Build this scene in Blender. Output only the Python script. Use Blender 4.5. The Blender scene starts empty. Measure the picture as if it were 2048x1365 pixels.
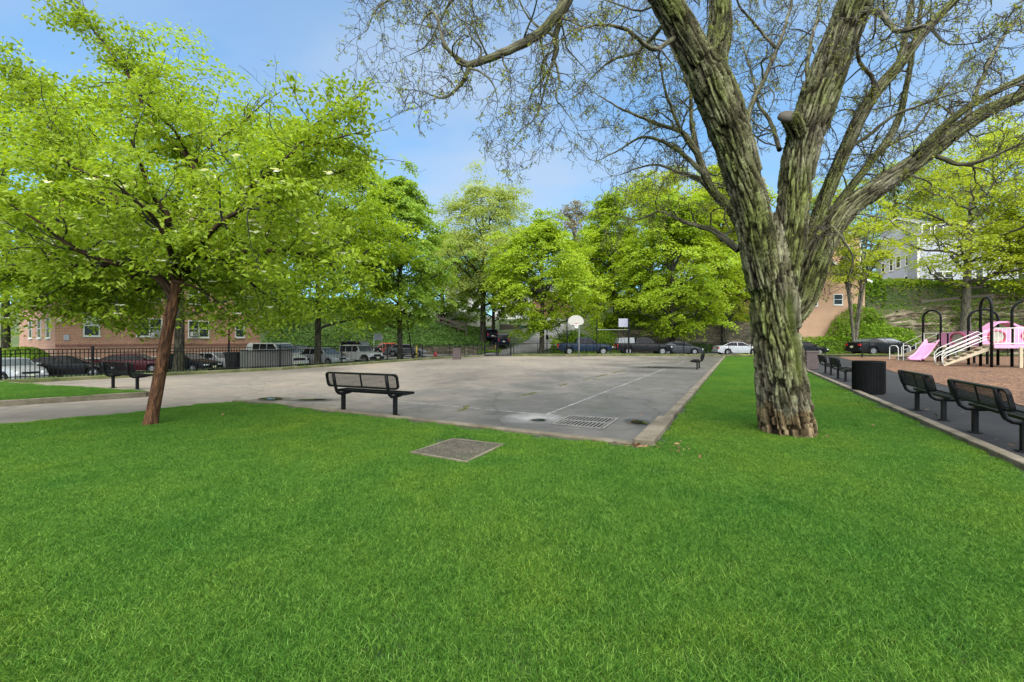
import bpy, math, random
import numpy as np
from mathutils import Vector, Matrix

SC = bpy.context.scene
COL = SC.collection
R = math.radians

# ------------------------------------------------------------------ camera
F, CX, CY, EYE = 853.33, 1024.0, 682.5, 1.5
cam_d = bpy.data.cameras.new("camera"); cam_d.lens = 15.0; cam_d.sensor_width = 36.0
cam_d.clip_end = 2000; cam_d.clip_start = 0.05
cam = bpy.data.objects.new("camera", cam_d); COL.objects.link(cam)
cam.location = (0, 0, EYE); cam.rotation_euler = (R(90), 0, 0)
SC.camera = cam

# ------------------------------------------------------------------ world, sun, exposure
SUN_EL, SUN_AZ = 56.0, 170.0          # azimuth from +Y clockwise: behind the camera, a little to the right
world = bpy.data.worlds.new("World"); SC.world = world; world.use_nodes = True
wn, wl = world.node_tree.nodes, world.node_tree.links
wn.clear()
w_out = wn.new("ShaderNodeOutputWorld"); w_bg = wn.new("ShaderNodeBackground")
sky = wn.new("ShaderNodeTexSky"); sky.sky_type = 'NISHITA'; sky.sun_disc = False
sky.sun_elevation = R(SUN_EL); sky.sun_rotation = R(SUN_AZ)
sky.air_density = 1.0; sky.dust_density = 0.3; sky.ozone_density = 2.2; sky.altitude = 0
w_bg.inputs['Strength'].default_value = 0.15
tc = wn.new("ShaderNodeTexCoord"); sep = wn.new("ShaderNodeSeparateXYZ")
wl.new(tc.outputs['Generated'], sep.inputs[0])
zadd = wn.new("ShaderNodeMath"); zadd.operation = 'ADD'; zadd.inputs[1].default_value = 0.18
zab = wn.new("ShaderNodeMath"); zab.operation = 'ABSOLUTE'
wl.new(sep.outputs['Z'], zab.inputs[0]); wl.new(zab.outputs[0], zadd.inputs[0])
comb = wn.new("ShaderNodeCombineXYZ")
for ax in ('X', 'Y'):
    dv = wn.new("ShaderNodeMath"); dv.operation = 'DIVIDE'
    wl.new(sep.outputs[ax], dv.inputs[0]); wl.new(zadd.outputs[0], dv.inputs[1]); wl.new(dv.outputs[0], comb.inputs[ax])
mp = wn.new("ShaderNodeMapping"); mp.inputs['Scale'].default_value = (0.55, 1.25, 1.0)
mp.inputs['Location'].default_value = (3.3, 1.2, 0); mp.inputs['Rotation'].default_value = (0, 0, R(12))
wl.new(comb.outputs[0], mp.inputs[0])
cn = wn.new("ShaderNodeTexNoise"); cn.inputs['Scale'].default_value = 1.25; cn.inputs['Detail'].default_value = 5
cn.inputs['Roughness'].default_value = 0.48; cn.inputs['Distortion'].default_value = 0.3
wl.new(mp.outputs[0], cn.inputs['Vector'])
cr = wn.new("ShaderNodeValToRGB"); cr.color_ramp.elements[0].position = 0.40; cr.color_ramp.elements[1].position = 0.66
cr.color_ramp.elements[0].color = (0.25, 0.25, 0.25, 1); cr.color_ramp.elements[1].color = (0.85, 0.85, 0.85, 1)
wl.new(cn.outputs[0], cr.inputs[0])
wmix = wn.new("ShaderNodeMixRGB"); wmix.inputs[2].default_value = (1.75, 2.2, 2.85, 1)
wl.new(cr.outputs[0], wmix.inputs[0]); 
wt = wn.new("ShaderNodeMixRGB"); wt.blend_type = 'MULTIPLY'; wt.inputs[0].default_value = 1.0; wt.inputs[2].default_value = (.39, .76, .88, 1)
wl.new(sky.outputs[0], wt.inputs[1]); wl.new(wt.outputs[0], wmix.inputs[1])
wl.new(wmix.outputs[0], w_bg.inputs[0]); wl.new(w_bg.outputs[0], w_out.inputs[0])

sd = bpy.data.lights.new("sun", 'SUN'); sd.energy = 5.0; sd.angle = R(100); sd.color = (1.0, 0.95, 0.86)
sun = bpy.data.objects.new("sun", sd); COL.objects.link(sun)
_d = Vector((math.sin(R(SUN_AZ)) * math.cos(R(SUN_EL)), math.cos(R(SUN_AZ)) * math.cos(R(SUN_EL)), math.sin(R(SUN_EL))))
sun.rotation_euler = (-_d).to_track_quat('-Z', 'Y').to_euler(); sun.location = _d * 60
SC.view_settings.view_transform = 'Standard'; SC.view_settings.look = 'None'
SC.view_settings.exposure = 1.08; SC.view_settings.gamma = 1.0
SC.render.engine = 'CYCLES'
SC.cycles.max_bounces = 10; SC.cycles.diffuse_bounces = 6; SC.cycles.transparent_max_bounces = 12; SC.cycles.transmission_bounces = 8

# ------------------------------------------------------------------ photo measurements -> places
def G(px, py, z=0.0):
    Y = F * (EYE - z) / (py - CY)
    return Vector(((px - CX) / F * Y, Y, z))
def P(px, py, Y):
    return Vector(((px - CX) / F * Y, Y, EYE - (py - CY) / F * Y))
U = Vector((0.470, 0.883, 0)); V = Vector((0.883, -0.470, 0))   # along the court, and to its right

def sstep(a, b, x):
    t = np.clip((np.asarray(x, float) - a) / (b - a), 0, 1); return t * t * (3 - 2 * t)
def height(x, y):
    x = np.asarray(x, float); y = np.asarray(y, float)
    d = (x + 18) * (-.882) + (y - 15) * .473
    h = -sstep(0.6, 3.2, d) * (1 - sstep(36, 56, y) * .82) * 0.92
    # bank on the left behind the street
    left = sstep(-2, -9, x) * sstep(54.5, 66, y - 0.06 * np.abs(x + 20)) * (3.6 + 4.2 * sstep(-8, -26, x))
    h = h + left
    mid = sstep(52, 84, y) * 6.0 * sstep(-9, -2, x) * (1 - sstep(12, 14, x))
    h = h + mid
    right = sstep(55.0, 56.2, y) * sstep(12, 14, x) * (4.4 + 4.6 * sstep(38, 48, x)) + sstep(57, 90, y) * 5 * sstep(12, 14, x)
    h = h + right
    h = h + sstep(80, 140, y) * 5
    return h
def hz(x, y): return float(height(x, y))

# ------------------------------------------------------------------ numpy noise
_rs = np.random.RandomState(7); _perm = _rs.permutation(256); _perm = np.concatenate([_perm, _perm, _perm]); _val = _rs.rand(256) * 2 - 1
def vnoise(p):
    p = np.asarray(p, float); i = np.floor(p).astype(int); f = p - i; f = f * f * f * (f * (f * 6 - 15) + 10); i &= 255
    out = 0
    for dx in (0, 1):
        wx = f[:, 0] if dx else 1 - f[:, 0]
        for dy in (0, 1):
            wy = f[:, 1] if dy else 1 - f[:, 1]
            for dz in (0, 1):
                wz = f[:, 2] if dz else 1 - f[:, 2]
                h = _perm[_perm[_perm[(i[:, 0] + dx) & 255] + ((i[:, 1] + dy) & 255)] + ((i[:, 2] + dz) & 255)]
                out = out + wx * wy * wz * _val[h]
    return out
def fbm(p, o=4):
    p = np.asarray(p, float); s = 0; a = 1.0
    for k in range(o):
        s = s + a * vnoise(p * 2 ** k + 17.3 * k); a *= .5
    return s / 1.9

# ------------------------------------------------------------------ object helpers
def tag(o, label=None, cat=None, group=None, kind=None):
    if label: o['label'] = label
    if cat: o['category'] = cat
    if group: o['group'] = group
    if kind: o['kind'] = kind
    return o
def thing(name, label, cat, loc=(0, 0, 0), rz=0.0, group=None):
    o = bpy.data.objects.new(name, None); COL.objects.link(o); o.empty_display_size = .2
    o.location = loc; o.rotation_euler = (0, 0, rz)
    return tag(o, label, cat, group)
def copy_tree(o, parent=None):
    c = o.copy(); COL.objects.link(c); c.parent = parent
    for ch in list(o.children): copy_tree(ch, c)
    return c
def place(o, loc, rz, label=None, group=None):
    o.location = loc; o.rotation_euler = (0, 0, rz)
    if label: o['label'] = label
    if group: o['group'] = group
    return o
def face_rz(d):
    return math.atan2(-d[0], d[1])        # local +Y looks along d

class MB:
    def __init__(s): s.v = []; s.f = []; s.m = []; s.mi = 0
    def add(s, vs, fs, mi=None):
        b = len(s.v); s.v.extend([tuple(v) for v in vs]); s.f.extend([tuple(b + i for i in f) for f in fs])
        s.m.extend([s.mi if mi is None else mi] * len(fs))
    def box(s, c, d, rz=0.0, M=None):
        x, y, z = d[0] / 2, d[1] / 2, d[2] / 2
        vs = [Vector((i * x, j * y, k * z)) for k in (-1, 1) for j in (-1, 1) for i in (-1, 1)]
        m = M if M is not None else Matrix.Rotation(rz, 3, 'Z')
        c = Vector(c); s.add([m @ v + c for v in vs], [(0, 2, 3, 1), (4, 5, 7, 6), (0, 1, 5, 4), (2, 6, 7, 3), (0, 4, 6, 2), (1, 3, 7, 5)])
    def bar(s, a, b, w, h=None):
        a, b = Vector(a), Vector(b); h = w if h is None else h
        t = (b - a).normalized(); u = t.cross(Vector((0, 0, 1)))
        u = Vector((1, 0, 0)) if u.length < 1e-4 else u.normalized()
        v = u.cross(t)
        vs = [p + u * (i * w / 2) + v * (j * h / 2) for p in (a, b) for j in (-1, 1) for i in (-1, 1)]
        s.add(vs, [(0, 2, 3, 1), (4, 5, 7, 6), (0, 1, 5, 4), (2, 6, 7, 3), (0, 4, 6, 2), (1, 3, 7, 5)])
    def tube(s, pts, r, n=8, cap=True):
        pts = [Vector(p) for p in pts]; k = len(pts)
        rr = r if isinstance(r, (list, tuple)) else [r] * k
        t0 = (pts[1] - pts[0]).normalized()
        u = t0.cross(Vector((0, 0, 1))); u = Vector((1, 0, 0)) if u.length < 1e-3 else u.normalized()
        vs = []
        for i in range(k):
            t = pts[min(i + 1, k - 1)] - pts[max(i - 1, 0)]
            t = t.normalized() if t.length > 1e-9 else t0
            u = u - t * u.dot(t); u = u.normalized() if u.length > 1e-6 else t.orthogonal().normalized()
            w = t.cross(u)
            for j in range(n):
                a = 2 * math.pi * j / n
                vs.append(pts[i] + (u * math.cos(a) + w * math.sin(a)) * rr[i])
        fs = [(i * n + j, i * n + (j + 1) % n, (i + 1) * n + (j + 1) % n, (i + 1) * n + j) for i in range(k - 1) for j in range(n)]
        if cap: fs += [tuple(range(n - 1, -1, -1)), tuple((k - 1) * n + j for j in range(n))]
        s.add(vs, fs)
    def lathe(s, prof, n=24, c=(0, 0, 0), axis='Z', cap=True):
        vs = []
        for (r, z) in prof:
            for j in range(n):
                a = 2 * math.pi * j / n; x, y = r * math.cos(a), r * math.sin(a)
                p = (x, y, z) if axis == 'Z' else (z, x, y) if axis == 'X' else (x, z, y)
                vs.append((p[0] + c[0], p[1] + c[1], p[2] + c[2]))
        k = len(prof)
        fs = [(i * n + j, i * n + (j + 1) % n, (i + 1) * n + (j + 1) % n, (i + 1) * n + j) for i in range(k - 1) for j in range(n)]
        if cap: fs += [tuple(range(n - 1, -1, -1)), tuple((k - 1) * n + j for j in range(n))]
        s.add(vs, fs)
    def prism(s, poly, z0, z1):
        n = len(poly)
        vs = [(p[0], p[1], z0) for p in poly] + [(p[0], p[1], z1) for p in poly]
        s.add(vs, [tuple(range(n - 1, -1, -1)), tuple(range(n, 2 * n))] + [(i, (i + 1) % n, n + (i + 1) % n, n + i) for i in range(n)])
    def slab(s, poly, nrm, t):
        nrm = Vector(nrm); n = len(poly); poly = [Vector(p) for p in poly]
        vs = poly + [p + nrm * t for p in poly]
        s.add(vs, [tuple(range(n - 1, -1, -1)), tuple(range(n, 2 * n))] + [(i, (i + 1) % n, n + (i + 1) % n, n + i) for i in range(n)])
    def build(s, name, mats, parent=None, smooth=False, bevel=0.0, seg=2, loc=None):
        me = bpy.data.meshes.new(name); me.from_pydata(s.v, [], s.f)
        for m in (mats if isinstance(mats, (list, tuple)) else [mats]): me.materials.append(m)
        if any(s.m): me.polygons.foreach_set('material_index', s.m)
        bm_fix(me)
        if smooth: me.polygons.foreach_set('use_smooth', [True] * len(me.polygons))
        o = bpy.data.objects.new(name, me); COL.objects.link(o)
        if parent is not None: o.parent = parent
        if loc is not None: o.location = loc
        if bevel:
            b = o.modifiers.new("bevel", 'BEVEL'); b.width = bevel; b.segments = seg; b.limit_method = 'ANGLE'; b.angle_limit = R(35)
        return o
def bm_fix(me):
    import bmesh
    if len(me.polygons) > 60000: return
    bm = bmesh.new(); bm.from_mesh(me); bmesh.ops.recalc_face_normals(bm, faces=bm.faces); bm.to_mesh(me); bm.free()

def np_mesh(name, verts, faces, mat, parent=None, attrs=None, smooth=False, vattrs=None):
    """big meshes: verts (N,3), faces (M,k) of one size k; attrs: float per face"""
    verts = np.ascontiguousarray(verts, dtype=np.float32); faces = np.ascontiguousarray(faces, dtype=np.int32)
    me = bpy.data.meshes.new(name); me.vertices.add(len(verts)); me.vertices.foreach_set('co', verts.ravel())
    M, k = faces.shape
    me.loops.add(M * k); me.loops.foreach_set('vertex_index', faces.ravel())
    me.polygons.add(M); me.polygons.foreach_set('loop_start', np.arange(0, M * k, k, dtype=np.int32))
    me.polygons.foreach_set('use_smooth', np.full(M, smooth, dtype=bool))
    for n_, a_ in (attrs or {}).items():
        at = me.attributes.new(n_, 'FLOAT', 'FACE'); at.data.foreach_set('value', np.ascontiguousarray(a_, dtype=np.float32))
    for n_, a_ in (vattrs or {}).items():
        at = me.attributes.new(n_, 'FLOAT_VECTOR', 'POINT'); at.data.foreach_set('vector', np.ascontiguousarray(a_, dtype=np.float32).ravel())
    me.materials.append(mat); me.update(calc_edges=True)
    o = bpy.data.objects.new(name, me); COL.objects.link(o)
    if parent is not None: o.parent = parent
    return o

# ------------------------------------------------------------------ materials
def hexc(r, g, b):
    f = lambda c: (c / 255 / 12.92) if c / 255 <= .04045 else ((c / 255 + .055) / 1.055) ** 2.4
    return (f(r), f(g), f(b), 1)
class NT:
    def __init__(s, name):
        s.m = bpy.data.materials.new(name); s.m.use_nodes = True
        s.n, s.l = s.m.node_tree.nodes, s.m.node_tree.links
        s.b = s.n['Principled BSDF']; s.out = s.n['Material Output']
        s.co = None
    def coord(s, kind='Object'):
        t = s.n.new("ShaderNodeTexCoord"); return t.outputs[kind]
    def attr(s, name, out='Vector'):
        t = s.n.new("ShaderNodeAttribute"); t.attribute_name = name; return t.outputs[out]
    def mapping(s, src, scale=(1, 1, 1), rot=(0, 0, 0), loc=(0, 0, 0)):
        t = s.n.new("ShaderNodeMapping"); t.inputs['Scale'].default_value = scale; t.inputs['Rotation'].default_value = rot
        t.inputs['Location'].default_value = loc
        s.l.new(src, t.inputs[0]); return t.outputs[0]
    def noise(s, src, scale, detail=4, rough=.55, dist=0.0):
        t = s.n.new("ShaderNodeTexNoise"); t.inputs['Scale'].default_value = scale; t.inputs['Detail'].default_value = detail
        t.inputs['Roughness'].default_value = rough; t.inputs['Distortion'].default_value = dist
        s.l.new(src, t.inputs['Vector']); return t.outputs[0]
    def voro(s, src, scale, out='Distance', feature='F1'):
        t = s.n.new("ShaderNodeTexVoronoi"); t.feature = feature; t.inputs['Scale'].default_value = scale
        s.l.new(src, t.inputs['Vector']); return t.outputs[out]
    def ramp(s, src, stops):
        t = s.n.new("ShaderNodeValToRGB"); e = t.color_ramp.elements
        while len(e) < len(stops): e.new(.5)
        for i, (p, c) in enumerate(stops):
            e[i].position = p; e[i].color = c if len(c) == 4 else (*c, 1)
        s.l.new(src, t.inputs[0]); return t.outputs[0]
    def mix(s, fac, a, b, mode='MIX'):
        t = s.n.new("ShaderNodeMixRGB"); t.blend_type = mode
        for i, x in enumerate((fac, a, b)):
            if isinstance(x, (int, float)): t.inputs[i].default_value = x if i == 0 else (x, x, x, 1)
            elif isinstance(x, tuple): t.inputs[i].default_value = x if len(x) == 4 else (*x, 1)
            else: s.l.new(x, t.inputs[i])
        return t.outputs[0]
    def math(s, op, a, b=None):
        t = s.n.new("ShaderNodeMath"); t.operation = op
        for i, x in enumerate((a, b)):
            if x is None: continue
            if isinstance(x, (int, float)): t.inputs[i].default_value = x
            else: s.l.new(x, t.inputs[i])
        return t.outputs[0]
    def bump(s, h, strength=.3, dist=.02):
        t = s.n.new("ShaderNodeBump"); t.inputs['Strength'].default_value = strength; t.inputs['Distance'].default_value = dist
        s.l.new(h, t.inputs['Height']); s.l.new(t.outputs[0], s.b.inputs['Normal'])
    def set(s, color=None, rough=None, metal=None, spec=None):
        for k, x in (('Base Color', color), ('Roughness', rough), ('Metallic', metal), ('Specular IOR Level', spec)):
            if x is None: continue
            if isinstance(x, (int, float)): s.b.inputs[k].default_value = x
            elif isinstance(x, tuple): s.b.inputs[k].default_value = x if len(x) == 4 else (*x, 1)
            else: s.l.new(x, s.b.inputs[k])
        return s.m

def simple(name, c, rough=.5, metal=0.0, var=.12, scale=8, bump=0.0, spec=None):
    t = NT(name); co = t.coord(); n = t.noise(co, scale, 5)
    c2 = tuple(max(0, x * (1 - var)) for x in c[:3]); c1 = tuple(min(1, x * (1 + var)) for x in c[:3])
    col = t.ramp(n, [(.3, c2), (.7, c1)])
    if bump: t.bump(t.noise(co, scale * 12, 3), bump, .01)
    rr = t.ramp(n, [(.3, (rough * .85,) * 3), (.7, (min(1, rough * 1.12),) * 3)])
    return t.set(col, rr, metal, spec)

def leaf_mat(name, dark, mid, light, trans=.35, rough=.5):
    t = NT(name); a = t.attr('tint', 'Fac')
    col = t.ramp(a, [(0.0, dark), (.5, mid), (1.0, light)])
    t.set(col, rough, 0.0, .2)
    tr = t.n.new("ShaderNodeBsdfTranslucent"); mx = t.n.new("ShaderNodeMixShader"); mx.inputs[0].default_value = trans
    tc_ = t.mix(1.0, col, (1.25, 1.2, .55, 1), 'MULTIPLY'); t.l.new(tc_, tr.inputs[0])
    t.l.new(t.b.outputs[0], mx.inputs[1]); t.l.new(tr.outputs[0], mx.inputs[2]); t.l.new(mx.outputs[0], t.out.inputs[0])
    return t.m

M = {}
M['black_metal'] = simple('black_painted_metal', (.008, .008, .0085), .42, 0, .25, 5, .05, .10)
M['black_fence'] = simple('black_fence_paint', (.009, .009, .0095), .55, 0, .25, 3, 0, .08)
M['galv'] = simple('galvanised_steel', (.42, .43, .44), .45, .7, .15, 4)
M['white_metal'] = simple('white_painted_steel', (.62, .61, .57), .4, 0, .05, 6)
M['tan_plastic'] = simple('tan_deck_plastic', (.44, .36, .24), .55, 0, .12, 3, .05)
M['pink'] = simple('pink_plastic', (.72, .29, .47), .38, 0, .12, 1.6, .03)
M['pink_pale'] = simple('faded_pink_plastic', (.75, .33, .52), .42, 0, .12, 2, .03)
M['red_plastic'] = simple('dark_red_plastic', (.42, .035, .08), .4, 0, .12, 3)
M['concrete'] = simple('weathered_concrete', (.36, .335, .29), .85, 0, .28, 3.5, .35)
M['grey_cabinet'] = simple('grey_green_sheet_metal', (.085, .087, .077), .6, 0, .12, 2, 0, .2)
M['brown_bin'] = simple('brown_plastic', (.055, .036, .032), .55, 0, .2, 6, .05)
M['tyre'] = simple('tyre_rubber', (.010, .010, .011), .8, 0, .2, 10, 0, .1)
M['rim'] = simple('alloy_rim', (.22, .22, .23), .4, .6, .1, 10)
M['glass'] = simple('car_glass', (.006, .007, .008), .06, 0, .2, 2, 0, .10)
M['glass_pale'] = simple('car_glass_painted_sky', (.10, .115, .125), .06, 0, .2, 2, 0, .45)  # pale base colour stands in for sky reflected in the glass
M['plastic'] = simple('black_trim_plastic', (.010, .010, .011), .6, 0, .2, 8, 0, .1)
M['lamp_clear'] = simple('clear_headlamp', (.62, .64, .66), .12, .2, .1, 10)
M['lamp_red'] = simple('red_tail_lamp', (.36, .012, .014), .2, 0, .2, 10)
M['plate'] = simple('licence_plate', (.6, .58, .42), .45, 0, .1, 30)
M['red_paint'] = simple('red_hydrant_paint', (.36, .02, .03), .5, 0, .25, 10)
M['sign_white'] = simple('white_sign_face', (.42, .42, .47), .5, 0, .04, 5)
M['sign_dim'] = simple('lavender_sign_painted_shade', (.25, .25, .30), .5, 0, .04, 5)  # dimmer copy of the white sign face, shade put into its colour
M['sign_ink'] = simple('faded_blue_sign_ink', (.30, .30, .42), .6, 0, .1, 5)
M['sign_green'] = simple('green_street_sign', (.01, .16, .11), .5, 0, .1, 5)
M['yellow_paint'] = simple('yellow_paint', (.62, .47, .06), .6, 0, .2, 5)
M['window_pane'] = simple('house_window_pane', (.026, .03, .034), .08, 0, .5, .8, 0, .2)
M['white_trim'] = simple('white_house_trim', (.60, .59, .56), .6, 0, .06, 3)
M['blind'] = simple('pale_window_blind', (.5, .52, .54), .5, 0, .1, 2)
M['wood_rail'] = simple('weathered_timber', (.07, .055, .042), .8, 0, .3, 6, .2)
M['board'] = simple('cream_backboard', (.32, .31, .27), .5, 0, .06, 5)
M['net'] = simple('net_cord', (.7, .7, .68), .8)
def paint(name, c, rough=.22, metal=.25):
    t = NT(name); co = t.coord(); n = t.noise(co, 2.2, 4)
    t.set(t.ramp(n, [(.3, tuple(x * .88 for x in c)), (.75, tuple(min(1, x * 1.08) for x in c))]), t.ramp(n, [(.3, (rough,) * 3), (.8, (rough + .12,) * 3)]), metal)
    t.b.inputs['Coat Weight'].default_value = .10; t.b.inputs['Specular IOR Level'].default_value = .15; t.b.inputs['Coat Roughness'].default_value = .06
    return t.m
# ================================================================== ground, court, lawns
C0 = G(1275, 892)                                   # near right corner of the court
def court(a, b): return C0 + U * a + V * b          # a away from us, b to the right

def asphalt_mat(name, base, wet=False, dark=1.0):
    t = NT(name); co = t.coord()
    fine = t.noise(co, 90, 3, .7); med = t.noise(co, 2.2, 6, .6); big = t.noise(t.mapping(co, (.16, .10, 1), (0, 0, R(28))), 1.0, 5, .55, .4)
    b = [x * dark for x in base]
    c1 = t.ramp(big, [(.34, tuple(x * .62 for x in b)), (.47, tuple(x * .9 for x in b)), (.56, tuple(x * 1.12 for x in b)), (.72, (b[0] * 1.5, b[1] * 1.42, b[2] * 1.30))])
    c2 = t.mix(.5, c1, t.ramp(med, [(.3, (.55,) * 3), (.7, (1.35,) * 3)]), 'MULTIPLY')
    ck = t.n.new('ShaderNodeVectorMath'); ck.operation = 'ADD'; nv = t.n.new('ShaderNodeTexNoise'); nv.inputs['Scale'].default_value = 1.1; t.l.new(co, nv.inputs['Vector']); t.l.new(co, ck.inputs[0]); t.l.new(nv.outputs[1], ck.inputs[1])
    cv = t.voro(ck.outputs[0], .23, 'Distance', 'DISTANCE_TO_EDGE'); c2 = t.mix(.5, c2, t.ramp(cv, [(0, (.28,) * 3), (.004, (.5,) * 3), (.010, (1, 1, 1))]), 'MULTIPLY')
    c3 = t.mix(.55, c2, t.ramp(fine, [(.25, (.45,) * 3), (.5, (1.0,) * 3), (.8, (1.7,) * 3)]), 'MULTIPLY')
    if wet:     # damp tarmac near the right-hand and near corner, drying towards the back left
        sx = t.n.new("ShaderNodeSeparateXYZ"); t.l.new(t.mapping(co, (1, 1, 1), (0, 0, 0), (-C0.x, -C0.y, 0)), sx.inputs[0])
        bb = t.math('ADD', t.math('MULTIPLY', sx.outputs['X'], V.x), t.math('MULTIPLY', sx.outputs['Y'], V.y))
        f = t.math('ADD', t.math('MULTIPLY', bb, .11), t.math('MULTIPLY', t.noise(co, .32, 5, .6, .6), 1.8))
        wf = t.ramp(f, [(.0, (0, 0, 0)), (.55, (1, 1, 1))])
        dk = t.mix(1.0, c3, (.80, .76, .73, 1), 'MULTIPLY'); warm = t.mix(1.0, c3, (1.25, 1.13, .97, 1), 'MULTIPLY')
        c3 = t.mix(wf, warm, dk)
        rg = t.mix(wf, (.85, .85, .85, 1), t.ramp(t.noise(co, .8, 5, .6), [(.35, (.38,) * 3), (.7, (.62,) * 3)]))
        t.set(c3, rg)
    else: t.set(c3, .9, None, .2)
    t.bump(t.math('ADD', t.math('MULTIPLY', fine, .5), t.voro(co, 120)), .35, .006)
    return t.m
M['court'] = asphalt_mat('worn_court_asphalt', (.115, .108, .100), True)
M['path'] = asphalt_mat('dark_path_asphalt', (.023, .023, .0235))
M['street'] = asphalt_mat('street_asphalt', (.20, .195, .19))

def earth_mat():
    t = NT('soil_and_weeds'); co = t.coord(); n = t.noise(co, .6, 6, .65); n2 = t.noise(co, 14, 4, .7)
    c = t.ramp(n, [(.3, (.035, .055, .015)), (.5, (.05, .08, .02)), (.65, (.10, .085, .05)), (.8, (.06, .09, .025))])
    t.set(t.mix(.6, c, t.ramp(n2, [(.25, (.5,) * 3), (.75, (1.4,) * 3)]), 'MULTIPLY'), .95); t.bump(n2, .6, .05)
    return t.m
M['earth'] = earth_mat()
def turf_mat():
    t = NT('lawn_soil'); co = t.coord(); n = t.noise(co, 30, 4, .7)
    t.set(t.ramp(n, [(.3, (.010, .022, .005)), (.7, (.025, .05, .010))]), .95); t.bump(n, .6, .02); return t.m
M['turf'] = turf_mat()
def chips_mat():
    t = NT('wood_chip_mulch'); co = t.coord()
    v = t.voro(t.mapping(co, (1, 1.6, 1), (0, 0, .6)), 14, 'Color'); d = t.voro(co, 14)
    g = t.n.new("ShaderNodeSeparateXYZ"); t.l.new(v, g.inputs[0])
    c = t.ramp(g.outputs[0], [(0, (.030, .012, .005)), (.4, (.082, .036, .014)), (.75, (.160, .074, .030)), (1, (.29, .165, .085))])
    n = t.noise(co, .7, 5, .6); c = t.mix(.75, c, t.ramp(n, [(.3, (.6, .58, .55)), (.7, (1.25, 1.2, 1.15))]), 'MULTIPLY')
    t.set(c, .9); t.bump(d, .9, .03); return t.m
M['chips'] = chips_mat()
def moss_concrete():
    t = NT('mossy_concrete_kerb'); co = t.coord(); n = t.noise(co, 1.6, 6, .65); f = t.noise(co, 40, 3, .7)
    c = t.ramp(n, [(.32, (.055, .046, .026)), (.48, (.11, .09, .058)), (.6, (.16, .133, .094)), (.74, (.08, .08, .024))])
    t.set(t.mix(.5, c, t.ramp(f, [(.2, (.5,) * 3), (.8, (1.4,) * 3)]), 'MULTIPLY'), .9); t.bump(f, .5, .01); return t.m
M['kerb'] = moss_concrete()
def mossy_dark():
    t = NT('moss_green_kerb'); co = t.coord(); n = t.noise(co, 1.2, 6, .65); f = t.noise(co, 30, 3, .7)
    c = t.ramp(n, [(.32, (.035, .04, .012)), (.5, (.075, .085, .02)), (.62, (.13, .115, .06)), (.75, (.07, .09, .02))])
    t.set(t.mix(.5, c, t.ramp(f, [(.2, (.5,) * 3), (.8, (1.4,) * 3)]), 'MULTIPLY'), .9); t.bump(f, .5, .01); return t.m
M['moss'] = mossy_dark()

def struct(o, kind='structure'): o['kind'] = kind; return o
def poly_sheet(name, pts, z, mat, drape=False):
    """a flat sheet filled from an outline"""
    me = bpy.data.meshes.new(name)
    import bmesh
    bm = bmesh.new(); vs = [bm.verts.new((p[0], p[1], z)) for p in pts]; f = bm.faces.new(vs); bm.normal_update()
    if f.normal.z < 0: f.normal_flip()
    bmesh.ops.triangulate(bm, faces=[f]); bm.to_mesh(me); bm.free()
    me.materials.append(mat)
    o = bpy.data.objects.new(name, me); COL.objects.link(o); return struct(o)

# one ground sheet out to the horizon, finer near the park
xs = np.concatenate([np.linspace(-900, -110, 12), np.arange(-100, 110.1, 1.0), np.linspace(120, 900, 12)])
ys = np.concatenate([np.linspace(-300, -20, 8), np.arange(-12, 130.1, 1.0), np.linspace(140, 1200, 12)])
gx, gy = np.meshgrid(xs, ys); gzz = height(gx, gy) - 0.06
nx, ny = len(xs), len(ys)
idx = np.arange(nx * ny).reshape(ny, nx)
quads = np.stack([idx[:-1, :-1], idx[:-1, 1:], idx[1:, 1:], idx[1:, :-1]], -1).reshape(-1, 4)
struct(np_mesh('ground', np.stack([gx, gy, gzz], -1).reshape(-1, 3), quads, M['earth'], smooth=True))

# fence line along the left of the park
FA, FB, FC = Vector((-24.5, 8.2, 0)), Vector((-18.0, 15.0, 0)), Vector((-12.1, 22.25, 0))
FD, FE = Vector((-5.55, 38.2, 0)), Vector((-2.9, 42.0, 0))
FAR = 42.6                                          # far edge of the court
RE = lambda a: court(a, 0)                          # right edge of court
a_far = (FAR - C0.y) / U.y
nl = Vector((-.882, .473, 0))
asph = [RE(0), RE(a_far), Vector((RE(a_far).x + 2.6, FAR + .3, 0)), Vector((-2.0, FAR + .3, 0)), FE + V * .25, FD + V * .25, FC + V * .25, FB + V * .3, FA + V * .3, Vector((-30, 4, 0)), Vector((-30, 0, 0)), G(0, 850) + Vector((-3, -2.4, 0)), G(0, 850), G(250, 827), G(400, 809), G(470, 804.5), G(560, 810)]
poly_sheet('court_asphalt', asph, 0.0, M['court'])

# lawn outline, slightly raised, with a thin concrete edging towards the court
TR = lambda s: Vector((5.85, 4.874, 0)) + U * s     # timber edge on the right of the strip
lawn_main = [Vector((-16, -5, 0)), Vector((0.9, -5, 0)), TR(-9.0), TR(0), TR(15.4), TR(24), TR(39.5), court(38.2, .2), court(10, .2), court(0, .2), court(-.16, 0.0), court(-.16, -7.4), G(560, 812), G(470, 807), G(400, 811.5), G(250, 830), G(0, 853), G(0, 853) + Vector((-3, -2.4, 0))]
poly_sheet('lawn', lawn_main, 0.025, M['turf'])
kb = MB()
ng = [court(-.02, 0.02), court(-.02, -7.4), G(560, 810), G(470, 804.5)]
for a, b in zip(ng[:-1], ng[1:]): kb.bar(a + Vector((0, 0, .005)), b + Vector((0, 0, .005)), .17, .09)
kerb_front = struct(kb.build('lawn_edging', M['kerb'], bevel=.012))
kb = MB()
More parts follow.
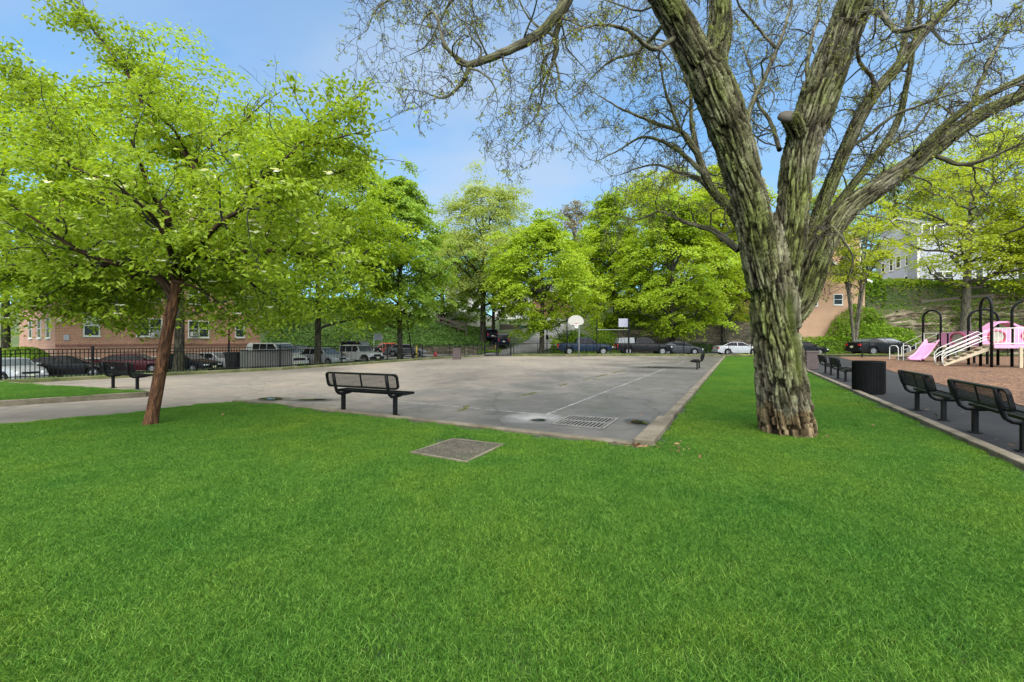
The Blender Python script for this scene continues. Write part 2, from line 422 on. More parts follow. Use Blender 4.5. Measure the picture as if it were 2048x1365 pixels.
for i in range(18):
    a0, a1 = -.12 + i * 2.13, -.12 + (i + 1) * 2.13 - .012
    w = .17 if i else .27; hh = .12 if i == 0 else .095
    kb.bar(court(a0 + .02, .10) + Vector((0, 0, hh / 2)), court(a1, .10 + .006 * (i % 3)) + Vector((0, 0, hh / 2)), w, hh)
struct(kb.build('court_kerb', M['kerb'], bevel=.015))
kb = MB()
for i in range(18):
    a0, a1 = -9 + i * 2.4, -9 + (i + 1) * 2.4 - .015
    kb.bar(TR(a0) + V * .08 + Vector((0, 0, .02)), TR(a1) + V * .08 + Vector((0, 0, .02)), .16, .16)
struct(kb.build('path_edging', M['kerb'], bevel=.015))

# path beside the benches and the wood-chip playground
chip_a, chip_b = Vector((11.0, 8.6, 0)), Vector((20.0, 23.0, 0))
cd = (chip_b - chip_a).normalized()
path_poly = [TR(-12), TR(35), Vector((24.5, FAR - 1, 0)), Vector((32, FAR - .6, 0)), chip_b + cd * 12, chip_b, chip_a, chip_a - cd * 16]
poly_sheet('playground_path', path_poly, 0.0, M['path'])
chip_poly = [chip_a - cd * 18, chip_b + cd * 20.5, Vector((80, FAR + .6, 0)), Vector((80, -8, 0))]
poly_sheet('wood_chip_bed', chip_poly, 0.012, M['chips'])

# small raised lawn on the left
wl0, wl1, wl2 = Vector(G(0, 801, .14)), Vector(G(292, 783.5, .14)), Vector(G(100, 770, .14))
e1 = (wl1 - wl0).normalized()
wedge = [wl0 - e1 * 7, wl1, wl1 + Vector((-.45, .35, 0)), wl2, wl2 + (wl2 - wl1).normalized() * 9]
poly_sheet('side_lawn', [p - Vector((0, 0, .14)) for p in wedge], .125, M['turf'])
kb = MB()
for a, b in ((wedge[0], wedge[1]), (wedge[1], wedge[2]), (wedge[2], wedge[3]), (wedge[3], wedge[4])):
    kb.bar(Vector((a.x, a.y, .06)), Vector((b.x, b.y, .06)), .16, .15)
struct(kb.build('side_lawn_kerb', M['kerb'], bevel=.012))

# kerb and verge under the left fence and along the far edge
kb = MB()
for a, b in ((FA, FB), (FB, FC), (FC, FD), (FD, FE)): kb.bar(a + V * .12 + Vector((0, 0, .05)), b + V * .12 + Vector((0, 0, .05)), .34, .17)
struct(kb.build('fence_kerb', M['moss'], bevel=.02))
kb = MB(); kb.bar((.0, FAR + .35, .07), (19.5, FAR + .1, .07), .45, .22); kb.bar((19.5, FAR + .1, .06), (24, FAR - .1, .06), .4, .16); kb.bar((26, FAR + .9, .07), (80, FAR + .9, .07), .4, .2)
struct(kb.build('far_kerb', M['moss'], bevel=.02))
poly_sheet('far_verge', [(.2, FAR + .5, 0), (17.5, FAR + .4, 0), (17.5, FAR + 2.5, 0), (.2, FAR + 2.4, 0)], .07, M['earth'])
poly_sheet('side_verge', [(24, FAR + .3, 0), (80, FAR + 1.1, 0), (80, FAR + 2.9, 0), (24, FAR + 2.9, 0)], .04, M['turf'])

def ribbon(name, cl, width, mat, dz, step=1.0, cross=6):
    """a strip of road draped over the ground"""
    pts = []
    for a, b in zip(cl[:-1], cl[1:]):
        a, b = Vector((a[0], a[1], 0)), Vector((b[0], b[1], 0)); n = max(1, int((b - a).length / step))
        pts += [a.lerp(b, i / n) for i in range(n)]
    pts.append(Vector((cl[-1][0], cl[-1][1], 0)))
    vs = []
    for i, p in enumerate(pts):
        t = (pts[min(i + 1, len(pts) - 1)] - pts[max(i - 1, 0)]).normalized(); n = Vector((t.y, -t.x, 0))
        for j in range(cross + 1):
            q = p + n * width * (j / cross - .5); vs.append((q.x, q.y, hz(q.x, q.y) + dz))
    k = cross + 1
    fs = [(i * k + j, i * k + j + 1, (i + 1) * k + j + 1, (i + 1) * k + j) for i in range(len(pts) - 1) for j in range(cross)]
    me = bpy.data.meshes.new(name); me.from_pydata(vs, [], fs); me.materials.append(mat); bm_fix(me)
    o = bpy.data.objects.new(name, me); COL.objects.link(o); return struct(o)
ribbon('street', [(-48, 9), (-33, 22), (-24, 31), (-16, 44), (-11, 49.2), (0, 49.6), (40, 49.4), (90, 49)], 9.4, M['street'], .0, 1.0, 12)
ribbon('hill_road', [(-2.0, 51.5), (1.2, 56), (4.6, 62), (7.6, 70), (8.5, 80), (4, 90)], 5.4, M['street'], .035)

# painted lines on the court
def line_mat():
    t = NT('worn_white_line'); co = t.coord(); n = t.noise(co, 7, 6, .75); n2 = t.noise(co, 1.1, 3)
    f = t.ramp(t.math('ADD', n, t.math('MULTIPLY', t.math('SUBTRACT', n2, .5), .5)), [(.40, (0, 0, 0)), (.66, (1, 1, 1))])
    t.set(t.mix(f, (.10, .097, .092, 1), (.31, .30, .28, 1)), .8); return t.m
M['line'] = line_mat()
lm = MB()
def gl(p0, p1, w=.055):
    a, b = Vector((p0[0], p0[1], .004)), Vector((p1[0], p1[1], .004)); t = (b - a).normalized(); n = Vector((t.y, -t.x, 0)) * w / 2
    k = 24; vs = []
    for i in range(k + 1):
        q = a.lerp(b, i / k); vs += [q - n, q + n]
    lm.add(vs, [(2 * i, 2 * i + 1, 2 * i + 3, 2 * i + 2) for i in range(k)])
cn0 = G(1090, 831)
ul = (G(1325, 740) - cn0).normalized(); vl = (G(560, 782) - cn0).normalized()
gl(cn0, cn0 + ul * 18); gl(cn0 + ul * .03, cn0 + vl * 13.5)
gl(G(1056, 724.5), G(1152, 722.6), .12); gl(cn0 + ul * 21, cn0 + ul * 26, .05)
gl(G(890, 728), G(915, 727.4), .10); gl(G(1337, 787), G(1352, 787), .05)
lo = lm.build('court_line', M['line']); struct(lo)

# pale efflorescence patch where the lines meet, and puddles
def blob(px, py, rx, ry, seed, n=40):
    c = G(px, py); r = random.Random(seed); ph = [r.uniform(0, 6.28) for _ in range(4)]; out = []
    for i in range(n):
        a = 2 * math.pi * i / n
        k = 1 + .16 * math.sin(2 * a + ph[0]) + .12 * math.sin(3 * a + ph[1]) + .07 * math.sin(5 * a + ph[2]) + .04 * math.sin(9 * a + ph[3])
        out.append((c.x + rx * k * math.cos(a), c.y + ry * k * math.sin(a), 0))
    return out
def patch_mat(name, c, fade, rough=.8):
    t = NT(name); co = t.coord('Generated'); n = t.noise(t.coord(), 3.0, 6, .7)
    m_ = t.mapping(co, (2, 2, 0), (0, 0, 0), (-1, -1, 0)); ln = t.n.new("ShaderNodeVectorMath"); ln.operation = 'LENGTH'; t.l.new(m_, ln.inputs[0])
    f = t.ramp(t.math('ADD', ln.outputs['Value'], t.math('MULTIPLY', t.math('SUBTRACT', n, .5), 1.1)), [(.15, (1, 1, 1)), (.95, (0, 0, 0))])
    t.set(c, rough); tr = t.n.new("ShaderNodeBsdfTransparent"); mx = t.n.new("ShaderNodeMixShader")
    t.l.new(t.math('MULTIPLY', f, fade), mx.inputs[0]); t.l.new(tr.outputs[0], mx.inputs[1]); t.l.new(t.b.outputs[0], mx.inputs[2]); t.l.new(mx.outputs[0], t.out.inputs[0])
    return t.m
M['lime'] = patch_mat('pale_lime_stain', (.36, .355, .34, 1), .55)
M['damp'] = patch_mat('damp_stain', (.030, .030, .028, 1), .8, .45)
poly_sheet('lime_stain', blob(1068, 838, .62, .75, 3), .008, M['lime'])
for i, b in enumerate(((1278, 846, .30, .38, 5), (548, 800, .62, .50, 6), (625, 801, .75, .38, 8), (1325, 736, 2.2, 1.5, 9), (1078, 842, .22, .2, 2))):
    poly_sheet('damp_patch', blob(*b), .010 + .002 * i, M['damp'])
def water_mat():
    t = NT('puddle_water'); co = t.coord(); n = t.noise(co, 6, 4); t.set(t.ramp(n, [(.35, (.012, .011, .008)), (.6, (.025, .023, .014)), (.75, (.045, .036, .02))]), .03, 0, .6)
    return t.m
M['water'] = water_mat()
for b in ((1277, 846.5, .115, .17, 11), (543, 798.6, .30, .20, 12), (1078, 842.3, .11, .08, 13), (628, 801, .30, .10, 14), (1325, 735.5, 1.15, .22, 15)):
    poly_sheet('puddle', blob(*b), .024, M['water'])
# tarmac seams: raised weedy cracks
def grass_strip(name, pts, n, wid, hgt, mat, seed, kind='stuff'):
    r = np.random.RandomState(seed); pts = [np.array(p)[:2] for p in pts]
    seg = np.array([np.linalg.norm(b - a) for a, b in zip(pts[:-1], pts[1:])]); cum = np.concatenate([[0], seg.cumsum()])
    s = r.rand(n) * cum[-1]; k = np.searchsorted(cum, s) - 1; k = np.clip(k, 0, len(seg) - 1); t = (s - cum[k]) / seg[k]
    A = np.array(pts)[k]; B = np.array(pts)[k + 1]; p = A + (B - A) * t[:, None]
    # clumpy
    keep = vnoise(np.stack([s * 1.3, s * 0 + seed, s * 0], 1)) > -.1; p = p[keep]; n = len(p)
    p = p + r.randn(n, 2) * wid
    ang = r.rand(n) * 6.283; h = hgt * (.4 + r.rand(n) * .9); w = .004 + .005 * r.rand(n); lean = (r.rand(n, 2) - .5) * h[:, None] * 1.6
    z = np.zeros(n)
    d = np.stack([np.cos(ang) * w, np.sin(ang) * w, z], 1); b3 = np.concatenate([p, z[:, None]], 1)
    tip = b3 + np.stack([lean[:, 0], lean[:, 1], h], 1)
    v = np.stack([b3 - d, b3 + d, tip], 1).reshape(-1, 3); f = np.arange(3 * n).reshape(-1, 3)
    o = np_mesh(name, v, f, mat, attrs={'tint': r.rand(n)}); o['kind'] = kind; return o
M['weed'] = leaf_mat('yellow_green_weed', (.04, .055, .010, 1), (.09, .11, .018, 1), (.18, .19, .035, 1))
grass_strip('crack_weeds', [G(862, 841), G(925, 821), G(950, 802), G(988, 798), G(1051, 791), G(1127, 770), G(1232, 745), G(1300, 733)], 3800, .04, .028, M['weed'], 3)
grass_strip('edge_weeds', [court(-.1, -3.6), court(-.12, -1.2), court(-.14, .1)], 2600, .035, .04, M['weed'], 4)
grass_strip('edge_weeds', [TR(-4) - V * .03, TR(2) - V * .02, TR(9) - V * .02], 2600, .03, .04, M['weed'], 9)
def litter(name, spots, n, mat, seed):
    """dead leaves lying in the corner"""
    r = np.random.RandomState(seed); vs = []
    for (p, sp, m) in spots:
        for _ in range(m):
            c = np.array([p[0] + r.randn() * sp, p[1] + r.randn() * sp, .03 + r.rand() * .03]); a = r.rand() * 6.28; l = .02 + .03 * r.rand()
            u = np.array([math.cos(a), math.sin(a), r.randn() * .3]) * l; w = np.array([-math.sin(a), math.cos(a), r.randn() * .4]) * l * .5
            vs += [c - u, c + w, c + u, c - w]
    vs = np.array(vs); o = np_mesh(name, vs, np.arange(len(vs)).reshape(-1, 4), mat, attrs={'tint': r.rand(len(vs) // 4)}); o['kind'] = 'stuff'
M['dead_leaf'] = leaf_mat('dead_leaf', (.06, .03, .015, 1), (.16, .085, .04, 1), (.30, .20, .10, 1), .1)
litter('leaf_litter', [(court(-.05, .05), .12, 70), (court(-.12, .5), .18, 40), (court(2, .1), .5, 10), (G(1880, 880), .6, 14), (G(1960, 888), .25, 10), (G(1790, 830), 1.0, 10), (G(1640, 880), .25, 20), (court(9, -6), 4, 25), (G(700, 790), 2.5, 20)], 0, M['dead_leaf'], 5)

# ------------------------------------------------------------------ grass
def inside(poly, x, y):
    c = np.zeros(len(x), bool); n = len(poly); j = n - 1
    for i in range(n):
        xi, yi, xj, yj = poly[i][0], poly[i][1], poly[j][0], poly[j][1]
        c ^= ((yi > y) != (yj > y)) & (x < (xj - xi) * (y - yi) / (yj - yi + 1e-12) + xi); j = i
    return c
def grass_material():
    t = NT('grass_blades'); a = t.attr('tint', 'Fac'); geo = t.n.new("ShaderNodeNewGeometry")
    big = t.noise(geo.outputs['Position'], .45, 5, .6, .5); med = t.noise(geo.outputs['Position'], 2.8, 4, .6)
    c = t.ramp(a, [(0, (.016, .056, .006)), (.35, (.050, .144, .014)), (.72, (.118, .256, .029)), (1, (.22, .355, .075))])
    c = t.mix(.8, c, t.ramp(big, [(.28, (.55, .80, .80)), (.5, (1, 1, 1)), (.72, (1.55, 1.18, .9))]), 'MULTIPLY')
    c = t.mix(.7, c, t.ramp(med, [(.3, (.72, .8, .75)), (.7, (1.25, 1.14, 1.1))]), 'MULTIPLY')
    t.set(c, .6, 0, .12)
    tr = t.n.new("ShaderNodeBsdfTranslucent"); mx = t.n.new("ShaderNodeMixShader"); mx.inputs[0].default_value = .3
    t.l.new(t.mix(1, c, (1.2, 1.2, .6, 1), 'MULTIPLY'), tr.inputs[0]); t.l.new(t.b.outputs[0], mx.inputs[1]); t.l.new(tr.outputs[0], mx.inputs[2]); t.l.new(mx.outputs[0], t.out.inputs[0])
    return t.m
M['grass'] = grass_material()
def tuft_mesh(name, seed, size=.42, n=2700):
    r = np.random.RandomState(seed); p = (r.rand(n, 2) - .5) * size
    h = .016 + .021 * r.rand(n) + .012 * (r.rand(n) > .96); a = r.rand(n) * 6.283; w = .0009 + .0009 * r.rand(n)
    la = r.rand(n) * 6.283; ln = h * (.25 + 1.05 * r.rand(n)); z = np.zeros(n)
    b = np.concatenate([p, z[:, None]], 1); d = np.stack([np.cos(a) * w, np.sin(a) * w, z], 1); L = np.stack([np.cos(la), np.sin(la), z], 1)
    m = b + L * (ln * .3)[:, None] + np.stack([z, z, h * .62], 1); t = b + L * ln[:, None] + np.stack([z, z, h * (.85 + .15 * r.rand(n))], 1)
    v = np.stack([b - d, b + d, m + d * .8, m - d * .8, t + d * .12, t - d * .12], 1).reshape(-1, 3)
    i0 = np.arange(n)[:, None] * 6
    f = np.concatenate([i0 + np.array([[0, 1, 2, 3]]), i0 + np.array([[3, 2, 4, 5]])], 0)
    tint = np.clip(r.rand(n) ** 1.25 , 0, 1)
    o = np_mesh(name, v, f, M['grass'], attrs={'tint': np.concatenate([tint, tint])}, smooth=True)
    COL.objects.unlink(o); return o
TUFTS = [tuft_mesh('grass_tuft', s) for s in (1, 2, 3)]
def scatter_grass(name, polys, zs, step, label, seed, edge=.12):
    r = np.random.RandomState(seed); P_ = []; 
    for poly, z in zip(polys, zs):
        ps = np.array([[p[0], p[1]] for p in poly]); lo, hi = ps.min(0), ps.max(0)
        X, Y = np.meshgrid(np.arange(lo[0], hi[0], step), np.arange(lo[1], hi[1], step)); X = X.ravel() + (r.rand(X.size) - .5) * step; Y = Y.ravel() + (r.rand(Y.size) - .5) * step
        k = inside(poly, X, Y) & (Y > -2.2) & (np.abs(X) < 16 + Y)
        for dx, dy in ((edge, 0), (-edge, 0), (0, edge), (0, -edge)): k &= inside(poly, X + dx, Y + dy)
        # bare places: the stone cover and the tree foot
        k &= ~inside(COVER, X, Y)
        P_.append(np.stack([X[k], Y[k], np.full(k.sum(), z)], 1))
    P_ = np.concatenate(P_)
    me = bpy.data.meshes.new(name); me.vertices.add(len(P_)); me.vertices.foreach_set('co', P_.astype(np.float32).ravel())
    at = me.attributes.new('rz', 'FLOAT', 'POINT'); at.data.foreach_set('value', (r.rand(len(P_)) * 6.283).astype(np.float32))
    at = me.attributes.new('sz', 'FLOAT', 'POINT'); at.data.foreach_set('value', (.85 + .4 * r.rand(len(P_))).astype(np.float32))
    o = bpy.data.objects.new(name, me); COL.objects.link(o); o['kind'] = 'stuff'
    ng = bpy.data.node_groups.new(name + '_scatter', 'GeometryNodeTree')
    ng.interface.new_socket('Geometry', in_out='INPUT', socket_type='NodeSocketGeometry'); ng.interface.new_socket('Geometry', in_out='OUTPUT', socket_type='NodeSocketGeometry')
    N, L = ng.nodes, ng.links
    gi, go = N.new('NodeGroupInput'), N.new('NodeGroupOutput'); join = N.new('GeometryNodeJoinGeometry')
    g2i = N.new('GeometryNodeGeometryToInstance')
    for T_ in TUFTS:
        oi = N.new('GeometryNodeObjectInfo'); oi.inputs['Object'].default_value = T_
        try: oi.inputs['As Instance'].default_value = True
        except Exception: pass
        L.new(oi.outputs['Geometry'], g2i.inputs[0])
    ip = N.new('GeometryNodeInstanceOnPoints'); ip.inputs['Pick Instance'].default_value = True
    rnd = N.new('FunctionNodeRandomValue'); rnd.data_type = 'INT'
    for s_ in rnd.inputs:
        if s_.name == 'Max' and s_.type == 'INT': s_.default_value = 2
        if s_.name == 'Min' and s_.type == 'INT': s_.default_value = 0
    ra = N.new('GeometryNodeInputNamedAttribute'); ra.data_type = 'FLOAT'; ra.inputs['Name'].default_value = 'rz'
    sa = N.new('GeometryNodeInputNamedAttribute'); sa.data_type = 'FLOAT'; sa.inputs['Name'].default_value = 'sz'
    cx = N.new('ShaderNodeCombineXYZ'); L.new(ra.outputs['Attribute'], cx.inputs['Z']); cs = N.new('ShaderNodeCombineXYZ')
    for a in 'XYZ': L.new(sa.outputs['Attribute'], cs.inputs[a])
    ei = N.new('FunctionNodeEulerToRotation'); L.new(cx.outputs[0], ei.inputs[0])
    L.new(gi.outputs[0], ip.inputs['Points']); L.new(g2i.outputs[0], ip.inputs['Instance']); L.new(ei.outputs[0], ip.inputs['Rotation']); L.new(cs.outputs[0], ip.inputs['Scale'])
    for s_ in rnd.outputs:
        if s_.type == 'INT' and s_.enabled: L.new(s_, ip.inputs['Instance Index'])
    L.new(ip.outputs[0], go.inputs[0])
    md = o.modifiers.new('scatter', 'NODES'); md.node_group = ng
    return o
_cv = [G(818, 905), G(905, 877), G(1010, 888), G(933, 925)]; _cc = sum(_cv, Vector()) / 4
COVER = [tuple(_cc + (p - _cc) * 1.02) for p in _cv]
scatter_grass('grass', [lawn_main, wedge], [.02, .12], .20, "", 21, .20)
# ================================================================== street furniture
def make_bench(label):
    t = thing('park_bench', label, 'bench', group='black metal park benches')
    bk = M['black_metal']
    for sx in (-1, 1):
        b = MB(); b.box((sx * .68, .04, .19), (.07, .07, .38)); b.box((sx * .68, .04, .015), (.15, .15, .012)); b.build('leg', bk, t, bevel=.006)
        b = MB()
        pth = [(.36, .425), (.20, .40), (.02, .388), (-.07, .40), (-.135, .445), (-.165, .52), (-.20, .66), (-.235, .84)]
        b.tube([(sx * .68, y, z) for y, z in pth], .033, 10); b.build('support_arm', bk, t, smooth=True)
    def perforated(L, W, rr, bars_u, bars_v, to3, thick):
        b = MB(); c = []
        for (cx, cy, a0) in ((L - rr, W - rr, 0), (-L + rr, W - rr, 90), (-L + rr, -W + rr, 180), (L - rr, -W + rr, 270)):
            for k in range(5):
                a = R(a0 + k * 22.5); c.append((cx + rr * math.cos(a), cy + rr * math.sin(a)))
        # rim band
        n = len(c); vs = []
        for (u, v) in c:
            l = math.hypot(u, v)
            ui, vi = u * (L - .035) / L, v * (W - .028) / W
            vs += [to3(u, v, thick / 2), to3(u, v, -thick / 2), to3(ui, vi, -thick / 2 + .004), to3(ui, vi, thick / 2 - .004)]
        fs = []
        for i in range(n):
            j = (i + 1) % n
            for k in range(4): fs.append((4 * i + k, 4 * i + (k + 1) % 4, 4 * j + (k + 1) % 4, 4 * j + k))
        b.add(vs, fs)
        for i in range(1, bars_u):
            u = -L + 2 * L * i / bars_u; b.bar(to3(u, -W + .02, 0), to3(u, W - .02, 0), .0075, .004)
        for i in range(1, bars_v):
            v = -W + 2 * W * i / bars_v; b.bar(to3(-L + .02, v, 0), to3(L - .02, v, 0), .0075, .004)
        b.bar(to3(0, -W + .02, -.006), to3(0, W - .02, -.006), .035, .012)
        return b
    seat = perforated(.92, .165, .03, 84, 14, lambda u, v, w: (u, .20 + v, .445 + w), .045); seat.build('seat', bk, t)
    ca, sa = math.cos(R(12)), math.sin(R(12))
    back = perforated(.92, .155, .07, 74, 12, lambda u, v, w: (u, -.175 - v * sa + w * ca, .705 + v * ca + w * sa), .05); back.build('backrest', bk, t)
    return t
B0 = make_bench('black perforated bench standing alone at the near edge of the court, its back to us')
def bench_at(p, facing, label, first=False):
    o = B0 if first else copy_tree(B0)
    return place(o, (p[0], p[1], 0), face_rz(facing), label)
c = (G(684, 824) + G(788, 833.5)) / 2
bench_at(c, (.397, .918), 'black perforated bench standing alone at the near edge of the court, its back to us', True)
bench_at((G(228, 777.5) + G(266, 780)) / 2, (.40, .92), 'black bench behind the reddish leaning tree trunk, beside the small raised lawn')
bench_at(G(1398, 738), -V, 'lone black bench seen end on at the far right kerb of the court')
bench_at((14.25, 19.3), V, 'black bench farther along the path, next to the brown bin behind the big trunk')
bench_at((12.62, 16.4), V, 'black bench on the path just behind the round black bin')
bench_at((8.42, 8.66), V, 'black bench on the path between the round black bin and the nearest bench')
bench_at((7.2, 6.38), V, 'nearest black bench on the path, cut off by the right edge of the photo')
bench_at(G(815, 720.5), V, 'small distant black bench under a tree along the left fence')

# bins -------------------------------------------------------------
t = thing('litter_bin', 'wide round black ribbed steel bin on the path among the benches', 'bin', tuple(G(1737, 787)))
b = MB(); b.lathe([(.355, .01), (.365, .03), (.365, .88), (.38, .885), (.38, .93), (.35, .93), (.34, .86), (.32, .10)], 56, cap=False); b.build('drum', M['black_metal'], t)
b = MB()
for k in range(64):
    a = 2 * math.pi * k / 64; b.bar((.372 * math.cos(a), .372 * math.sin(a), .04), (.372 * math.cos(a), .372 * math.sin(a), .88), .014, .010)
b.build('slats', M['black_metal'], t)
b = MB(); b.lathe([(.31, .80), (.02, .79)], 40); b.build('liner', M['plastic'], t)
def square_bin(loc, s, h, label, mat):
    t = thing('litter_bin', label, 'bin', loc)
    b = MB(); b.box((0, 0, h * .46), (s, s, h * .92)); b.build('drum', mat, t, bevel=.03)
    b = MB(); b.box((0, 0, h * .95), (s * 1.06, s * 1.06, h * .1)); b.build('rim', mat, t, bevel=.02)
    b = MB(); b.box((0, 0, h * 1.003), (s * .5, s * .5, .012)); b.build('opening', M['plastic'], t)
    return t
square_bin(tuple(G(1617, 739)), .66, .98, 'square brown bin beside the big trunk, behind the far path benches', M['brown_bin'])
square_bin(tuple(G(914, 719)), .62, .90, 'small dark brown bin standing next to the gate in the far fence', M['brown_bin'])

# stone cover in the lawn ------------------------------------------
cc = [G(818, 905, .05), G(905, 877, .05), G(1010, 888, .05), G(933, 925, .05)]
ctr = sum(cc, Vector()) / 4
t = thing('utility_cover', 'grey square grated cover set flat in the foreground lawn', 'cover', tuple(ctr))
b = MB(); inn = [(p - ctr) * .92 for p in cc]; outr = [p - ctr for p in cc]
for i in range(4):
    j = (i + 1) % 4
    vs = [outr[i], outr[j], inn[j], inn[i]]
    b.slab([(v.x, v.y, -.06) for v in vs], (0, 0, 1), .062 + .001 * i)
b.build('frame', M['kerb'], t)
def cover_mat():
    t = NT('cast_diamond_plate'); co = t.coord(); v = t.voro(co, 26, 'Distance'); n = t.noise(co, 5, 5, .7)
    c = t.ramp(v, [(.12, (.15, .135, .105)), (.42, (.06, .052, .038))]); t.set(t.mix(.7, c, t.ramp(n, [(.3, (.5, .5, .5)), (.7, (1.5, 1.4, 1.25))]), 'MULTIPLY'), .8); t.bump(v, .8, -.02); return t.m
M['cover'] = cover_mat()
b = MB(); k = 26
for i in range(k):
    f0, f1 = (i + .12) / k, (i + .72) / k
    for A, B_, C_, D_ in ((inn[0], inn[1], inn[3], inn[2]), (inn[1], inn[2], inn[0], inn[3])):
        q = [A.lerp(B_, f0), A.lerp(B_, f1), C_.lerp(D_, f1), C_.lerp(D_, f0)]
        b.slab([(v.x, v.y, -.030 + (.004 if A is inn[1] else 0)) for v in q], (0, 0, 1), .03)
b.build('grate', M['cover'], t)
b = MB(); b.slab([(v.x * 1, v.y * 1, -.058) for v in inn], (0, 0, 1), .006); b.build('pit_floor', M['earth'], t)

# drain grate in the court ------------------------------------------
dc = [G(1105, 849), G(1141, 832.5), G(1235, 838.5), G(1205, 859)]; ctr = sum(dc, Vector()) / 4
t = thing('drain_grate', 'rectangular slotted steel drain grate in the near right court corner', 'drain', (ctr.x, ctr.y, .006))
q = [p - ctr for p in dc]; b = MB()
for i in range(4): b.bar(q[i] + Vector((0, 0, .006)), q[(i + 1) % 4] + Vector((0, 0, .006)), .05, .012 + .001 * i)
M['grate'] = simple('worn_grate_steel', (.15, .14, .125), .65, .2, .3, 9)
b.build('frame', M['grate'], t)
b = MB()
for i in range(1, 13):
    f = i / 13; b.bar(q[0].lerp(q[3], f) + Vector((0, 0, .004)), q[1].lerp(q[2], f) + Vector((0, 0, .004)), .026, .009)
b.bar(q[0].lerp(q[1], .5) + Vector((0, 0, .0045)), q[3].lerp(q[2], .5) + Vector((0, 0, .0045)), .05, .011)
b.build('bars', M['grate'], t)
b = MB(); b.slab([(v.x, v.y, -.004) for v in q], (0, 0, 1), .003); b.build('pit_shade_sheet', M['plastic'], t)  # black sheet above the tarmac, its colour stands in for the pit's shade

# picket fence ------------------------------------------------------
def picket_fence(pts, nb, label, h=1.12, name='picket_fence', mat='black_fence', z0=.09):
    o0 = Vector(pts[0]); t = thing(name, label, 'fence', (o0.x, o0.y, 0))
    for (a, b_), n in zip(zip(pts[:-1], pts[1:]), nb):
        a, b_ = Vector(a) - o0, Vector(b_) - o0
        for i in range(n):
            p, q = a.lerp(b_, i / n), a.lerp(b_, (i + 1) / n)
            m = MB(); m.box((p.x, p.y, z0 + (h + .05) / 2), (.065, .065, h + .05)); m.box((p.x, p.y, z0 + h + .065), (.085, .085, .03)); m.build('post', M[mat], t)
            m = MB(); L = (q - p).length; d = (q - p) / L
            for z in (.12, h - .17, h - .03): m.bar(p + d * .035 + Vector((0, 0, z0 + z)), q - d * .035 + Vector((0, 0, z0 + z)), .035, .035)
            k = int(L / .115)
            for j in range(1, k): 
                r_ = p + d * (L * j / k); m.bar(r_ + Vector((0, 0, z0 + .04)), r_ + Vector((0, 0, z0 + h - .03)), .019)
            m.build('picket_panel', M[mat], t)
    e = Vector(pts[-1]) - o0; m = MB(); m.box((e.x, e.y, z0 + (h + .05) / 2), (.065, .065, h + .05)); m.box((e.x, e.y, z0 + h + .065), (.085, .085, .03)); m.build('post', M[mat], t)
    return t
picket_fence([FA, FB, FC, FD, FE - V * .1], [4, 4, 4, 7, 2], 'long black picket fence between the court and the cars on the left')

def chainlink(pts, nb, label, h=1.15, z0=.05, tall=None, cell=.085):
    pts = [(q[0], q[1], 0) for q in pts]; o0 = Vector(pts[0]); t = thing('chain_link_fence', label, 'fence', (o0.x, o0.y, 0))
    for (a, b_), n in zip(zip(pts[:-1], pts[1:]), nb):
        a, b_ = Vector(a) - o0, Vector(b_) - o0
        for i in range(n + 1):
            p = a.lerp(b_, i / n); m = MB(); hh = h
            m.tube([(p.x, p.y, z0), (p.x, p.y, z0 + hh)], .033, 8); m.tube([(p.x, p.y, z0 + hh), (p.x, p.y, z0 + hh + .05)], [.04, .015], 8); m.build('post', M['black_fence'], t)
        m = MB()
        m.tube([a + Vector((0, 0, z0 + h - .02)), b_ + Vector((0, 0, z0 + h - .02))], .024, 6); m.build('top_rail', M['black_fence'], t)
        m = MB(); m.tube([a + Vector((0, 0, z0 + .06)), b_ + Vector((0, 0, z0 + .06))], .014, 5); m.build('bottom_rail', M['black_fence'], t)
        L = (b_ - a).length; d = (b_ - a) / L; H = h - .06; vs, fs = [], []; n3 = Vector((d.y, -d.x, 0)) * .002; w = .0018
        k = int((L + H) / (cell * 1.414))
        for s_ in (1, -1):
            for i in range(k):
                x0 = -H + i * cell * 1.414; x1 = x0 + H; za, zb = 0.0, H
                if s_ < 0: za, zb = H, 0.0
                sl = (zb - za) / H
                if x0 < 0: za -= sl * x0; x0 = 0
                if x1 > L: zb -= sl * (x1 - L); x1 = L
                if x1 - x0 < .02: continue
                pa, pb = a + d * x0 + Vector((0, 0, z0 + .05 + za)) + n3 * s_, a + d * x1 + Vector((0, 0, z0 + .05 + zb)) + n3 * s_
                off = (d * sl * -1 + Vector((0, 0, 1))).normalized() * w
                bi = len(vs); vs += [pa - off, pb - off, pb + off, pa + off]; fs.append((bi, bi + 1, bi + 2, bi + 3))
        m = MB(); m.add(vs, fs); m.build('wire_mesh', M['black_fence'], t)
    return t
chainlink([(0.15, FAR + .35), (17.2, FAR + .15)], [7], 'low black chain link fence along the far kerb behind the basketball hoop', 1.15, .12)
chainlink([(17.3, FAR + .3), (24.0, FAR + .2), (84, FAR + 1.2)], [3, 16], 'low black chain link fence behind the grass strip and playground', 1.35, .05)
# tall screen fence behind the hoop
t = thing('screen_fence', 'tall thin dark pole frame with a pale rail behind the basketball hoop', 'fence', (5.7, 44.2, .05))
for x in (0, 3.1, 6.35):
    m = MB(); m.tube([(x, 0, 0), (x, 0, 3.9)], .055, 8); m.build('post', M['black_fence'], t)
m = MB(); m.tube([(3.1, .0, 2.62), (6.35, 0, 2.62)], .014, 6); m.build('rail', M['galv'], t)
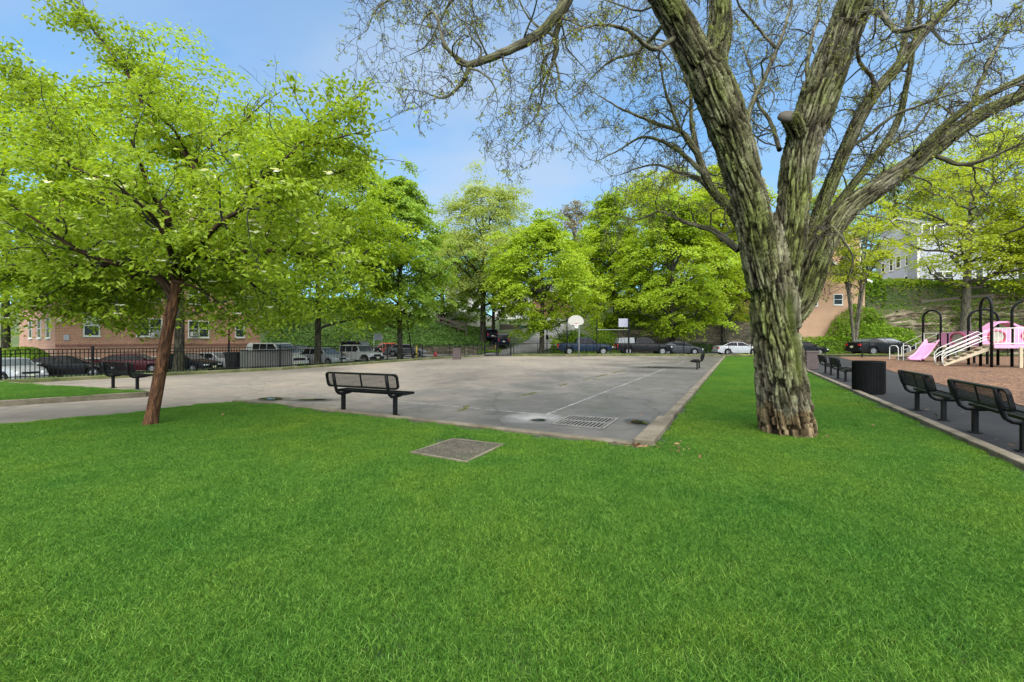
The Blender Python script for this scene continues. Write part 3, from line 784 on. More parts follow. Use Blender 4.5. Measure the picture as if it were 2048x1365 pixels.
# gates
def gate(x0, x1, y, label):
    t = thing('gate', label, 'gate', (x0, y, 0)); w = x1 - x0
    m = MB()
    for a, b_ in (((.06, .12), (w - .06, .12)), ((.06, 1.12), (w - .06, 1.12)), ((.06, .12), (.06, 1.12)), ((w - .06, .12), (w - .06, 1.12))): m.tube([(a[0], 0, a[1]), (b_[0], 0, b_[1])], .028, 6)
    m.build('gate_frame', M['black_fence'], t)
    m = MB(); k = int(w / .11)
    for j in range(1, k): m.bar((.06 + (w - .12) * j / k, 0, .12), (.06 + (w - .12) * j / k, 0, 1.12), .0075)
    m.build('infill', M['black_fence'], t)
    for x in (0, w): m = MB(); m.tube([(x, 0, 0), (x, 0, 1.3)], .042, 8); m.build('post', M['black_fence'], t)
gate(-2.75, -1.55, FAR + .1, 'left leaf of the open wire gate in the far fence')
gate(-1.42, -.1, FAR + .1, 'right leaf of the open wire gate in the far fence')

# basketball hoops ---------------------------------------------------
t = thing('basketball_hoop', 'white fan shaped backboard on a grey pole at the far end of the court', 'basketball hoop', (6.55, FAR - .9, 0))
m = MB(); m.tube([(0, 0, 0), (0, 0, 3.0), (0, -.06, 3.18), (0, -.35, 3.42), (0, -.75, 3.52)], .062, 10); m.build('pole', M['galv'], t, smooth=True)
pts = [(-.52, 2.98), (.52, 2.98), (.72, 3.12), (.76, 3.3), (.72, 3.5), (.6, 3.68), (.42, 3.82), (.2, 3.9), (-.2, 3.9), (-.42, 3.82), (-.6, 3.68), (-.72, 3.5), (-.76, 3.3), (-.72, 3.12)]
m = MB(); m.slab([(x - .42, -.80, z + .06) for x, z in pts], (0, 1, 0), .05); m.build('backboard', M['board'], t, bevel=.015)
m = MB(); m.tube([(-.42 + .23 * math.cos(a * .5236), -1.1 + .23 * math.sin(a * .5236), 3.15) for a in range(13)], .014, 6); m.bar((-.42, -.82, 3.15), (-.42, -.88, 3.15), .12, .1); m.build('rim', M['red_paint'], t)
m = MB()
for k in range(12):
    a = k * .5236; m.tube([(-.42 + .23 * math.cos(a), -1.1 + .23 * math.sin(a), 3.14), (-.42 + .13 * math.cos(a + .4), -1.1 + .13 * math.sin(a + .4), 2.72)], .009, 4)
    m.tube([(-.42 + .23 * math.cos(a), -1.1 + .23 * math.sin(a), 3.14), (-.42 + .13 * math.cos(a - .4), -1.1 + .13 * math.sin(a - .4), 2.72)], .009, 4)
m.build('net', M['net'], t)

# signs ---------------------------------------------------------------
def sign_marks(m, x0, x1, z0, z1, y, seed, rows):
    r = random.Random(seed)
    for i in range(rows):
        z = z1 - (z1 - z0) * (i + .7) / (rows + .4); x = x0 + .06
        while x < x1 - .12:
            l = r.uniform(.04, .15); m.box((x + l / 2, y, z), (l, .006, (z1 - z0) * .035)); x += l + r.uniform(.03, .06)
p = P(756, 700, 46); zb = hz(p.x, p.y)
t = thing('notice_board', 'small white notice board on two posts before the ivy bank', 'sign', (p.x, p.y, zb), .15)
zt = P(756, 668, 46).z - zb; zl = P(756, 680.5, 46).z - zb
for x in (-.43, .43): m = MB(); m.bar((x, 0, 0), (x, 0, zt), .08); m.build('post', M['white_trim'], t)
m = MB(); m.box((0, -.02, (zt + zl) / 2), (.78, .03, zt - zl)); m.box((0, 0, zt - .03), (.94, .05, .07)); m.box((0, 0, zl), (.94, .05, .07)); m.mi = 1; sign_marks(m, -.36, .36, zl + .05, zt - .05, -.04, 3, 6); m.build('sign_board', [M['sign_white'], M['sign_ink']], t)
p = P(1247, 646, 44.6)
t = thing('notice_sign', 'white square notice fixed high on a dark pole above the black pickup', 'sign', (p.x, 44.6, 0))
m = MB(); m.tube([(.60, .04, .05), (.60, .04, 3.9)], .05, 8); m.build('post', M['black_fence'], t)
m = MB(); m.box((0, 0, p.z), (1.03, .03, .88)); m.mi = 1; sign_marks(m, -.46, .46, p.z - .38, p.z + .38, -.02, 6, 8); m.build('sign_board', [M['sign_dim'], M['sign_ink']], t)
p = P(1040, 690, 52); zb = hz(p.x, p.y)
t = thing('street_name_sign', 'green street name blades on a thin grey pole by the hill road', 'sign', (p.x, p.y, zb))
m = MB(); m.tube([(0, 0, 0), (0, 0, 3.9)], .035, 8); m.build('pole', M['galv'], t)
m = MB(); m.box((.52, 0, 3.25), (.9, .02, .26)); m.box((-.3, 0, 3.40), (.5, .02, .2)); m.box((0, .03, 3.6), (.02, .7, .2)); m.build('name_blade', M['sign_green'], t)
p = P(1094, 700, 53)
t = thing('utility_box_post', 'thin dark post carrying a small box beside the hill road', 'post', (p.x, p.y, hz(p.x, p.y)))
m = MB(); m.tube([(0, 0, 0), (0, 0, 3.3)], .05, 8); m.build('post', M['black_fence'], t); m = MB(); m.box((.02, -.06, 1.95), (.32, .2, .55)); m.build('box', M['plastic'], t, bevel=.02)
# hydrant
p = P(871, 714.5, 45.0); zb = hz(p.x, p.y)
t = thing('fire_hydrant', 'small red fire hydrant on the kerb beyond the left fence', 'hydrant', (p.x, p.y, zb))
zs = (P(871, 702, 45.0).z - zb) / 1.0
m = MB(); m.lathe([(.2, 0), (.2, .06), (.14, .08), (.13, .62), (.17, .64), (.17, .68), (.15, .70), (.12, .80), (.05, .86), (.04, .92), (0.01, .93)], 16); m.build('barrel', M['red_paint'], t, smooth=True)
for ax in (-1, 1): m = MB(); m.lathe([(.06, ax * .12), (.06, ax * .2), (.075, ax * .2), (.075, ax * .25), (.02, ax * .27)], 10, (0, 0, .5), 'X'); m.build('hose_cap', M['red_paint'], t)
m = MB(); m.lathe([(.08, -.10), (.08, -.2), (.095, -.2), (.095, -.25)], 10, (0, 0, .42), 'Y'); m.build('pumper_cap', M['red_paint'], t)
t.scale = (zs, zs, zs)
p = G(829, 700); p = P(832, 696, 46)
t = thing('yellow_bollard', 'short yellow bollard behind the left fence near the tree', 'bollard', (P(833, 700, 48).x, 48, hz(P(833, 700, 48).x, 48)))
m = MB(); m.lathe([(.11, 0), (.11, 1.3), (.06, 1.38)], 12); m.build('post', M['yellow_paint'], t, smooth=True)
p = P(992, 690, 56); t = thing('small_yellow_post', 'small yellow post on the grassy bank beside the hill road', 'bollard', (p.x, 56, hz(p.x, 56)))
m = MB(); m.lathe([(.09, 0), (.09, .7), (.13, .74), (.13, .85), (.05, .9)], 12); m.build('post', M['yellow_paint'], t)
# cabinet and cans behind the fence
w_ = (FD - FC).normalized(); q0 = Vector((-13.35, 22.75, 0)); q0 = FC + (FB - FC).normalized() * 0.15 - V * .75
t = thing('electrical_cabinet', 'grey sheet metal utility cabinet standing just behind the picket fence', 'cabinet', (q0.x + .05, q0.y - .15, .02), math.atan2(w_.y, w_.x) - .12)
m = MB(); m.box((0, 0, .5), (2.3, .8, 1.0)); m.build('body', M['grey_cabinet'], t, bevel=.015)
m = MB(); m.box((0, 0, 1.02), (2.4, .9, .05)); m.build('lid', M['grey_cabinet'], t, bevel=.01)
for s_ in (-.57, .57): m = MB(); m.box((s_, -.41, .5), (1.08, .02, .9)); m.box((s_ * .15, -.425, .55), (.03, .02, .16)); m.build('door', M['grey_cabinet'], t)
m = MB(); m.box((0, 0, -.05), (2.5, 1.0, .14)); m.build('plinth', M['concrete'], t)
for i, px in enumerate((462, 478, 493)):
    pp = P(px, 720, 21.6 + .3 * i)
    t = thing('wheelie_bin', ['black lidded bin behind the fence, farthest left of three', 'black lidded bin behind the fence, middle of three', 'black lidded bin behind the fence, nearest the grey cabinet'][i], 'bin', (pp.x, pp.y, .0), .5, 'black bins behind the left fence')
    m = MB(); vs = []
    for z, s_ in ((.08, .20), (.86, .27)): vs += [(x * s_, y * s_, z) for x, y in ((-1, -1), (1, -1), (1, 1), (-1, 1))]
    m.add(vs, [(3, 2, 1, 0), (4, 5, 6, 7)] + [(k, (k + 1) % 4, 4 + (k + 1) % 4, 4 + k) for k in range(4)]); m.build('body', M['plastic'], t, bevel=.02)
    m = MB(); m.box((0, 0, .90), (.6, .62, .07)); m.box((0, .32, .92), (.4, .06, .05)); m.build('lid', M['plastic'], t, bevel=.02)
    for s_ in (-.22, .22): m = MB(); m.lathe([(.09, -.03), (.09, .03)], 12, (s_, .25, .09), 'X'); m.build('wheel', M['tyre'], t)
# lamp post before the brick building
p = P(458, 720, 33); zb = hz(p.x, p.y)
t = thing('lamp_post', 'slim dark lamp post standing in front of the brick building', 'lamp post', (p.x, p.y, zb))
m = MB(); m.tube([(0, 0, 0), (0, 0, 3.95 - zb)], [.07, .045], 8); m.build('pole', M['black_fence'], t); m = MB(); m.lathe([(.16, 3.95 - zb), (.2, 4.15 - zb), (.1, 4.35 - zb), (.03, 4.4 - zb)], 12); m.build('lamp_head', M['plastic'], t)
# leaning wire pole by the tree on the left
p0, p1 = P(826, 712, 43.5), P(815, 646, 43.5)
t = thing('leaning_pole', 'thin dark leaning pole beside the tree along the left fence', 'pole', (p0.x, p0.y, hz(p0.x, p0.y)))
m = MB(); m.tube([(0, 0, 0), (p1.x - p0.x, 0, p1.z - hz(p0.x, p0.y))], .06, 8); m.build('shaft', M['black_fence'], t)
m = MB(); m.lathe([(.1, 0.01), (.1, .2)], 8); m.build('collar', M['black_fence'], t)

# ================================================================== playground
PO = Vector((27.2, 24.2, 0))
t = thing('play_structure', 'pink slide and climbing frame with tan stairs and white rails', 'playground', tuple(PO), math.atan2(U.y, U.x))
# local x = away (a), local y = -(right) -> use (a, -b)
def L3(a, b, z): return Vector((a, -b, z))
bkm, wm = M['black_metal'], M['white_metal']
_c, _s = math.cos(R(33)), math.sin(R(33))
def RB(a, b): return (6.9 + a * _c - b * -_s * 1.0, 0.0 - a * _s + b * _c)   # the slide deck stands turned against the rest
def arch(a0, b0, a1, b1, h, name='arch', r=.068):
    m = MB(); p0, p1 = L3(a0, b0, 0), L3(a1, b1, 0); w = (p1 - p0).length / 2; pts = [p0, p0 + Vector((0, 0, h - w))]
    for k in range(1, 12):
        an = math.pi * k / 12; c_ = (p0 + p1) / 2 + (p0 - p1) / 2 * math.cos(an); pts.append(c_ + Vector((0, 0, h - w + w * math.sin(an) * .95)))
    pts += [p1 + Vector((0, 0, h - w)), p1]; m.tube(pts, r, 12); m.build(name, bkm, t, smooth=True)
def post(a, b, h, mat=bkm, r=.068, name='post'):
    m = MB(); m.tube([L3(a, b, 0), L3(a, b, h)], r, 12); m.build(name, mat, t, smooth=False)
arch(0, 0, 1.25, 0, 4.05); arch(1.25, 1.3, 1.25, 2.9, 3.95); arch(2.9, .05, 2.9, 1.35, 3.5); arch(6.9, 0.0, *RB(1.2, 0), 3.75)
post(5.75, 0.02, 2.05); post(1.25, 1.3, 1.3); post(5.75, 1.3, 2.0); post(*RB(1.2, 1.2), 2.0); post(*RB(0, 1.2), 2.0); post(4.3, 1.4, 1.1)
tan = M['tan_plastic']
def deck(a0, a1, b0, b1, z): 
    m = MB(); c_ = L3((a0 + a1) / 2, (b0 + b1) / 2, z - .07); m.box(c_, (a1 - a0, b1 - b0, .13)); m.build('deck', tan, t, bevel=.012)
deck(.07, 1.19, .05, 1.25, 1.25); deck(.08, 1.15, 1.27, 5.2, 1.25); deck(1.33, 5.7, .35, 1.1, 1.15)
m = MB(); m.prism([tuple(L3(*RB(a_, b_), 0))[:2] for a_, b_ in ((.03, .03), (1.17, .03), (1.17, 1.2), (.03, 1.2))], 1.07, 1.2); m.build('deck', tan, t, bevel=.012)
for bb in (1.15, 4.0): m = MB(); m.box(L3(.0, bb, .59), (.13, .13, 1.18)); m.build('deck_leg', tan, t, bevel=.01)
# stairs towards the court side
m = MB(); 
for a in (.12, 1.12):
    m.slab([L3(a, .02, 1.2), L3(a, .02, .98), L3(a, -1.95, .0), L3(a, -1.95, .12), L3(a, -1.85, .17)], (1, 0, 0), .045)
m.build('stair_stringer', tan, t)
m = MB()
for k in range(6):
    f = (k + .6) / 6.4; m.box(L3(.64, -1.92 + 1.95 * f, .10 + 1.08 * f), (.95, .26, .045))
m.build('stair_tread', tan, t, bevel=.006)
for a in (.08, 1.2):
    for dz in (.42, .58, .86):
        m = MB(); m.tube([L3(a, -1.97, .05), L3(a, -2.06, .10 + dz * .75), L3(a, -1.86, .20 + dz), L3(a, -.15, 1.2 + dz), L3(a, .0, 1.2 + dz - .1)], .023, 8); m.build('stair_rail', wm, t, smooth=True)
m = MB(); m.tube([L3(1.6, -.55, .35), L3(1.6, -.95, .28), L3(1.6, -.95, .85), L3(1.6, -.55, .95)], .022, 8); m.build('grab_loop', wm, t, smooth=True)
# panels
def panel(a0, b0, a1, b1, z0, z1, mat, ring=None, name='panel'):
    p0, p1 = L3(a0, b0, 0), L3(a1, b1, 0); d = (p1 - p0).normalized(); n = Vector((d.y, -d.x, 0)); w = (p1 - p0).length
    m = MB(); 
    if ring:
        cx, cz, rx, rz_ = w / 2, (z0 + z1) / 2, ring[0], ring[1]; K = 32; outer, inner = [], []
        for k in range(K):
            an = 2 * math.pi * k / K; c_, s_ = math.cos(an), math.sin(an); sc = 1 / max(abs(c_), abs(s_))
            outer.append((cx + c_ * sc * w / 2, cz + s_ * sc * (z1 - z0) / 2)); inner.append((cx + rx * c_, cz + rz_ * s_))
        V3 = lambda u, z, o: p0 + d * u + Vector((0, 0, z)) + n * o
        vs = [V3(*q, .02) for q in outer] + [V3(*q, .02) for q in inner] + [V3(*q, -.02) for q in outer] + [V3(*q, -.02) for q in inner]
        fs = []
        for k in range(K):
            j = (k + 1) % K; fs += [(k, j, K + j, K + k), (2 * K + k, 3 * K + k, 3 * K + j, 2 * K + j), (K + k, K + j, 3 * K + j, 3 * K + k), (k, 2 * K + k, 2 * K + j, j)]
        m.add(vs, fs); o = m.build(name, mat, t)
        m = MB(); m.tube([V3(*q, .03) for q in inner + inner[:1]], .045, 6, False); m.build('window_ring', M['red_plastic'], o)
        m = MB(); m.slab([V3(cx + (q[0] - cx) * .97, cz + (q[1] - cz) * .97, .0) for q in inner], n, .008); m.build('bubble_window', M['dome'], o)
    else:
        m.slab([p0 + Vector((0, 0, z0)), p1 + Vector((0, 0, z0)), p1 + Vector((0, 0, z1)), p0 + Vector((0, 0, z1))], n, .035); m.build(name, mat, t, bevel=.01)
M['dome'] = simple('cloudy_clear_plastic', (.42, .38, .32), .2, 0, .25, 2)
panel(5.6, .02, 2.98, .04, 1.18, 2.12, M['pink_pale'], (1.0, .40))
panel(2.8, .06, 1.35, .06, 1.18, 2.10, M['pink']); panel(6.82, .02, 5.85, .02, 1.18, 2.08, M['pink'])
panel(1.2, .06, 1.2, 1.24, 1.3, 2.2, M['pink'], (.36, .36))
panel(1.22, 1.38, 1.22, 3.2, 1.3, 2.3, M['pink'], (.62, .40)); panel(1.2, 3.2, 1.2, 5.1, 1.3, 2.2, M['red_plastic'])
# tunnel roof
m = MB(); K = 14; prof = [(-.62, 2.22), (-.4, 2.42), (-.2, 2.60), (-.05, 2.66), (.25, 2.66), (.42, 2.58), (.75, 2.36), (1.15, 2.22)]
vs = [L3(1.35, .95 + x, z) for x, z in prof] + [L3(2.45, .95 + x, z) for x, z in prof]; n = len(prof)
vs += [L3(1.35, .95 + x * .93, z - .1) for x, z in prof] + [L3(2.45, .95 + x * .93, z - .1) for x, z in prof]
fs = [(i, i + 1, n + i + 1, n + i) for i in range(n - 1)] + [(2 * n + i, 3 * n + i, 3 * n + i + 1, 2 * n + i + 1) for i in range(n - 1)] + [(i, 2 * n + i, 2 * n + i + 1, i + 1) for i in range(n - 1)] + [(n + i, n + i + 1, 3 * n + i + 1, 3 * n + i) for i in range(n - 1)]
m.add(vs, fs); m.build('tunnel_roof', M['pink'], t)
# white picket rail along the bridge
m = MB(); a = .0
for z in (1.36, 2.22): m.tube([L3(a, .1, z), L3(a, 5.2, z)], .028, 6)
for k in range(33): m.tube([L3(a, .1 + k * .16, 1.36), L3(a, .1 + k * .16, 2.22)], .016, 5)
m.build('picket_rail', wm, t)
m = MB(); m.box(L3(-.01, 2.6, 1.2), (.05, 5.0, .2)); m.build('fascia', M['pink_pale'], t)
# slide
m = MB(); prof = [(.08, 1.32), (-.08, 1.2), (-.36, .86), (-.66, .46), (-.90, .24), (-1.15, .17), (-1.32, .16)]; sec = [(-.42, .22), (-.36, .26), (-.30, .22), (-.27, .02), (.27, .02), (.30, .22), (.36, .26), (.42, .22)]
vs, fs = [], []; n = len(sec)
for i, (bb, z) in enumerate(prof):
    k = 1.0 if i < 4 else 1.0 + .05 * (i - 3)
    wl_ = 1.25 if i > 0 else 1.3
    hh = 1.25 if i < 5 else (.8 if i == 5 else .45)
    vs += [L3(*RB(.6 + s_[0] * k * 1.25, bb), z + s_[1] * hh) for s_ in sec]
base = len(vs); vs += [v - Vector((0, 0, .05)) for v in vs]
for i in range(len(prof) - 1):
    for j in range(n - 1):
        q = (i * n + j, i * n + j + 1, (i + 1) * n + j + 1, (i + 1) * n + j); fs += [q, tuple(base + x for x in reversed(q))]
    for j in (0, n - 1): q = (i * n + j, (i + 1) * n + j, base + (i + 1) * n + j, base + i * n + j); fs.append(q)
for i in (0, len(prof) - 1): fs += [(i * n + j, i * n + j + 1, base + i * n + j + 1, base + i * n + j) for j in range(n - 1)]
m.add(vs, fs); m.build('slide', M['pink_slide'] if 'pink_slide' in M else M['pink'], t, smooth=False, bevel=.01)
m = MB(); m.tube([L3(*RB(.6, -1.0), 0), L3(*RB(.6, -1.0), .14)], .05, 8); m.build('slide_foot', bkm, t)
# rails around slide top and transfer steps
def LR(a, b, z): return L3(*RB(a, b), z)
for a in (.06, 1.14):
    m = MB(); m.tube([LR(a, .0, 1.2), LR(a, .0, 2.05), LR(a + (.05 if a < .5 else -.05), .0, 2.05)], .024, 6); m.build('slide_rail', wm, t)
m = MB(); m.tube([LR(-.5, -.02, 2.06), LR(1.2, -.02, 2.06)], .026, 6); m.build('slide_rail', wm, t)
for bb in (.05, 1.1):
    for dz in (.35, .85):
        m = MB(); m.tube([LR(1.2, bb, 1.15 + dz), LR(2.5, bb, .52 + dz), LR(2.7, bb, .45 + dz)], .024, 6); m.build('step_rail', wm, t)
    m = MB(); m.tube([LR(2.7, bb, 0), LR(2.7, bb, 1.35)], .026, 6); m.build('rail_post', wm, t)
    m = MB(); m.tube([LR(3.1, bb, 0), LR(3.1, bb, .95), LR(3.25, bb, 1.12), LR(3.65, bb, 1.14), LR(3.8, bb, 1.0), LR(3.8, bb, 0)], .026, 8); m.build('grab_rail', wm, t)
    pl = [LR(1.2, bb, 1.16), LR(1.2, bb, .94), LR(2.65, bb, .32), LR(2.65, bb, .52)]
    m = MB(); m.slab(pl, LR(0, 1, 0) - LR(0, 0, 0), .05); m.build('step_stringer', tan, t)
m = MB()
for k in range(4): m.prism([tuple(LR(a_, b_, 0))[:2] for a_, b_ in ((1.22 + .36 * k, .1), (1.55 + .36 * k, .1), (1.55 + .36 * k, 1.08), (1.22 + .36 * k, 1.08))], .96 - .16 * k, 1.01 - .16 * k)
m.build('step_tread', tan, t)
m = MB(); m.prism([tuple(LR(a_, b_, 0))[:2] for a_, b_ in ((2.68, .08), (3.85, .08), (3.85, 1.08), (2.68, 1.08))], .26, .38); m.build('deck', tan, t, bevel=.012)
m = MB(); m.prism([tuple(LR(a_, b_, 0))[:2] for a_, b_ in ((3.2, .2), (3.4, .2), (3.4, 1.0), (3.2, 1.0))], 0, .26); m.build('platform_foot', tan, t)
# small post in the grass strip beside the chips
p = G(1724, 716); tt = thing('short_post', 'short black post at the corner of the wood chip bed', 'post', (p.x, p.y, 0)); m = MB(); m.tube([(0, 0, 0), (0, 0, .55)], .05, 8); m.build('shaft', bkm, tt); m = MB(); m.lathe([(.06, .55), (.06, .6), (.02, .62)], 8); m.build('cap', bkm, tt)
# ================================================================== vehicles (local +X = nose, origin on the ground under the middle)
def car_mesh(kind):
    """side profile data: L length, W width, zb sill, shoulder line, roof line (rear to front), wheels"""
    d = dict(
    sedan=dict(L=4.75, W=1.82, zb=.22, wr=.33, wx=(-1.38, 1.42), sh=[(-2.37, .62), (-2.33, .92), (-2.0, 1.0), (-1.55, 1.02), (0, .98), (.95, .96), (1.5, .90), (2.05, .78), (2.3, .66), (2.37, .55)],
        roof=[(-1.95, 1.0), (-1.05, 1.40), (-.55, 1.46), (.05, 1.455), (.40, 1.40), (1.25, .95)], pill=(-.28,), top=.66),
    fastback=dict(L=4.85, W=1.87, zb=.22, wr=.35, wx=(-1.42, 1.45), sh=[(-2.42, .66), (-2.38, .98), (-2.1, 1.06), (-1.6, 1.05), (0, 1.0), (.95, .97), (1.5, .90), (2.1, .78), (2.35, .66), (2.42, .55)],
        roof=[(-2.05, 1.06), (-1.1, 1.38), (-.5, 1.46), (.0, 1.46), (.45, 1.38), (1.35, .95)], pill=(-.3,), top=.66),
    hatch=dict(L=3.85, W=1.72, zb=.20, wr=.31, wx=(-1.2, 1.25), sh=[(-1.92, .6), (-1.88, .92), (-1.6, .97), (0, .94), (.75, .93), (1.25, .88), (1.7, .76), (1.88, .62), (1.92, .5)],
        roof=[(-1.80, .97), (-1.5, 1.38), (-.9, 1.43), (.0, 1.42), (.3, 1.37), (.78, .93)], pill=(-.1,), top=.68),
    suv=dict(L=4.6, W=1.86, zb=.27, wr=.36, wx=(-1.3, 1.38), sh=[(-2.3, .7), (-2.27, 1.02), (-2.0, 1.08), (0, 1.04), (.9, 1.04), (1.5, .99), (2.0, .88), (2.24, .74), (2.3, .6)],
        roof=[(-2.22, 1.06), (-1.9, 1.60), (-1.3, 1.69), (-.2, 1.70), (.35, 1.62), (1.15, 1.04)], pill=(-1.05, -.1), top=.70),
    boxy=dict(L=4.5, W=1.88, zb=.42, wr=.41, wx=(-1.4, 1.5), sh=[(-2.2, .62), (-2.2, 1.12), (-2.1, 1.16), (0, 1.16), (.75, 1.16), (1.3, 1.14), (2.0, 1.08), (2.15, .98), (2.2, .66)],
        roof=[(-2.18, 1.15), (-2.12, 1.82), (-1.9, 1.86), (.2, 1.84), (.42, 1.78), (.75, 1.16)], pill=(-1.2, -.3), top=.78),
    pickup=dict(L=5.8, W=2.0, zb=.42, wr=.41, wx=(-1.75, 1.85), sh=[(-2.9, .66), (-2.9, 1.18), (-2.8, 1.22), (-1.0, 1.22), (.9, 1.18), (1.3, 1.18), (2.2, 1.12), (2.7, 1.02), (2.86, .86), (2.9, .6)],
        roof=[(-1.0, 1.22), (-.85, 1.82), (-.5, 1.90), (.2, 1.89), (.55, 1.82), (1.25, 1.18)], pill=(-.05,), top=.72),
    van=dict(L=5.7, W=2.02, zb=.30, wr=.37, wx=(-1.7, 1.85), sh=[(-2.85, .6), (-2.85, 1.2), (-2.75, 1.24), (0, 1.24), (1.2, 1.22), (1.75, 1.16), (2.5, 1.02), (2.78, .88), (2.85, .55)],
        roof=[(-2.82, 1.22), (-2.7, 1.98), (-2.4, 2.12), (.4, 2.14), (.85, 2.06), (1.75, 1.18)], pill=(-1.9, -.95, -.05), top=.76),
    )
    return d[kind]
def poly_at(line, x):
    for (x0, z0), (x1, z1) in zip(line[:-1], line[1:]):
        if x0 <= x <= x1: return z0 + (z1 - z0) * (x - x0) / max(1e-6, x1 - x0)
    return line[0][1] if x < line[0][0] else line[-1][1]
def make_car(name, label, cat, kind, pmat, loc, head, group=None, dark=False, cap=None, glass='glass', spare=False, front='round', scale=1.0):
    d = car_mesh(kind); L, W, zb, wr = d['L'], d['W'], d['zb'], d['wr']; hw = W / 2
    t = thing(name, label, cat, loc, math.atan2(head[1], head[0]), group); t.scale = (scale,) * 3
    # ---- lower body
    xs = sorted(set([round(x, 3) for x in np.linspace(-L / 2, L / 2, 15)] + [p[0] for p in d['sh']] + [round(wx + (wr + .07) * math.cos(R(a)), 3) for wx in d['wx'] for a in range(0, 181, 15)]))
    def half(x):          # plan taper at the ends
        e = max(0, (abs(x) - (L / 2 - .75)) / .75); return hw * (1 - .16 * e * e)
    vs, fs = [], []; secs = []
    for x in xs:
        zt = poly_at(d['sh'], x); h = half(x); z0 = zb + (.10 if abs(x) > L / 2 - .25 else 0)
        za = z0
        for wx in d['wx']:
            q = (wr + .07) ** 2 - (x - wx) ** 2
            if q > 0: za = max(za, wr + math.sqrt(q))
        za = min(za, zt - .06); zm = max(za + .02, z0 + (zt - z0) * .55)
        zm = min(zm, zt - .03)
        sec = [(h * .80, za), (h * .985, za + .01), (h * 1.0, zm), (h * .965, zt - .02), (h * .90, zt + .015), (h * .45, zt + .045)]
        secs.append([(x, y, z) for y, z in sec] + [(x, 0, zt + .05)] + [(x, -y, z) for y, z in reversed(sec)])
    n = len(secs[0]); vs = [v for s_ in secs for v in s_]
    for i in range(len(secs) - 1):
        for j in range(n): k = (j + 1) % n; fs.append((i * n + j, i * n + k, (i + 1) * n + k, (i + 1) * n + j))
    fs += [tuple(range(n)), tuple((len(secs) - 1) * n + j for j in reversed(range(n)))]
    m = MB(); m.add(vs, fs)
    body = m.build('body', pmat, t, smooth=True)
    try:
        es = body.modifiers.new('split', 'EDGE_SPLIT'); es.split_angle = R(32)
    except Exception: pass
    # ---- cabin
    rf = d['roof']; zsh = min(rf[0][1], rf[-1][1]); ztop = max(p[1] for p in rf); yb, yt = hw * .93, hw * d['top'] + .06
    ys = lambda z: yb + (yt - yb) * (z - zsh) / (ztop - zsh)
    m = MB(); vs = [(x, ys(z), z) for x, z in rf] + [(x, -ys(z), z) for x, z in rf]; k = len(rf)
    m.add(vs, [tuple(range(k)), tuple(range(2 * k - 1, k - 1, -1))] + [(i, k + i, k + i + 1, i + 1) for i in range(k - 1)])
    m.build('cabin', pmat, t, bevel=.05, seg=3)
    g = M[glass]
    def inset(x, z, s_, o=.006): return (x, s_ * (ys(z) + o), z)
    lo = zsh + .05; hi = ztop - .10
    def xr(z, front):
        line = [(p[1], p[0]) for p in (rf[::-1] if front else rf)]
        pz = []
        for (z0, x0), (z1, x1) in zip(line[:-1], line[1:]):
            if z0 <= z <= z1: return x0 + (x1 - x0) * (z - z0) / max(1e-6, z1 - z0)
        return line[-1][1]
    bounds = [None] + list(d['pill']) + [None]
    for s_ in (1, -1):
        for a, b_ in zip(bounds[:-1], bounds[1:]):
            q = []
            x0l = xr(lo, False) + .14 if a is None else a + .035; x0h = xr(hi, False) + .14 if a is None else a + .035
            x1l = xr(lo, True) - .12 if b_ is None else b_ - .035; x1h = xr(hi, True) - .12 if b_ is None else b_ - .035
            if kind == 'van' and a is None: continue
            if x1h - x0h < .05: x1h = x0h + .05
            mm = MB(); mm.slab([inset(x0l, lo, s_), inset(x1l, lo, s_), inset(x1h, hi, s_), inset(x0h, hi, s_)], (0, s_, 0), .004); mm.build('side_window', g, t)
        mm = MB(); fx = xr(zsh + .12, True) - .06; mm.box((fx, s_ * (hw + .06), zsh + .12), (.14, .2, .13)); mm.build('wing_mirror', M['plastic'] if dark else pmat, t, bevel=.03)
        for hx in [(-.75 if len(d['pill']) < 2 else -.9), .22]:
            mm = MB(); mm.box((hx, s_ * (hw + .008), zsh - .13), (.2, .03, .035)); mm.build('door_handle', pmat, t)
    def endglass(p, q, ilo, ihi, nm):
        (x0, z0), (x1, z1) = p, q
        f = lambda u: (x0 + (x1 - x0) * u, z0 + (z1 - z0) * u)
        a, b_ = f(ilo), f(ihi); nx, nz = -(z1 - z0), (x1 - x0)
        if nz < 0: nx, nz = -nx, -nz
        if nm == 'windshield' and nx < 0: nx, nz = -nx, -nz
        if nm == 'rear_window' and nx > 0: nx, nz = -nx, -nz
        l = math.hypot(nx, nz); nx, nz = nx / l, nz / l; o = .006
        ya, yb_ = ys(a[1]) - .09, ys(b_[1]) - .09
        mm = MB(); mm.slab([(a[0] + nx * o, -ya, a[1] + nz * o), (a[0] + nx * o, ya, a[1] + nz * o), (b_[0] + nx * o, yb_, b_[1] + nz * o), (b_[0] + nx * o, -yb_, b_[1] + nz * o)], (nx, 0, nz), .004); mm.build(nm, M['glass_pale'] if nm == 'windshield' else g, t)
    endglass(rf[-1], rf[-2], .10, .96, 'windshield'); endglass(rf[0], rf[1], .16, .92, 'rear_window')
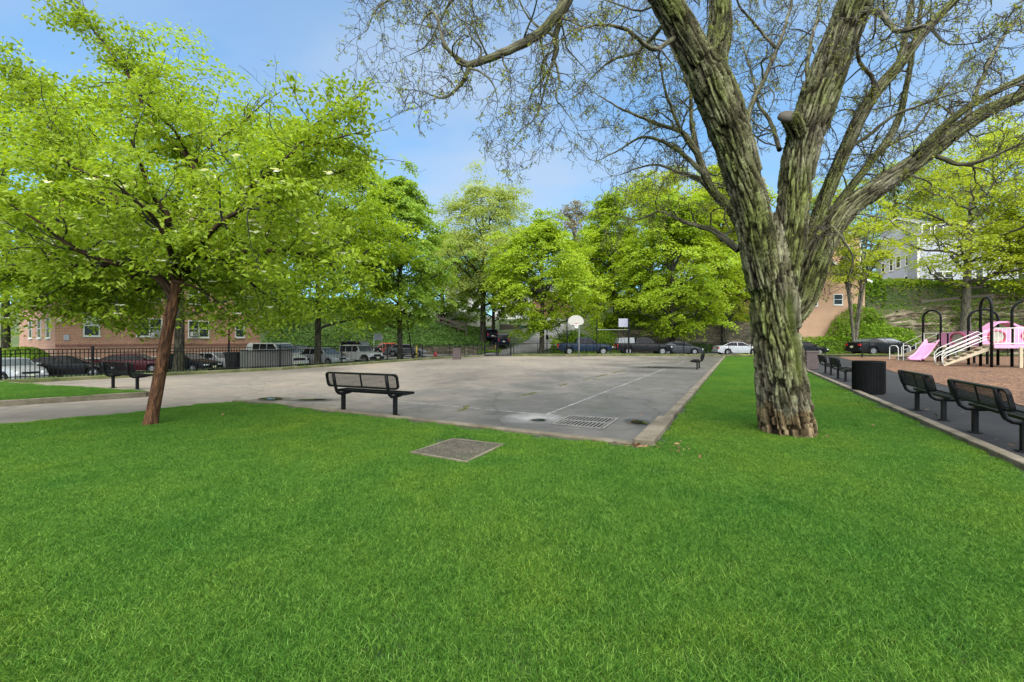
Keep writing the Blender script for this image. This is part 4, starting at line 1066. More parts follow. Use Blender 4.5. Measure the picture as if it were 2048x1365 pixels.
    # ---- wheels
    for wx in d['wx']:
        for s_ in (1, -1):
            y = s_ * (hw - .10)
            mm = MB(); mm.lathe([(wr * .62, -.11), (wr * .94, -.115), (wr, -.07), (wr, .07), (wr * .94, .115), (wr * .62, .11)], 28, (wx, y, wr), 'Y', False); w = mm.build('wheel', M['tyre'], t, smooth=False)
            mm = MB(); mm.lathe([(wr * .64, s_ * .09), (wr * .60, s_ * .105), (wr * .54, s_ * .07), (.05, s_ * .075), (.04, s_ * .10), (.01, s_ * .10)], 20, (wx, y, wr), 'Y')
            for k_ in range(6):
                an = k_ * math.pi / 3; mm.bar((wx + .04 * math.cos(an), y + s_ * .092, wr + .04 * math.sin(an)), (wx + wr * .58 * math.cos(an), y + s_ * .098, wr + wr * .58 * math.sin(an)), .045, .03)
            mm.build('rim', M['rim'], w)
    # ---- ends
    fz = poly_at(d['sh'], L / 2 - .12); h = half(L / 2) ; xf, xb = L / 2, -L / 2
    def end_box(nm, x, y, z, sx, sy, sz, mat, bev=.02): mm = MB(); mm.box((x, y, z), (sx, sy, sz)); return mm.build(nm, mat, t, bevel=bev)
    trim = M['plastic'] if dark or kind in ('boxy',) else pmat
    end_box('front_bumper', xf - .05, 0, zb + .20, .24, W * .9, .26, trim, .05); end_box('rear_bumper', xb + .05, 0, zb + .22, .24, W * .9, .26, trim, .05)
    gz = (zb + .33 + fz) / 2
    end_box('grille', xf + .0, 0, gz, .07, W * (.44 if kind not in ('van', 'pickup') else .55), max(.10, (fz - zb - .38) * .85), M['plastic'])
    for s_ in (1, -1):
        hlz = fz - .10
        if front == 'round':
            mm = MB(); mm.lathe([(.115, -.04), (.115, .03), (.08, .05), (.02, .055)], 16, (xf - .03, s_ * hw * .62, hlz), 'X'); mm.build('headlight', M['lamp_clear'], t, smooth=True)
        else: end_box('headlight', xf - .06, s_ * hw * .66, hlz, .16, .38, .15, M['lamp_clear'], .03)
        bz = poly_at(d['sh'], xb + .06)
        end_box('tail_light', xb + .05, s_ * hw * .74, min(bz - .14, .98), .12, .26 if kind not in ('suv', 'pickup', 'van', 'boxy') else .16, .17 if kind not in ('suv', 'pickup', 'van', 'boxy') else .38, M['lamp_red'], .02)
    end_box('licence_plate', xb - .07, 0, zb + .38 if kind in ('pickup',) else .68, .014, .31, .16, M['plate'], 0); end_box('licence_plate', xf + .075, 0, zb + .22, .014, .31, .15, M['plate'], 0)
    end_box('underbody', 0, 0, zb + .06, L * .86, W * .62, .16, M['plastic'], .02)
    if kind == 'pickup':
        if cap is not None:
            mm = MB(); x0, x1 = -2.86, -1.04; pr = [(x0, 1.24), (x0 + .16, 1.84), (x1 - .02, 1.88), (x1, 1.24)]
            vs = [(x, (hw * .9 if z < 1.4 else hw * .76), z) for x, z in pr] + [(x, -(hw * .9 if z < 1.4 else hw * .76), z) for x, z in pr]
            mm.add(vs, [(0, 1, 2, 3), (7, 6, 5, 4), (0, 4, 5, 1), (1, 5, 6, 2), (2, 6, 7, 3), (3, 7, 4, 0)]); mm.build('truck_cap', cap, t, bevel=.05)
            for s_ in (1, -1):
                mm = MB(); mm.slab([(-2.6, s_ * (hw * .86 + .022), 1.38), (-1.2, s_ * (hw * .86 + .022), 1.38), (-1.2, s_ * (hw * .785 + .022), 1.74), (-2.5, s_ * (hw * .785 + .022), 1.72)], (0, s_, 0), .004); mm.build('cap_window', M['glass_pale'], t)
        else:
            mm = MB(); mm.box((-1.95, 0, 1.285), (1.72, W * .74, .012)); mm.build('bed_liner', M['plastic'], t)
            for s_ in (1, -1): mm = MB(); mm.box((-1.95, s_ * hw * .86, 1.27), (1.85, .14, .07)); mm.build('bed_rail', pmat, t, bevel=.02)
            mm = MB(); mm.box((-2.86, 0, 1.24), (.08, W * .8, .10)); mm.build('tailgate', pmat, t, bevel=.02)
    if kind == 'boxy':
        mm = MB(); mm.lathe([(.05, -.11), (.40, -.1), (.41, .0), (.40, .1), (.05, .11)], 24, (xb - .12, 0, 1.0), 'X'); mm.build('spare_wheel', M['tyre'], t)
        for wx in d['wx']:
            for s_ in (1, -1):
                mm = MB(); mm.tube([(wx + (wr + .13) * math.cos(R(a)), s_ * (hw + .02), wr + (wr + .10) * math.sin(R(a))) for a in range(10, 171, 20)], .055, 6); mm.build('wheel_arch', M['plastic'], t)
    return t
M['p_blue'] = paint('dark_blue_paint', (.007, .016, .034)); M['p_black'] = paint('black_paint', (.007, .007, .008)); M['p_char'] = paint('charcoal_paint', (.035, .038, .043))
M['p_silver'] = paint('silver_paint', (.36, .37, .385), .3, .3); M['p_white'] = paint('white_paint', (.50, .50, .49), .3, 0); M['p_maroon'] = paint('maroon_paint', (.055, .008, .014))
M['p_orange'] = paint('orange_red_paint', (.42, .065, .025), .3, .1); M['p_grey'] = paint('mid_grey_paint', (.13, .135, .14)); M['p_navy'] = paint('navy_paint', (.012, .013, .03))
def on_street(px, Y): 
    x = (px - CX) / F * Y; return (x, Y, hz(x, Y) + .005)
GR = 'parked cars'
# far side, side on
make_car('pickup_truck', 'dark blue pickup truck with an open bed behind the basketball hoop', 'pickup truck', 'pickup', M['p_blue'], on_street(1169, 46.2), (1, -.02), GR, True, front='box')
make_car('pickup_truck', 'black pickup truck with a grey bed cap, between the blue pickup and a tree', 'pickup truck', 'pickup', M['p_black'], on_street(1285, 46.4), (1, -.02), GR, True, cap=M['p_grey'], front='box')
make_car('parked_car', 'charcoal hatchback parked just right of the tree behind the court', 'car', 'fastback', M['p_char'], on_street(1356, 47.0), (1, -.02), GR, front='box')
make_car('parked_car', 'silver sedan parked just left of the big tree trunk', 'car', 'sedan', M['p_silver'], on_street(1473, 46.6), (1, -.02), GR, front='box', scale=.97)
make_car('parked_car', 'black car partly hidden by the big trunk, its nose showing on the right', 'car', 'sedan', M['p_black'], on_street(1602, 46.4), (1, -.02), GR, front='box')
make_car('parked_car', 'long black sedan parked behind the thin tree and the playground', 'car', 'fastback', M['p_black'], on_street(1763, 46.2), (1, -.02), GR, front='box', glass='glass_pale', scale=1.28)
# left street
make_car('parked_car', 'small silver car with round headlights at the left edge of the photo', 'car', 'hatch', M['p_silver'], (P(22, 740, 25.2).x, 25.2, hz(P(22, 740, 25.2).x, 25.2)), (.80, -.25), GR)
make_car('parked_car', 'black sedan behind the left fence, next to the silver car with round headlights', 'car', 'sedan', M['p_black'], on_street(132, 28.0), (.68, .50), GR, front='box', scale=1.0)
make_car('parked_car', 'maroon sedan behind the left fence, left of the reddish trunk', 'car', 'sedan', M['p_maroon'], on_street(268, 32.5), (.78, .30), GR, front='box')
make_car('parked_car', 'dark car behind the fence just right of the reddish trunk', 'car', 'sedan', M['p_black'], on_street(372, 33.5), (.88, -.1), GR, front='box')
make_car('parked_car', 'light silver sedan behind the fence, left of the three black bins', 'car', 'sedan', M['p_silver'], on_street(430, 36.5), (.88, -.2), GR, front='box')
make_car('parked_van', 'white passenger van behind the grey cabinet, facing right', 'van', 'van', M['p_white'], on_street(553, 38.5), (.90, -.42), GR, front='box', scale=1.04)
make_car('parked_car', 'black car with sloping tail directly behind the white van', 'car', 'suv', M['p_black'], on_street(597, 44.5), (.8, -.45), GR, front='box')
make_car('parked_car', 'white car behind the fence between the white van and the boxy white off-roader', 'car', 'suv', M['p_silver'], on_street(650, 40.5), (.86, -.4), GR, front='box')
make_car('parked_offroader', 'boxy white off-roader with black wheel arches behind the left fence', 'off-roader', 'boxy', M['p_white'], on_street(722, 42.3), (.88, -.48), GR)
make_car('parked_car', 'dark off-roader mostly hidden behind the boxy white one', 'car', 'boxy', M['p_char'], on_street(722, 49.5), (.9, -.3), GR)
make_car('parked_car', 'orange red wagon at the foot of the ivy bank', 'car', 'suv', M['p_orange'], (P(766, 690, 53.2).x, 53.2, hz(P(766, 690, 53.2).x, 53.2)), (-.75, -.55), GR, front='box', scale=.86)
make_car('parked_car', 'grey car half hidden by the tree trunk right of the orange wagon', 'car', 'sedan', M['p_grey'], on_street(812, 50.5), (.95, .1), GR, front='box')
make_car('parked_car', 'dark maroon car seen from behind on the bank beside two trunks', 'car', 'suv', M['p_navy'], (P(1001, 680, 60).x, 60, hz(P(1001, 680, 60).x, 60)), (-.22, .97), GR, front='box')
make_car('parked_car', 'navy car partly hidden behind the twin trunks on the bank', 'car', 'suv', M['p_navy'], (P(979, 680, 63).x, 63, hz(P(979, 680, 63).x, 63)), (-.25, .97), GR, front='box')
# ================================================================== buildings
def brick_mat(name, c1, c2, mortar, scale=1.0):
    t = NT(name); co = t.coord(); b = t.n.new("ShaderNodeTexBrick")
    sx = t.n.new('ShaderNodeSeparateXYZ'); t.l.new(co, sx.inputs[0]); cb_ = t.n.new('ShaderNodeCombineXYZ'); t.l.new(t.math('ADD', sx.outputs[0], sx.outputs[1]), cb_.inputs[0]); t.l.new(sx.outputs[2], cb_.inputs[1]); t.l.new(cb_.outputs[0], b.inputs['Vector'])
    b.inputs['Color1'].default_value = (*c1, 1); b.inputs['Color2'].default_value = (*c2, 1); b.inputs['Mortar'].default_value = (*mortar, 1)
    b.inputs['Scale'].default_value = scale; b.inputs['Brick Width'].default_value = .30; b.inputs['Row Height'].default_value = .115; b.inputs['Mortar Size'].default_value = .012
    n = t.noise(co, .8, 5, .6); f = t.noise(co, 9, 4, .7)
    c = t.mix(.6, b.outputs[0], t.ramp(n, [(.3, (.75,) * 3), (.7, (1.2,) * 3)]), 'MULTIPLY'); c = t.mix(.5, c, t.ramp(f, [(.3, (.75,) * 3), (.7, (1.25,) * 3)]), 'MULTIPLY')
    t.set(c, .9); t.bump(b.outputs['Fac'], -.4, .01); return t.m
M['brick'] = brick_mat('salmon_brick', (.47, .225, .145), (.37, .16, .10), (.44, .35, .28))
M['brick_red'] = brick_mat('red_brick', (.26, .07, .05), (.2, .05, .04), (.3, .25, .22))
def siding(name, c, row=.13):
    t = NT(name); co = t.coord(); s_ = t.n.new("ShaderNodeSeparateXYZ"); t.l.new(co, s_.inputs[0])
    fr = t.math('FRACT', t.math('DIVIDE', s_.outputs['Z'], row)); n = t.noise(co, .9, 4)
    line = t.ramp(fr, [(0, (.55,) * 3), (.10, (1, 1, 1)), (1, (.93,) * 3)])
    t.set(t.mix(1, t.ramp(n, [(.3, tuple(x * .9 for x in c)), (.7, tuple(x * 1.08 for x in c))]), line, 'MULTIPLY'), .7); t.bump(fr, .4, .02); return t.m
M['siding_grey'] = siding('lavender_grey_siding', (.40, .41, .48)); M['siding_white'] = siding('white_siding', (.66, .66, .65))
M['stucco'] = simple('tan_stucco', (.42, .26, .165), .9, 0, .12, .7, .3); M['stucco2'] = simple('orange_tan_stucco', (.52, .31, .19), .9, 0, .1, .7, .3)
M['roof'] = simple('grey_shingle_roof', (.12, .12, .125), .9, 0, .2, 5, .3); M['flatroof'] = simple('flat_roof_felt', (.1, .1, .1), .9)

class House:
    """local x along the front wall, y into the house (away from the viewer), z up"""
    def __init__(s, name, label, p0, p1, depth, z0, h, wall, gable=None, roof='roof', over=.4, band=None):
        p0, p1 = Vector((p0[0], p0[1], 0)), Vector((p1[0], p1[1], 0)); s.w = (p1 - p0).length; s.d = depth; s.h = h; s.z0 = z0
        dx = (p1 - p0) / s.w; s.rz = math.atan2(dx.y, dx.x); s.p0, s.dx = p0, dx
        s.t = thing(name, label, 'building', (p0.x, p0.y, z0), s.rz)
        w, d = s.w, depth; m = MB()
        if gable == 'front':       # ridge runs front to back
            rise = s.rise = w * .26; pr = [(0, 0), (w, 0), (w, h), (w / 2, h + rise), (0, h)]
            m.add([(x, 0, z) for x, z in pr] + [(x, d, z) for x, z in pr], [(0, 1, 2, 3, 4), (9, 8, 7, 6, 5)] + [(i, 5 + i, 5 + (i + 1) % 5, (i + 1) % 5) for i in range(5)])
        elif gable == 'side':
            rise = s.rise = d * .26; pr = [(0, 0), (d, 0), (d, h), (d / 2, h + rise), (0, h)]
            m.add([(0, y, z) for y, z in pr] + [(w, y, z) for y, z in pr], [(0, 1, 2, 3, 4), (9, 8, 7, 6, 5)] + [(i, 5 + i, 5 + (i + 1) % 5, (i + 1) % 5) for i in range(5)])
        else: m.box((w / 2, d / 2, h / 2 - 1), (w, d, h + 2))
        m.build('wall', M[wall], s.t)
        r = MB(); o = over
        if gable == 'front':
            k = rise / (w / 2)
            for sg in (0, 1):
                xe, xr_ = (-o, w / 2) if sg == 0 else (w + o, w / 2)
                a = [(xe, -o, h - k * o + .02), (xr_, -o, h + rise + .02), (xr_, d + o, h + rise + .02), (xe, d + o, h - k * o + .02)]; r.slab(a, (0, 0, 1), .16)
        elif gable == 'side':
            k = rise / (d / 2)
            for sg in (0, 1):
                ye, yr = (-o, d / 2) if sg == 0 else (d + o, d / 2)
                a = [(-o, ye, h - k * o + .02), (-o, yr, h + rise + .02), (w + o, yr, h + rise + .02), (w + o, ye, h - k * o + .02)]; r.slab(a, (0, 0, 1), .16)
        else: r.box((w / 2, d / 2, h + .12), (w + .3, d + .3, .24))
        r.build('roof', M[roof], s.t)
        if gable == 'front':
            b = MB()
            for sg in (0, 1):
                xe, xr_ = (-o, w / 2) if sg == 0 else (w + o, w / 2); k = rise / (w / 2)
                b.bar((xe, -o - .03, h - k * o), (xr_, -o - .03, h + rise), .05, .24)
            b.build('fascia', M['white_trim'], s.t)
    def at(s, px, py):
        """photo pixel -> (x along front, z above base) on the front wall plane"""
        n = Vector((-s.dx.y, s.dx.x, 0)); r = Vector(((px - CX) / F, 1, (CY - py) / F)); k = s.p0.dot(n) / r.dot(n); q = r * k
        return (q - s.p0).dot(s.dx), q.z + EYE - s.z0
    def window(s, x, z, w, h, split=1, face='front', trim=.09, pane='window_pane', blind=0, cross=True, y=0.0):
        t = s.t; T = M['white_trim']
        if face == 'front': f = lambda u, v, o: (u, y - o, v)
        else: f = lambda u, v, o: (-o, u, v)       # left end wall, u = depth
        nrm = (0, -1, 0) if face == 'front' else (-1, 0, 0)
        m = MB(); q = lambda a, b_, c, d_, o: [f(a, b_, o), f(c, b_, o), f(c, d_, o), f(a, d_, o)]
        for r_ in ((x - w / 2 - trim, z - trim, x - w / 2, z + h + trim), (x + w / 2, z - trim, x + w / 2 + trim, z + h + trim), (x - w / 2, z - trim, x + w / 2, z), (x - w / 2, z + h, x + w / 2, z + h + trim)): m.slab(q(*r_, -.03), nrm, .08)
        for k in range(1, split): u = x - w / 2 + w * k / split; m.slab(q(u - .05, z, u + .05, z + h, -.03), nrm, .07)
        wd = m.build('window', T, t)
        for k in range(split):
            a, b_ = x - w / 2 + w * k / split + (.05 if k else 0), x - w / 2 + w * (k + 1) / split - (.05 if k < split - 1 else 0)
            m = MB(); m.slab(q(a, z, b_, z + h, -.02), nrm, .03); m.build('pane', M[pane], wd)
            if cross: m = MB(); m.slab(q(a, z + h * .5 - .025, b_, z + h * .5 + .025, -.01), nrm, .045); m.build('sash_bar', T, wd)
            if blind > k - .5 and blind: m = MB(); m.slab(q(a + .02, z + h * .52, b_ - .02, z + h - .02, .012), nrm, .004); m.build('blind', M['blind'], wd)
        m = MB(); m.slab(q(x - w / 2 - trim - .04, z - trim - .07, x + w / 2 + trim + .04, z - trim, -.03), nrm, .14); m.build('sill', T, wd)
        return wd
    def world(s, x, y, z):
        n = Vector((-s.dx.y, s.dx.x, 0)); q = s.p0 + s.dx * x + n * y; return (q.x, q.y, s.z0 + z)

# brick apartment block on the left
def on_line(px, A, B):
    d = B - A; rx = (px - CX) / F; k = (A.x - rx * A.y) / (rx * d.y - d.x); return A + d * k
WA, WB = Vector(((169 - CX) / F * 33, 33, 0)), Vector(((472 - CX) / F * 42, 42, 0))
K0, K1 = on_line(110, WA, WB), on_line(520, WA, WB)
bh = House('apartment_building', 'salmon brick apartment building behind the parked cars on the left', K0, K1, 13, -.95, 14.5, 'brick', None, 'flatroof', 0)
def rect(h, px0, py0, px1, py1):
    x0, z1 = h.at(px0, py0); x1, z0 = h.at(px1, py1); _, z1b = h.at(px1, py0); return (x0 + x1) / 2, z0, x1 - x0, z1 - z0
wins = [((169, 633, 197, 671), 1, 1), ((275, 638, 322, 672), 2, 0), ((378, 643, 416, 674), 2, 0), ((472, 646, 487, 674), 1, 0)]
for (r_, sp, bl) in wins:
    x, z, w, h_ = rect(bh, *r_)
    for lv in range(-1, 4):
        zz = z + lv * 3.05
        if lv == -1: bh.window(x, zz + .2, w, 1.0, sp, blind=0)
        else: bh.window(x, zz, w, 1.45 if lv else h_, sp, blind=(bl if lv == 0 else (lv + sp) % 3))
for u in (2.0, 5.0, 8.2):
    for lv in range(0, 4): bh.window(u, 2.75 + lv * 3.05, 1.1, 1.4, 1, 'side')
_, zb_ = bh.at(300, 690); m = MB(); m.box((bh.w / 2, -.03, zb_), (bh.w, .09, .16)); m.build('water_table', M['brick_red'], bh.t)
for r_, lab in (((302, 661, 320, 672), 'white window air conditioner in the wide middle window of the brick building'), ((380, 664, 395, 673), 'white window air conditioner in the third window of the brick building')):
    x, z, w, h_ = rect(bh, *r_); q = bh.world(x, -.2, z)
    t = thing('air_conditioner', lab, 'air conditioner', q, bh.rz, 'window air conditioners'); m = MB(); m.box((0, 0, h_ / 2), (w, .55, h_)); m.build('case', M['white_trim'], t, bevel=.02)
    m = MB()
    for k in range(7): m.box((0, -.28, h_ * (.14 + .12 * k)), (w * .8, .02, h_ * .05))
    m.build('louvre', M['grey_cabinet'], t)
x, z, w, h_ = rect(bh, 127, 670, 138, 681); q = bh.world(x, -.05, z)
t = thing('wall_notice', 'small white notice on the brick wall above the round clipped bush', 'sign', q, bh.rz); m = MB(); m.box((0, 0, h_ / 2), (w, .03, h_)); m.mi = 1; sign_marks(m, -w / 2, w / 2, .04, h_ - .04, -.02, 9, 4); m.build('sign_board', [M['sign_white'], M['sign_ink']], t)
x, z = bh.at(118, 641); q = bh.world(x, -.15, z); t = thing('wall_lamp', 'small white flood lamp at the near corner of the brick building', 'lamp', q, bh.rz); m = MB(); m.lathe([(.02, -.2), (.17, -.18), (.14, .05), (.05, .12)], 12, (0, 0, 0), 'Y'); m.build('lamp_head', M['white_trim'], t); m = MB(); m.box((0, .1, .02), (.08, .2, .08)); m.build('bracket', M['white_trim'], t)

# tan gabled building on the right
Yt = 53.0
a0, a1 = P(1585, 660, Yt), P(1727, 660, Yt)
tb = House('tan_house', 'tan stucco gabled building just right of the big tree trunk', (a0.x, Yt), (a1.x, Yt - .2), 13, 1.0, P(1727, 562, Yt).z - 1.0, 'stucco', 'front', 'roof', .5)
for r_ in ((1668, 590, 1684, 609), (1624, 590, 1634, 611)):
    x, z, w, h_ = rect(tb, *r_); tb.window(x, z, w, h_, 1)
# taller tan one behind
b0, b1 = P(1596, 560, 66), P(1722, 560, 66)
tb2 = House('tall_tan_house', 'taller tan house with a white trimmed corner behind the gabled one', (b0.x, 66), (b1.x, 66), 12, 5.0, P(1722, 470, 66).z - 5, 'stucco2', 'side', 'roof', .5)
x, z, w, h_ = rect(tb2, 1690, 495, 1702, 515); tb2.window(x, z, w + .4, h_ + .2, 1); x, z, w, h_ = rect(tb2, 1701, 535, 1707, 548); tb2.window(x, z, w, h_, 1)
m = MB(); m.box((tb2.w - .1, -.03, tb2.h / 2), (.3, .1, tb2.h)); m.build('corner_board', M['white_trim'], tb2.t)
# grey house on the rock
Yg = 66.0
g0, g1 = P(1835, 575, 68), P(2330, 575, 61)
gh = House('grey_house', 'large lavender grey sided house above the rock outcrop', (g0.x, g0.y), (g1.x, g1.y), 11, 8.6, P(1835, 470, 68).z - 8.6, 'siding_grey', 'side', 'roof', .5)
for r_ in ((1952, 537, 1965, 560), (2036, 535, 2060, 560), (1868, 545, 1884, 566), (1890, 545, 1905, 566), (1845, 450, 1860, 478), (1870, 452, 1885, 480), (1930, 455, 1945, 480), (1990, 455, 2005, 482), (2040, 455, 2058, 482)):
    x, z, w, h_ = rect(gh, *r_); gh.window(x, z, w, h_, 1, trim=.14)
m = MB(); m.box((.1, -.04, gh.h / 2), (.35, .1, gh.h)); m.build('corner_board', M['white_trim'], gh.t)
g2, g3 = P(1762, 580, 74), P(1836, 578, 69)
gw = House('grey_house_wing', 'narrower grey sided wing at the left end of the lavender house', (g2.x, g2.y), (g3.x, g3.y), 9, 8.6, P(1800, 452, 71).z - 8.6, 'siding_grey', 'front', 'roof', .5)
for r_ in ((1793, 515, 1800, 535), (1812, 513, 1820, 530), (1764, 528, 1769, 545), (1780, 520, 1785, 541), (1810, 554, 1818, 572), (1793, 560, 1800, 577), (1777, 566, 1783, 582), (1812, 458, 1818, 472)):
    x, z, w, h_ = rect(gw, *r_); gw.window(x, z, w, h_, 1, trim=.12)
# balcony rail in front of the wing
q0, q1 = P(1755, 581, 70), P(1834, 572, 67)
t = thing('balcony_railing', 'low dark railing in front of the grey house wing', 'railing', (q0.x, q0.y, q0.z - .5)); dv = Vector((q1.x - q0.x, q1.y - q0.y, q1.z - q0.z))
m = MB(); m.bar((0, 0, .95), dv + Vector((0, 0, .95)), .12); m.bar((0, 0, .15), dv + Vector((0, 0, .15)), .08); m.build('rail', M['black_fence'], t)
m = MB()
for k in range(40): p = dv * (k / 39); m.bar(p + Vector((0, 0, .15)), p + Vector((0, 0, .95)), .05)
m.build('balusters', M['black_fence'], t)
# houses up the hill in the centre
Yw = 92
h0, h1 = P(985, 640, Yw), P(1075, 640, Yw)
wh = House('white_house', 'white house at the top of the hill road behind the trees', (h0.x, Yw), (h1.x, Yw), 9, h0.z - 2.6, 8.0, 'siding_white', 'side', 'roof', .4)
for px in (1002, 1020, 1040, 1058): x, z, w, h_ = rect(wh, px, 618, px + 8, 632); wh.window(x, z, w, h_, 1)
h0, h1 = P(1066, 642, 88), P(1140, 642, 88)
rh = House('red_brick_house', 'red brick house beside the white one at the top of the hill', (h0.x, 88), (h1.x, 88), 9, h0.z - 1.5, 7.5, 'brick_red', 'side', 'roof', .4)
for px in (1097, 1112): x, z, w, h_ = rect(rh, px, 636, px + 9, 650); rh.window(x, z, w, h_, 1, blind=1)
h0, h1 = P(890, 620, 84), P(962, 620, 84)
gh2 = House('garage_house', 'small pale house with an arched dark opening behind the white fence', (h0.x, 84), (h1.x, 84), 8, h0.z - 2.2, P(900, 588, 84).z - h0.z + 2.2, 'siding_white', 'side', 'roof', .4)
x, z, w, h_ = rect(gh2, 944, 612, 955, 622); gh2.window(x, z, w, h_, 1, cross=False)
h0, h1 = P(1170, 660, 78), P(1330, 650, 78)
ph = House('pale_house', 'long pale house glimpsed behind the hoop and the trees', (h0.x, 78), (h1.x, 78), 8, h0.z - 1.5, 5.6, 'siding_white', 'side', 'roof', .5)
for px in (1180, 1222, 1262, 1300): x, z, w, h_ = rect(ph, px, 638, px + 12, 646); ph.window(x, z, w, h_, 1)
# white vinyl fence and timber rail on the hill
p0, p1 = P(893, 640, 74), P(985, 656, 74)
t = thing('white_fence', 'white panel fence along the top of the ivy bank', 'fence', (p0.x, 74, p0.z - 2.0)); dv = Vector((p1.x - p0.x, 0, p1.z - p0.z))
for k in range(7): q = dv * (k / 6); m = MB(); m.box((q.x, 0, q.z + 2.0), (.22, .22, 4.3)); m.build('post', M['white_metal'], t)
m = MB(); m.slab([(0, -.02, 0), (dv.x, -.02, dv.z), (dv.x, -.02, dv.z + 3.9), (0, -.02, 3.9)], (0, -1, 0), .05); m.build('panel', M['white_metal'], t)
p0, p1 = P(872, 634, 66), P(932, 652, 62)
t = thing('guard_rail', 'weathered timber guard rail sloping along the top of the ivy bank', 'railing', (p0.x, p0.y, p0.z)); dv = p1 - p0
m = MB(); m.bar((0, 0, 0), dv, .12, .3); m.bar((0, 0, -.6), dv + Vector((0, 0, -.6)), .10, .18); m.build('rail', M['wood_rail'], t)
for k in range(5): q = dv * (k / 4); m = MB(); m.box((q.x, q.y + .12, q.z - .6), (.18, .18, 2.2)); m.build('post', M['wood_rail'], t)
p0, p1 = P(1000, 654, 70), P(1100, 661, 72)
t = thing('guard_rail', 'dark low guard rail along the bend of the hill road', 'railing', (p0.x, p0.y, p0.z)); dv = p1 - p0
m = MB(); m.bar((0, 0, 0), dv, .12, .9); m.build('rail', M['wood_rail'], t)
for k in range(6): q = dv * (k / 5); m = MB(); m.box((q.x, q.y + .1, q.z), (.14, .14, 1.9)); m.build('post', M['black_fence'], t)

# ------------------------------------------------------------------ stone walls and rock
def stone_mat(name, c1, c2, moss, scale, mossy=.5):
    t = NT(name); co = t.coord(); m_ = t.mapping(co, (.7, .7, 1.6)); v = t.voro(m_, scale, 'Distance', 'DISTANCE_TO_EDGE'); vc = t.voro(m_, scale, 'Color')
    g = t.n.new("ShaderNodeSeparateXYZ"); t.l.new(vc, g.inputs[0]); n = t.noise(co, .9, 6, .65); f = t.noise(co, 12, 5, .7)
    c = t.ramp(g.outputs[0], [(0, c1), (1, c2)]); c = t.mix(1, c, t.ramp(v, [(0, (.25,) * 3), (.06, (1, 1, 1))]), 'MULTIPLY')
    c = t.mix(.6, c, t.ramp(f, [(.3, (.5,) * 3), (.7, (1.45,) * 3)]), 'MULTIPLY')
    c = t.mix(t.ramp(n, [(mossy, (0, 0, 0)), (mossy + .16, (1, 1, 1))]), c, moss)
    t.set(c, .95); t.bump(t.math('ADD', t.math('MULTIPLY', v, 2.0), f), .8, .06); return t.m
M['stone_wall'] = stone_mat('dark_mossy_stone_wall', (.055, .045, .032), (.16, .13, .085), (.03, .05, .012), 1.5, .52)
def rough_wall(name, label, pts, z0, z1, thick, mat, seed, amp=.14):
    """a stone wall with an uneven face"""
    pts = [Vector((p[0], p[1], 0)) for p in pts]; vs, fs = [], []
    L = sum((b - a).length for a, b in zip(pts[:-1], pts[1:])); n = int(L / .22); k = int((z1(0) - z0(0)) / .2) + 2
    cum = 0; rows = []
    def at(s_):
        for a, b in zip(pts[:-1], pts[1:]):
            l = (b - a).length
            if s_ <= l + 1e-6: return a.lerp(b, s_ / l), (b - a).normalized()
            s_ -= l
        return pts[-1], (pts[-1] - pts[-2]).normalized()
    V_ = []
    for i in range(n + 1):
        p, d = at(L * i / n); nn = Vector((d.y, -d.x, 0)); u = i / n
        for j in range(k + 1): V_.append(tuple(p + nn * 0 + Vector((0, 0, z0(u) + (z1(u) - z0(u)) * j / k))) + tuple(nn))
        V_.append(tuple(p - nn * thick + Vector((0, 0, z1(u)))) + tuple(nn)); V_.append(tuple(p - nn * thick + Vector((0, 0, z0(u)))) + tuple(nn))
    V_ = np.array(V_); dsp = fbm(V_[:, :3] * np.array([1.1, 1.1, 2.0]) + seed, 4) * amp
    co = V_[:, :3] + V_[:, 3:] * dsp[:, None]; co[:, 2] += fbm(V_[:, :3] * .6 + seed + 9, 3) * amp
    m_ = k + 3; fs = []
    for i in range(n):
        for j in range(m_ - 1): fs.append((i * m_ + j, (i + 1) * m_ + j, (i + 1) * m_ + j + 1, i * m_ + j + 1))
    o = np_mesh(name, co, np.array(fs), mat, smooth=False); tag(o, label, 'wall'); return o
rough_wall('stone_retaining_wall', 'dark mossy stone retaining wall behind the pickups and the silver sedan', [(12.8, 54.8), (26, 54.6), (38.5, 54.6)], lambda u: -.3, lambda u: 2.6 + 1.4 * min(1, u * 1.6) , .9, M['stone_wall'], 3)
rough_wall('low_stone_wall', 'low stone wall along the street under the ivy bank', [(-20, 54.4), (-12, 54.5), (-4.6, 54.6), (-1.9, 56.4)], lambda u: -.4, lambda u: .75, .5, M['stone_wall'], 8, .08)
def rock_mat():
    t = NT('layered_brown_rock'); co = t.coord(); m_ = t.mapping(co, (.22, .22, 2.6)); n = t.noise(m_, 1.0, 7, .62, .8); b = t.noise(co, .5, 6, .65); f = t.noise(co, 8, 5, .7)
    c = t.ramp(n, [(.32, (.016, .013, .010)), (.43, (.09, .067, .045)), (.52, (.25, .185, .125)), (.60, (.42, .345, .26)), (.68, (.17, .13, .09)), (.78, (.045, .037, .026))])
    c = t.mix(.6, c, t.ramp(f, [(.3, (.5,) * 3), (.7, (1.4,) * 3)]), 'MULTIPLY')
    geo = t.n.new("ShaderNodeNewGeometry"); s_ = t.n.new("ShaderNodeSeparateXYZ"); t.l.new(geo.outputs['Normal'], s_.inputs[0])
    mo = t.ramp(t.math('ADD', t.math('MULTIPLY', s_.outputs['Z'], .35), b), [(.62, (0, 0, 0)), (.78, (1, 1, 1))])
    t.set(t.mix(mo, c, (.07, .09, .02, 1)), .95); t.bump(t.math('ADD', n, t.math('MULTIPLY', f, .5)), .9, .15); return t.m
M['rock'] = rock_mat()
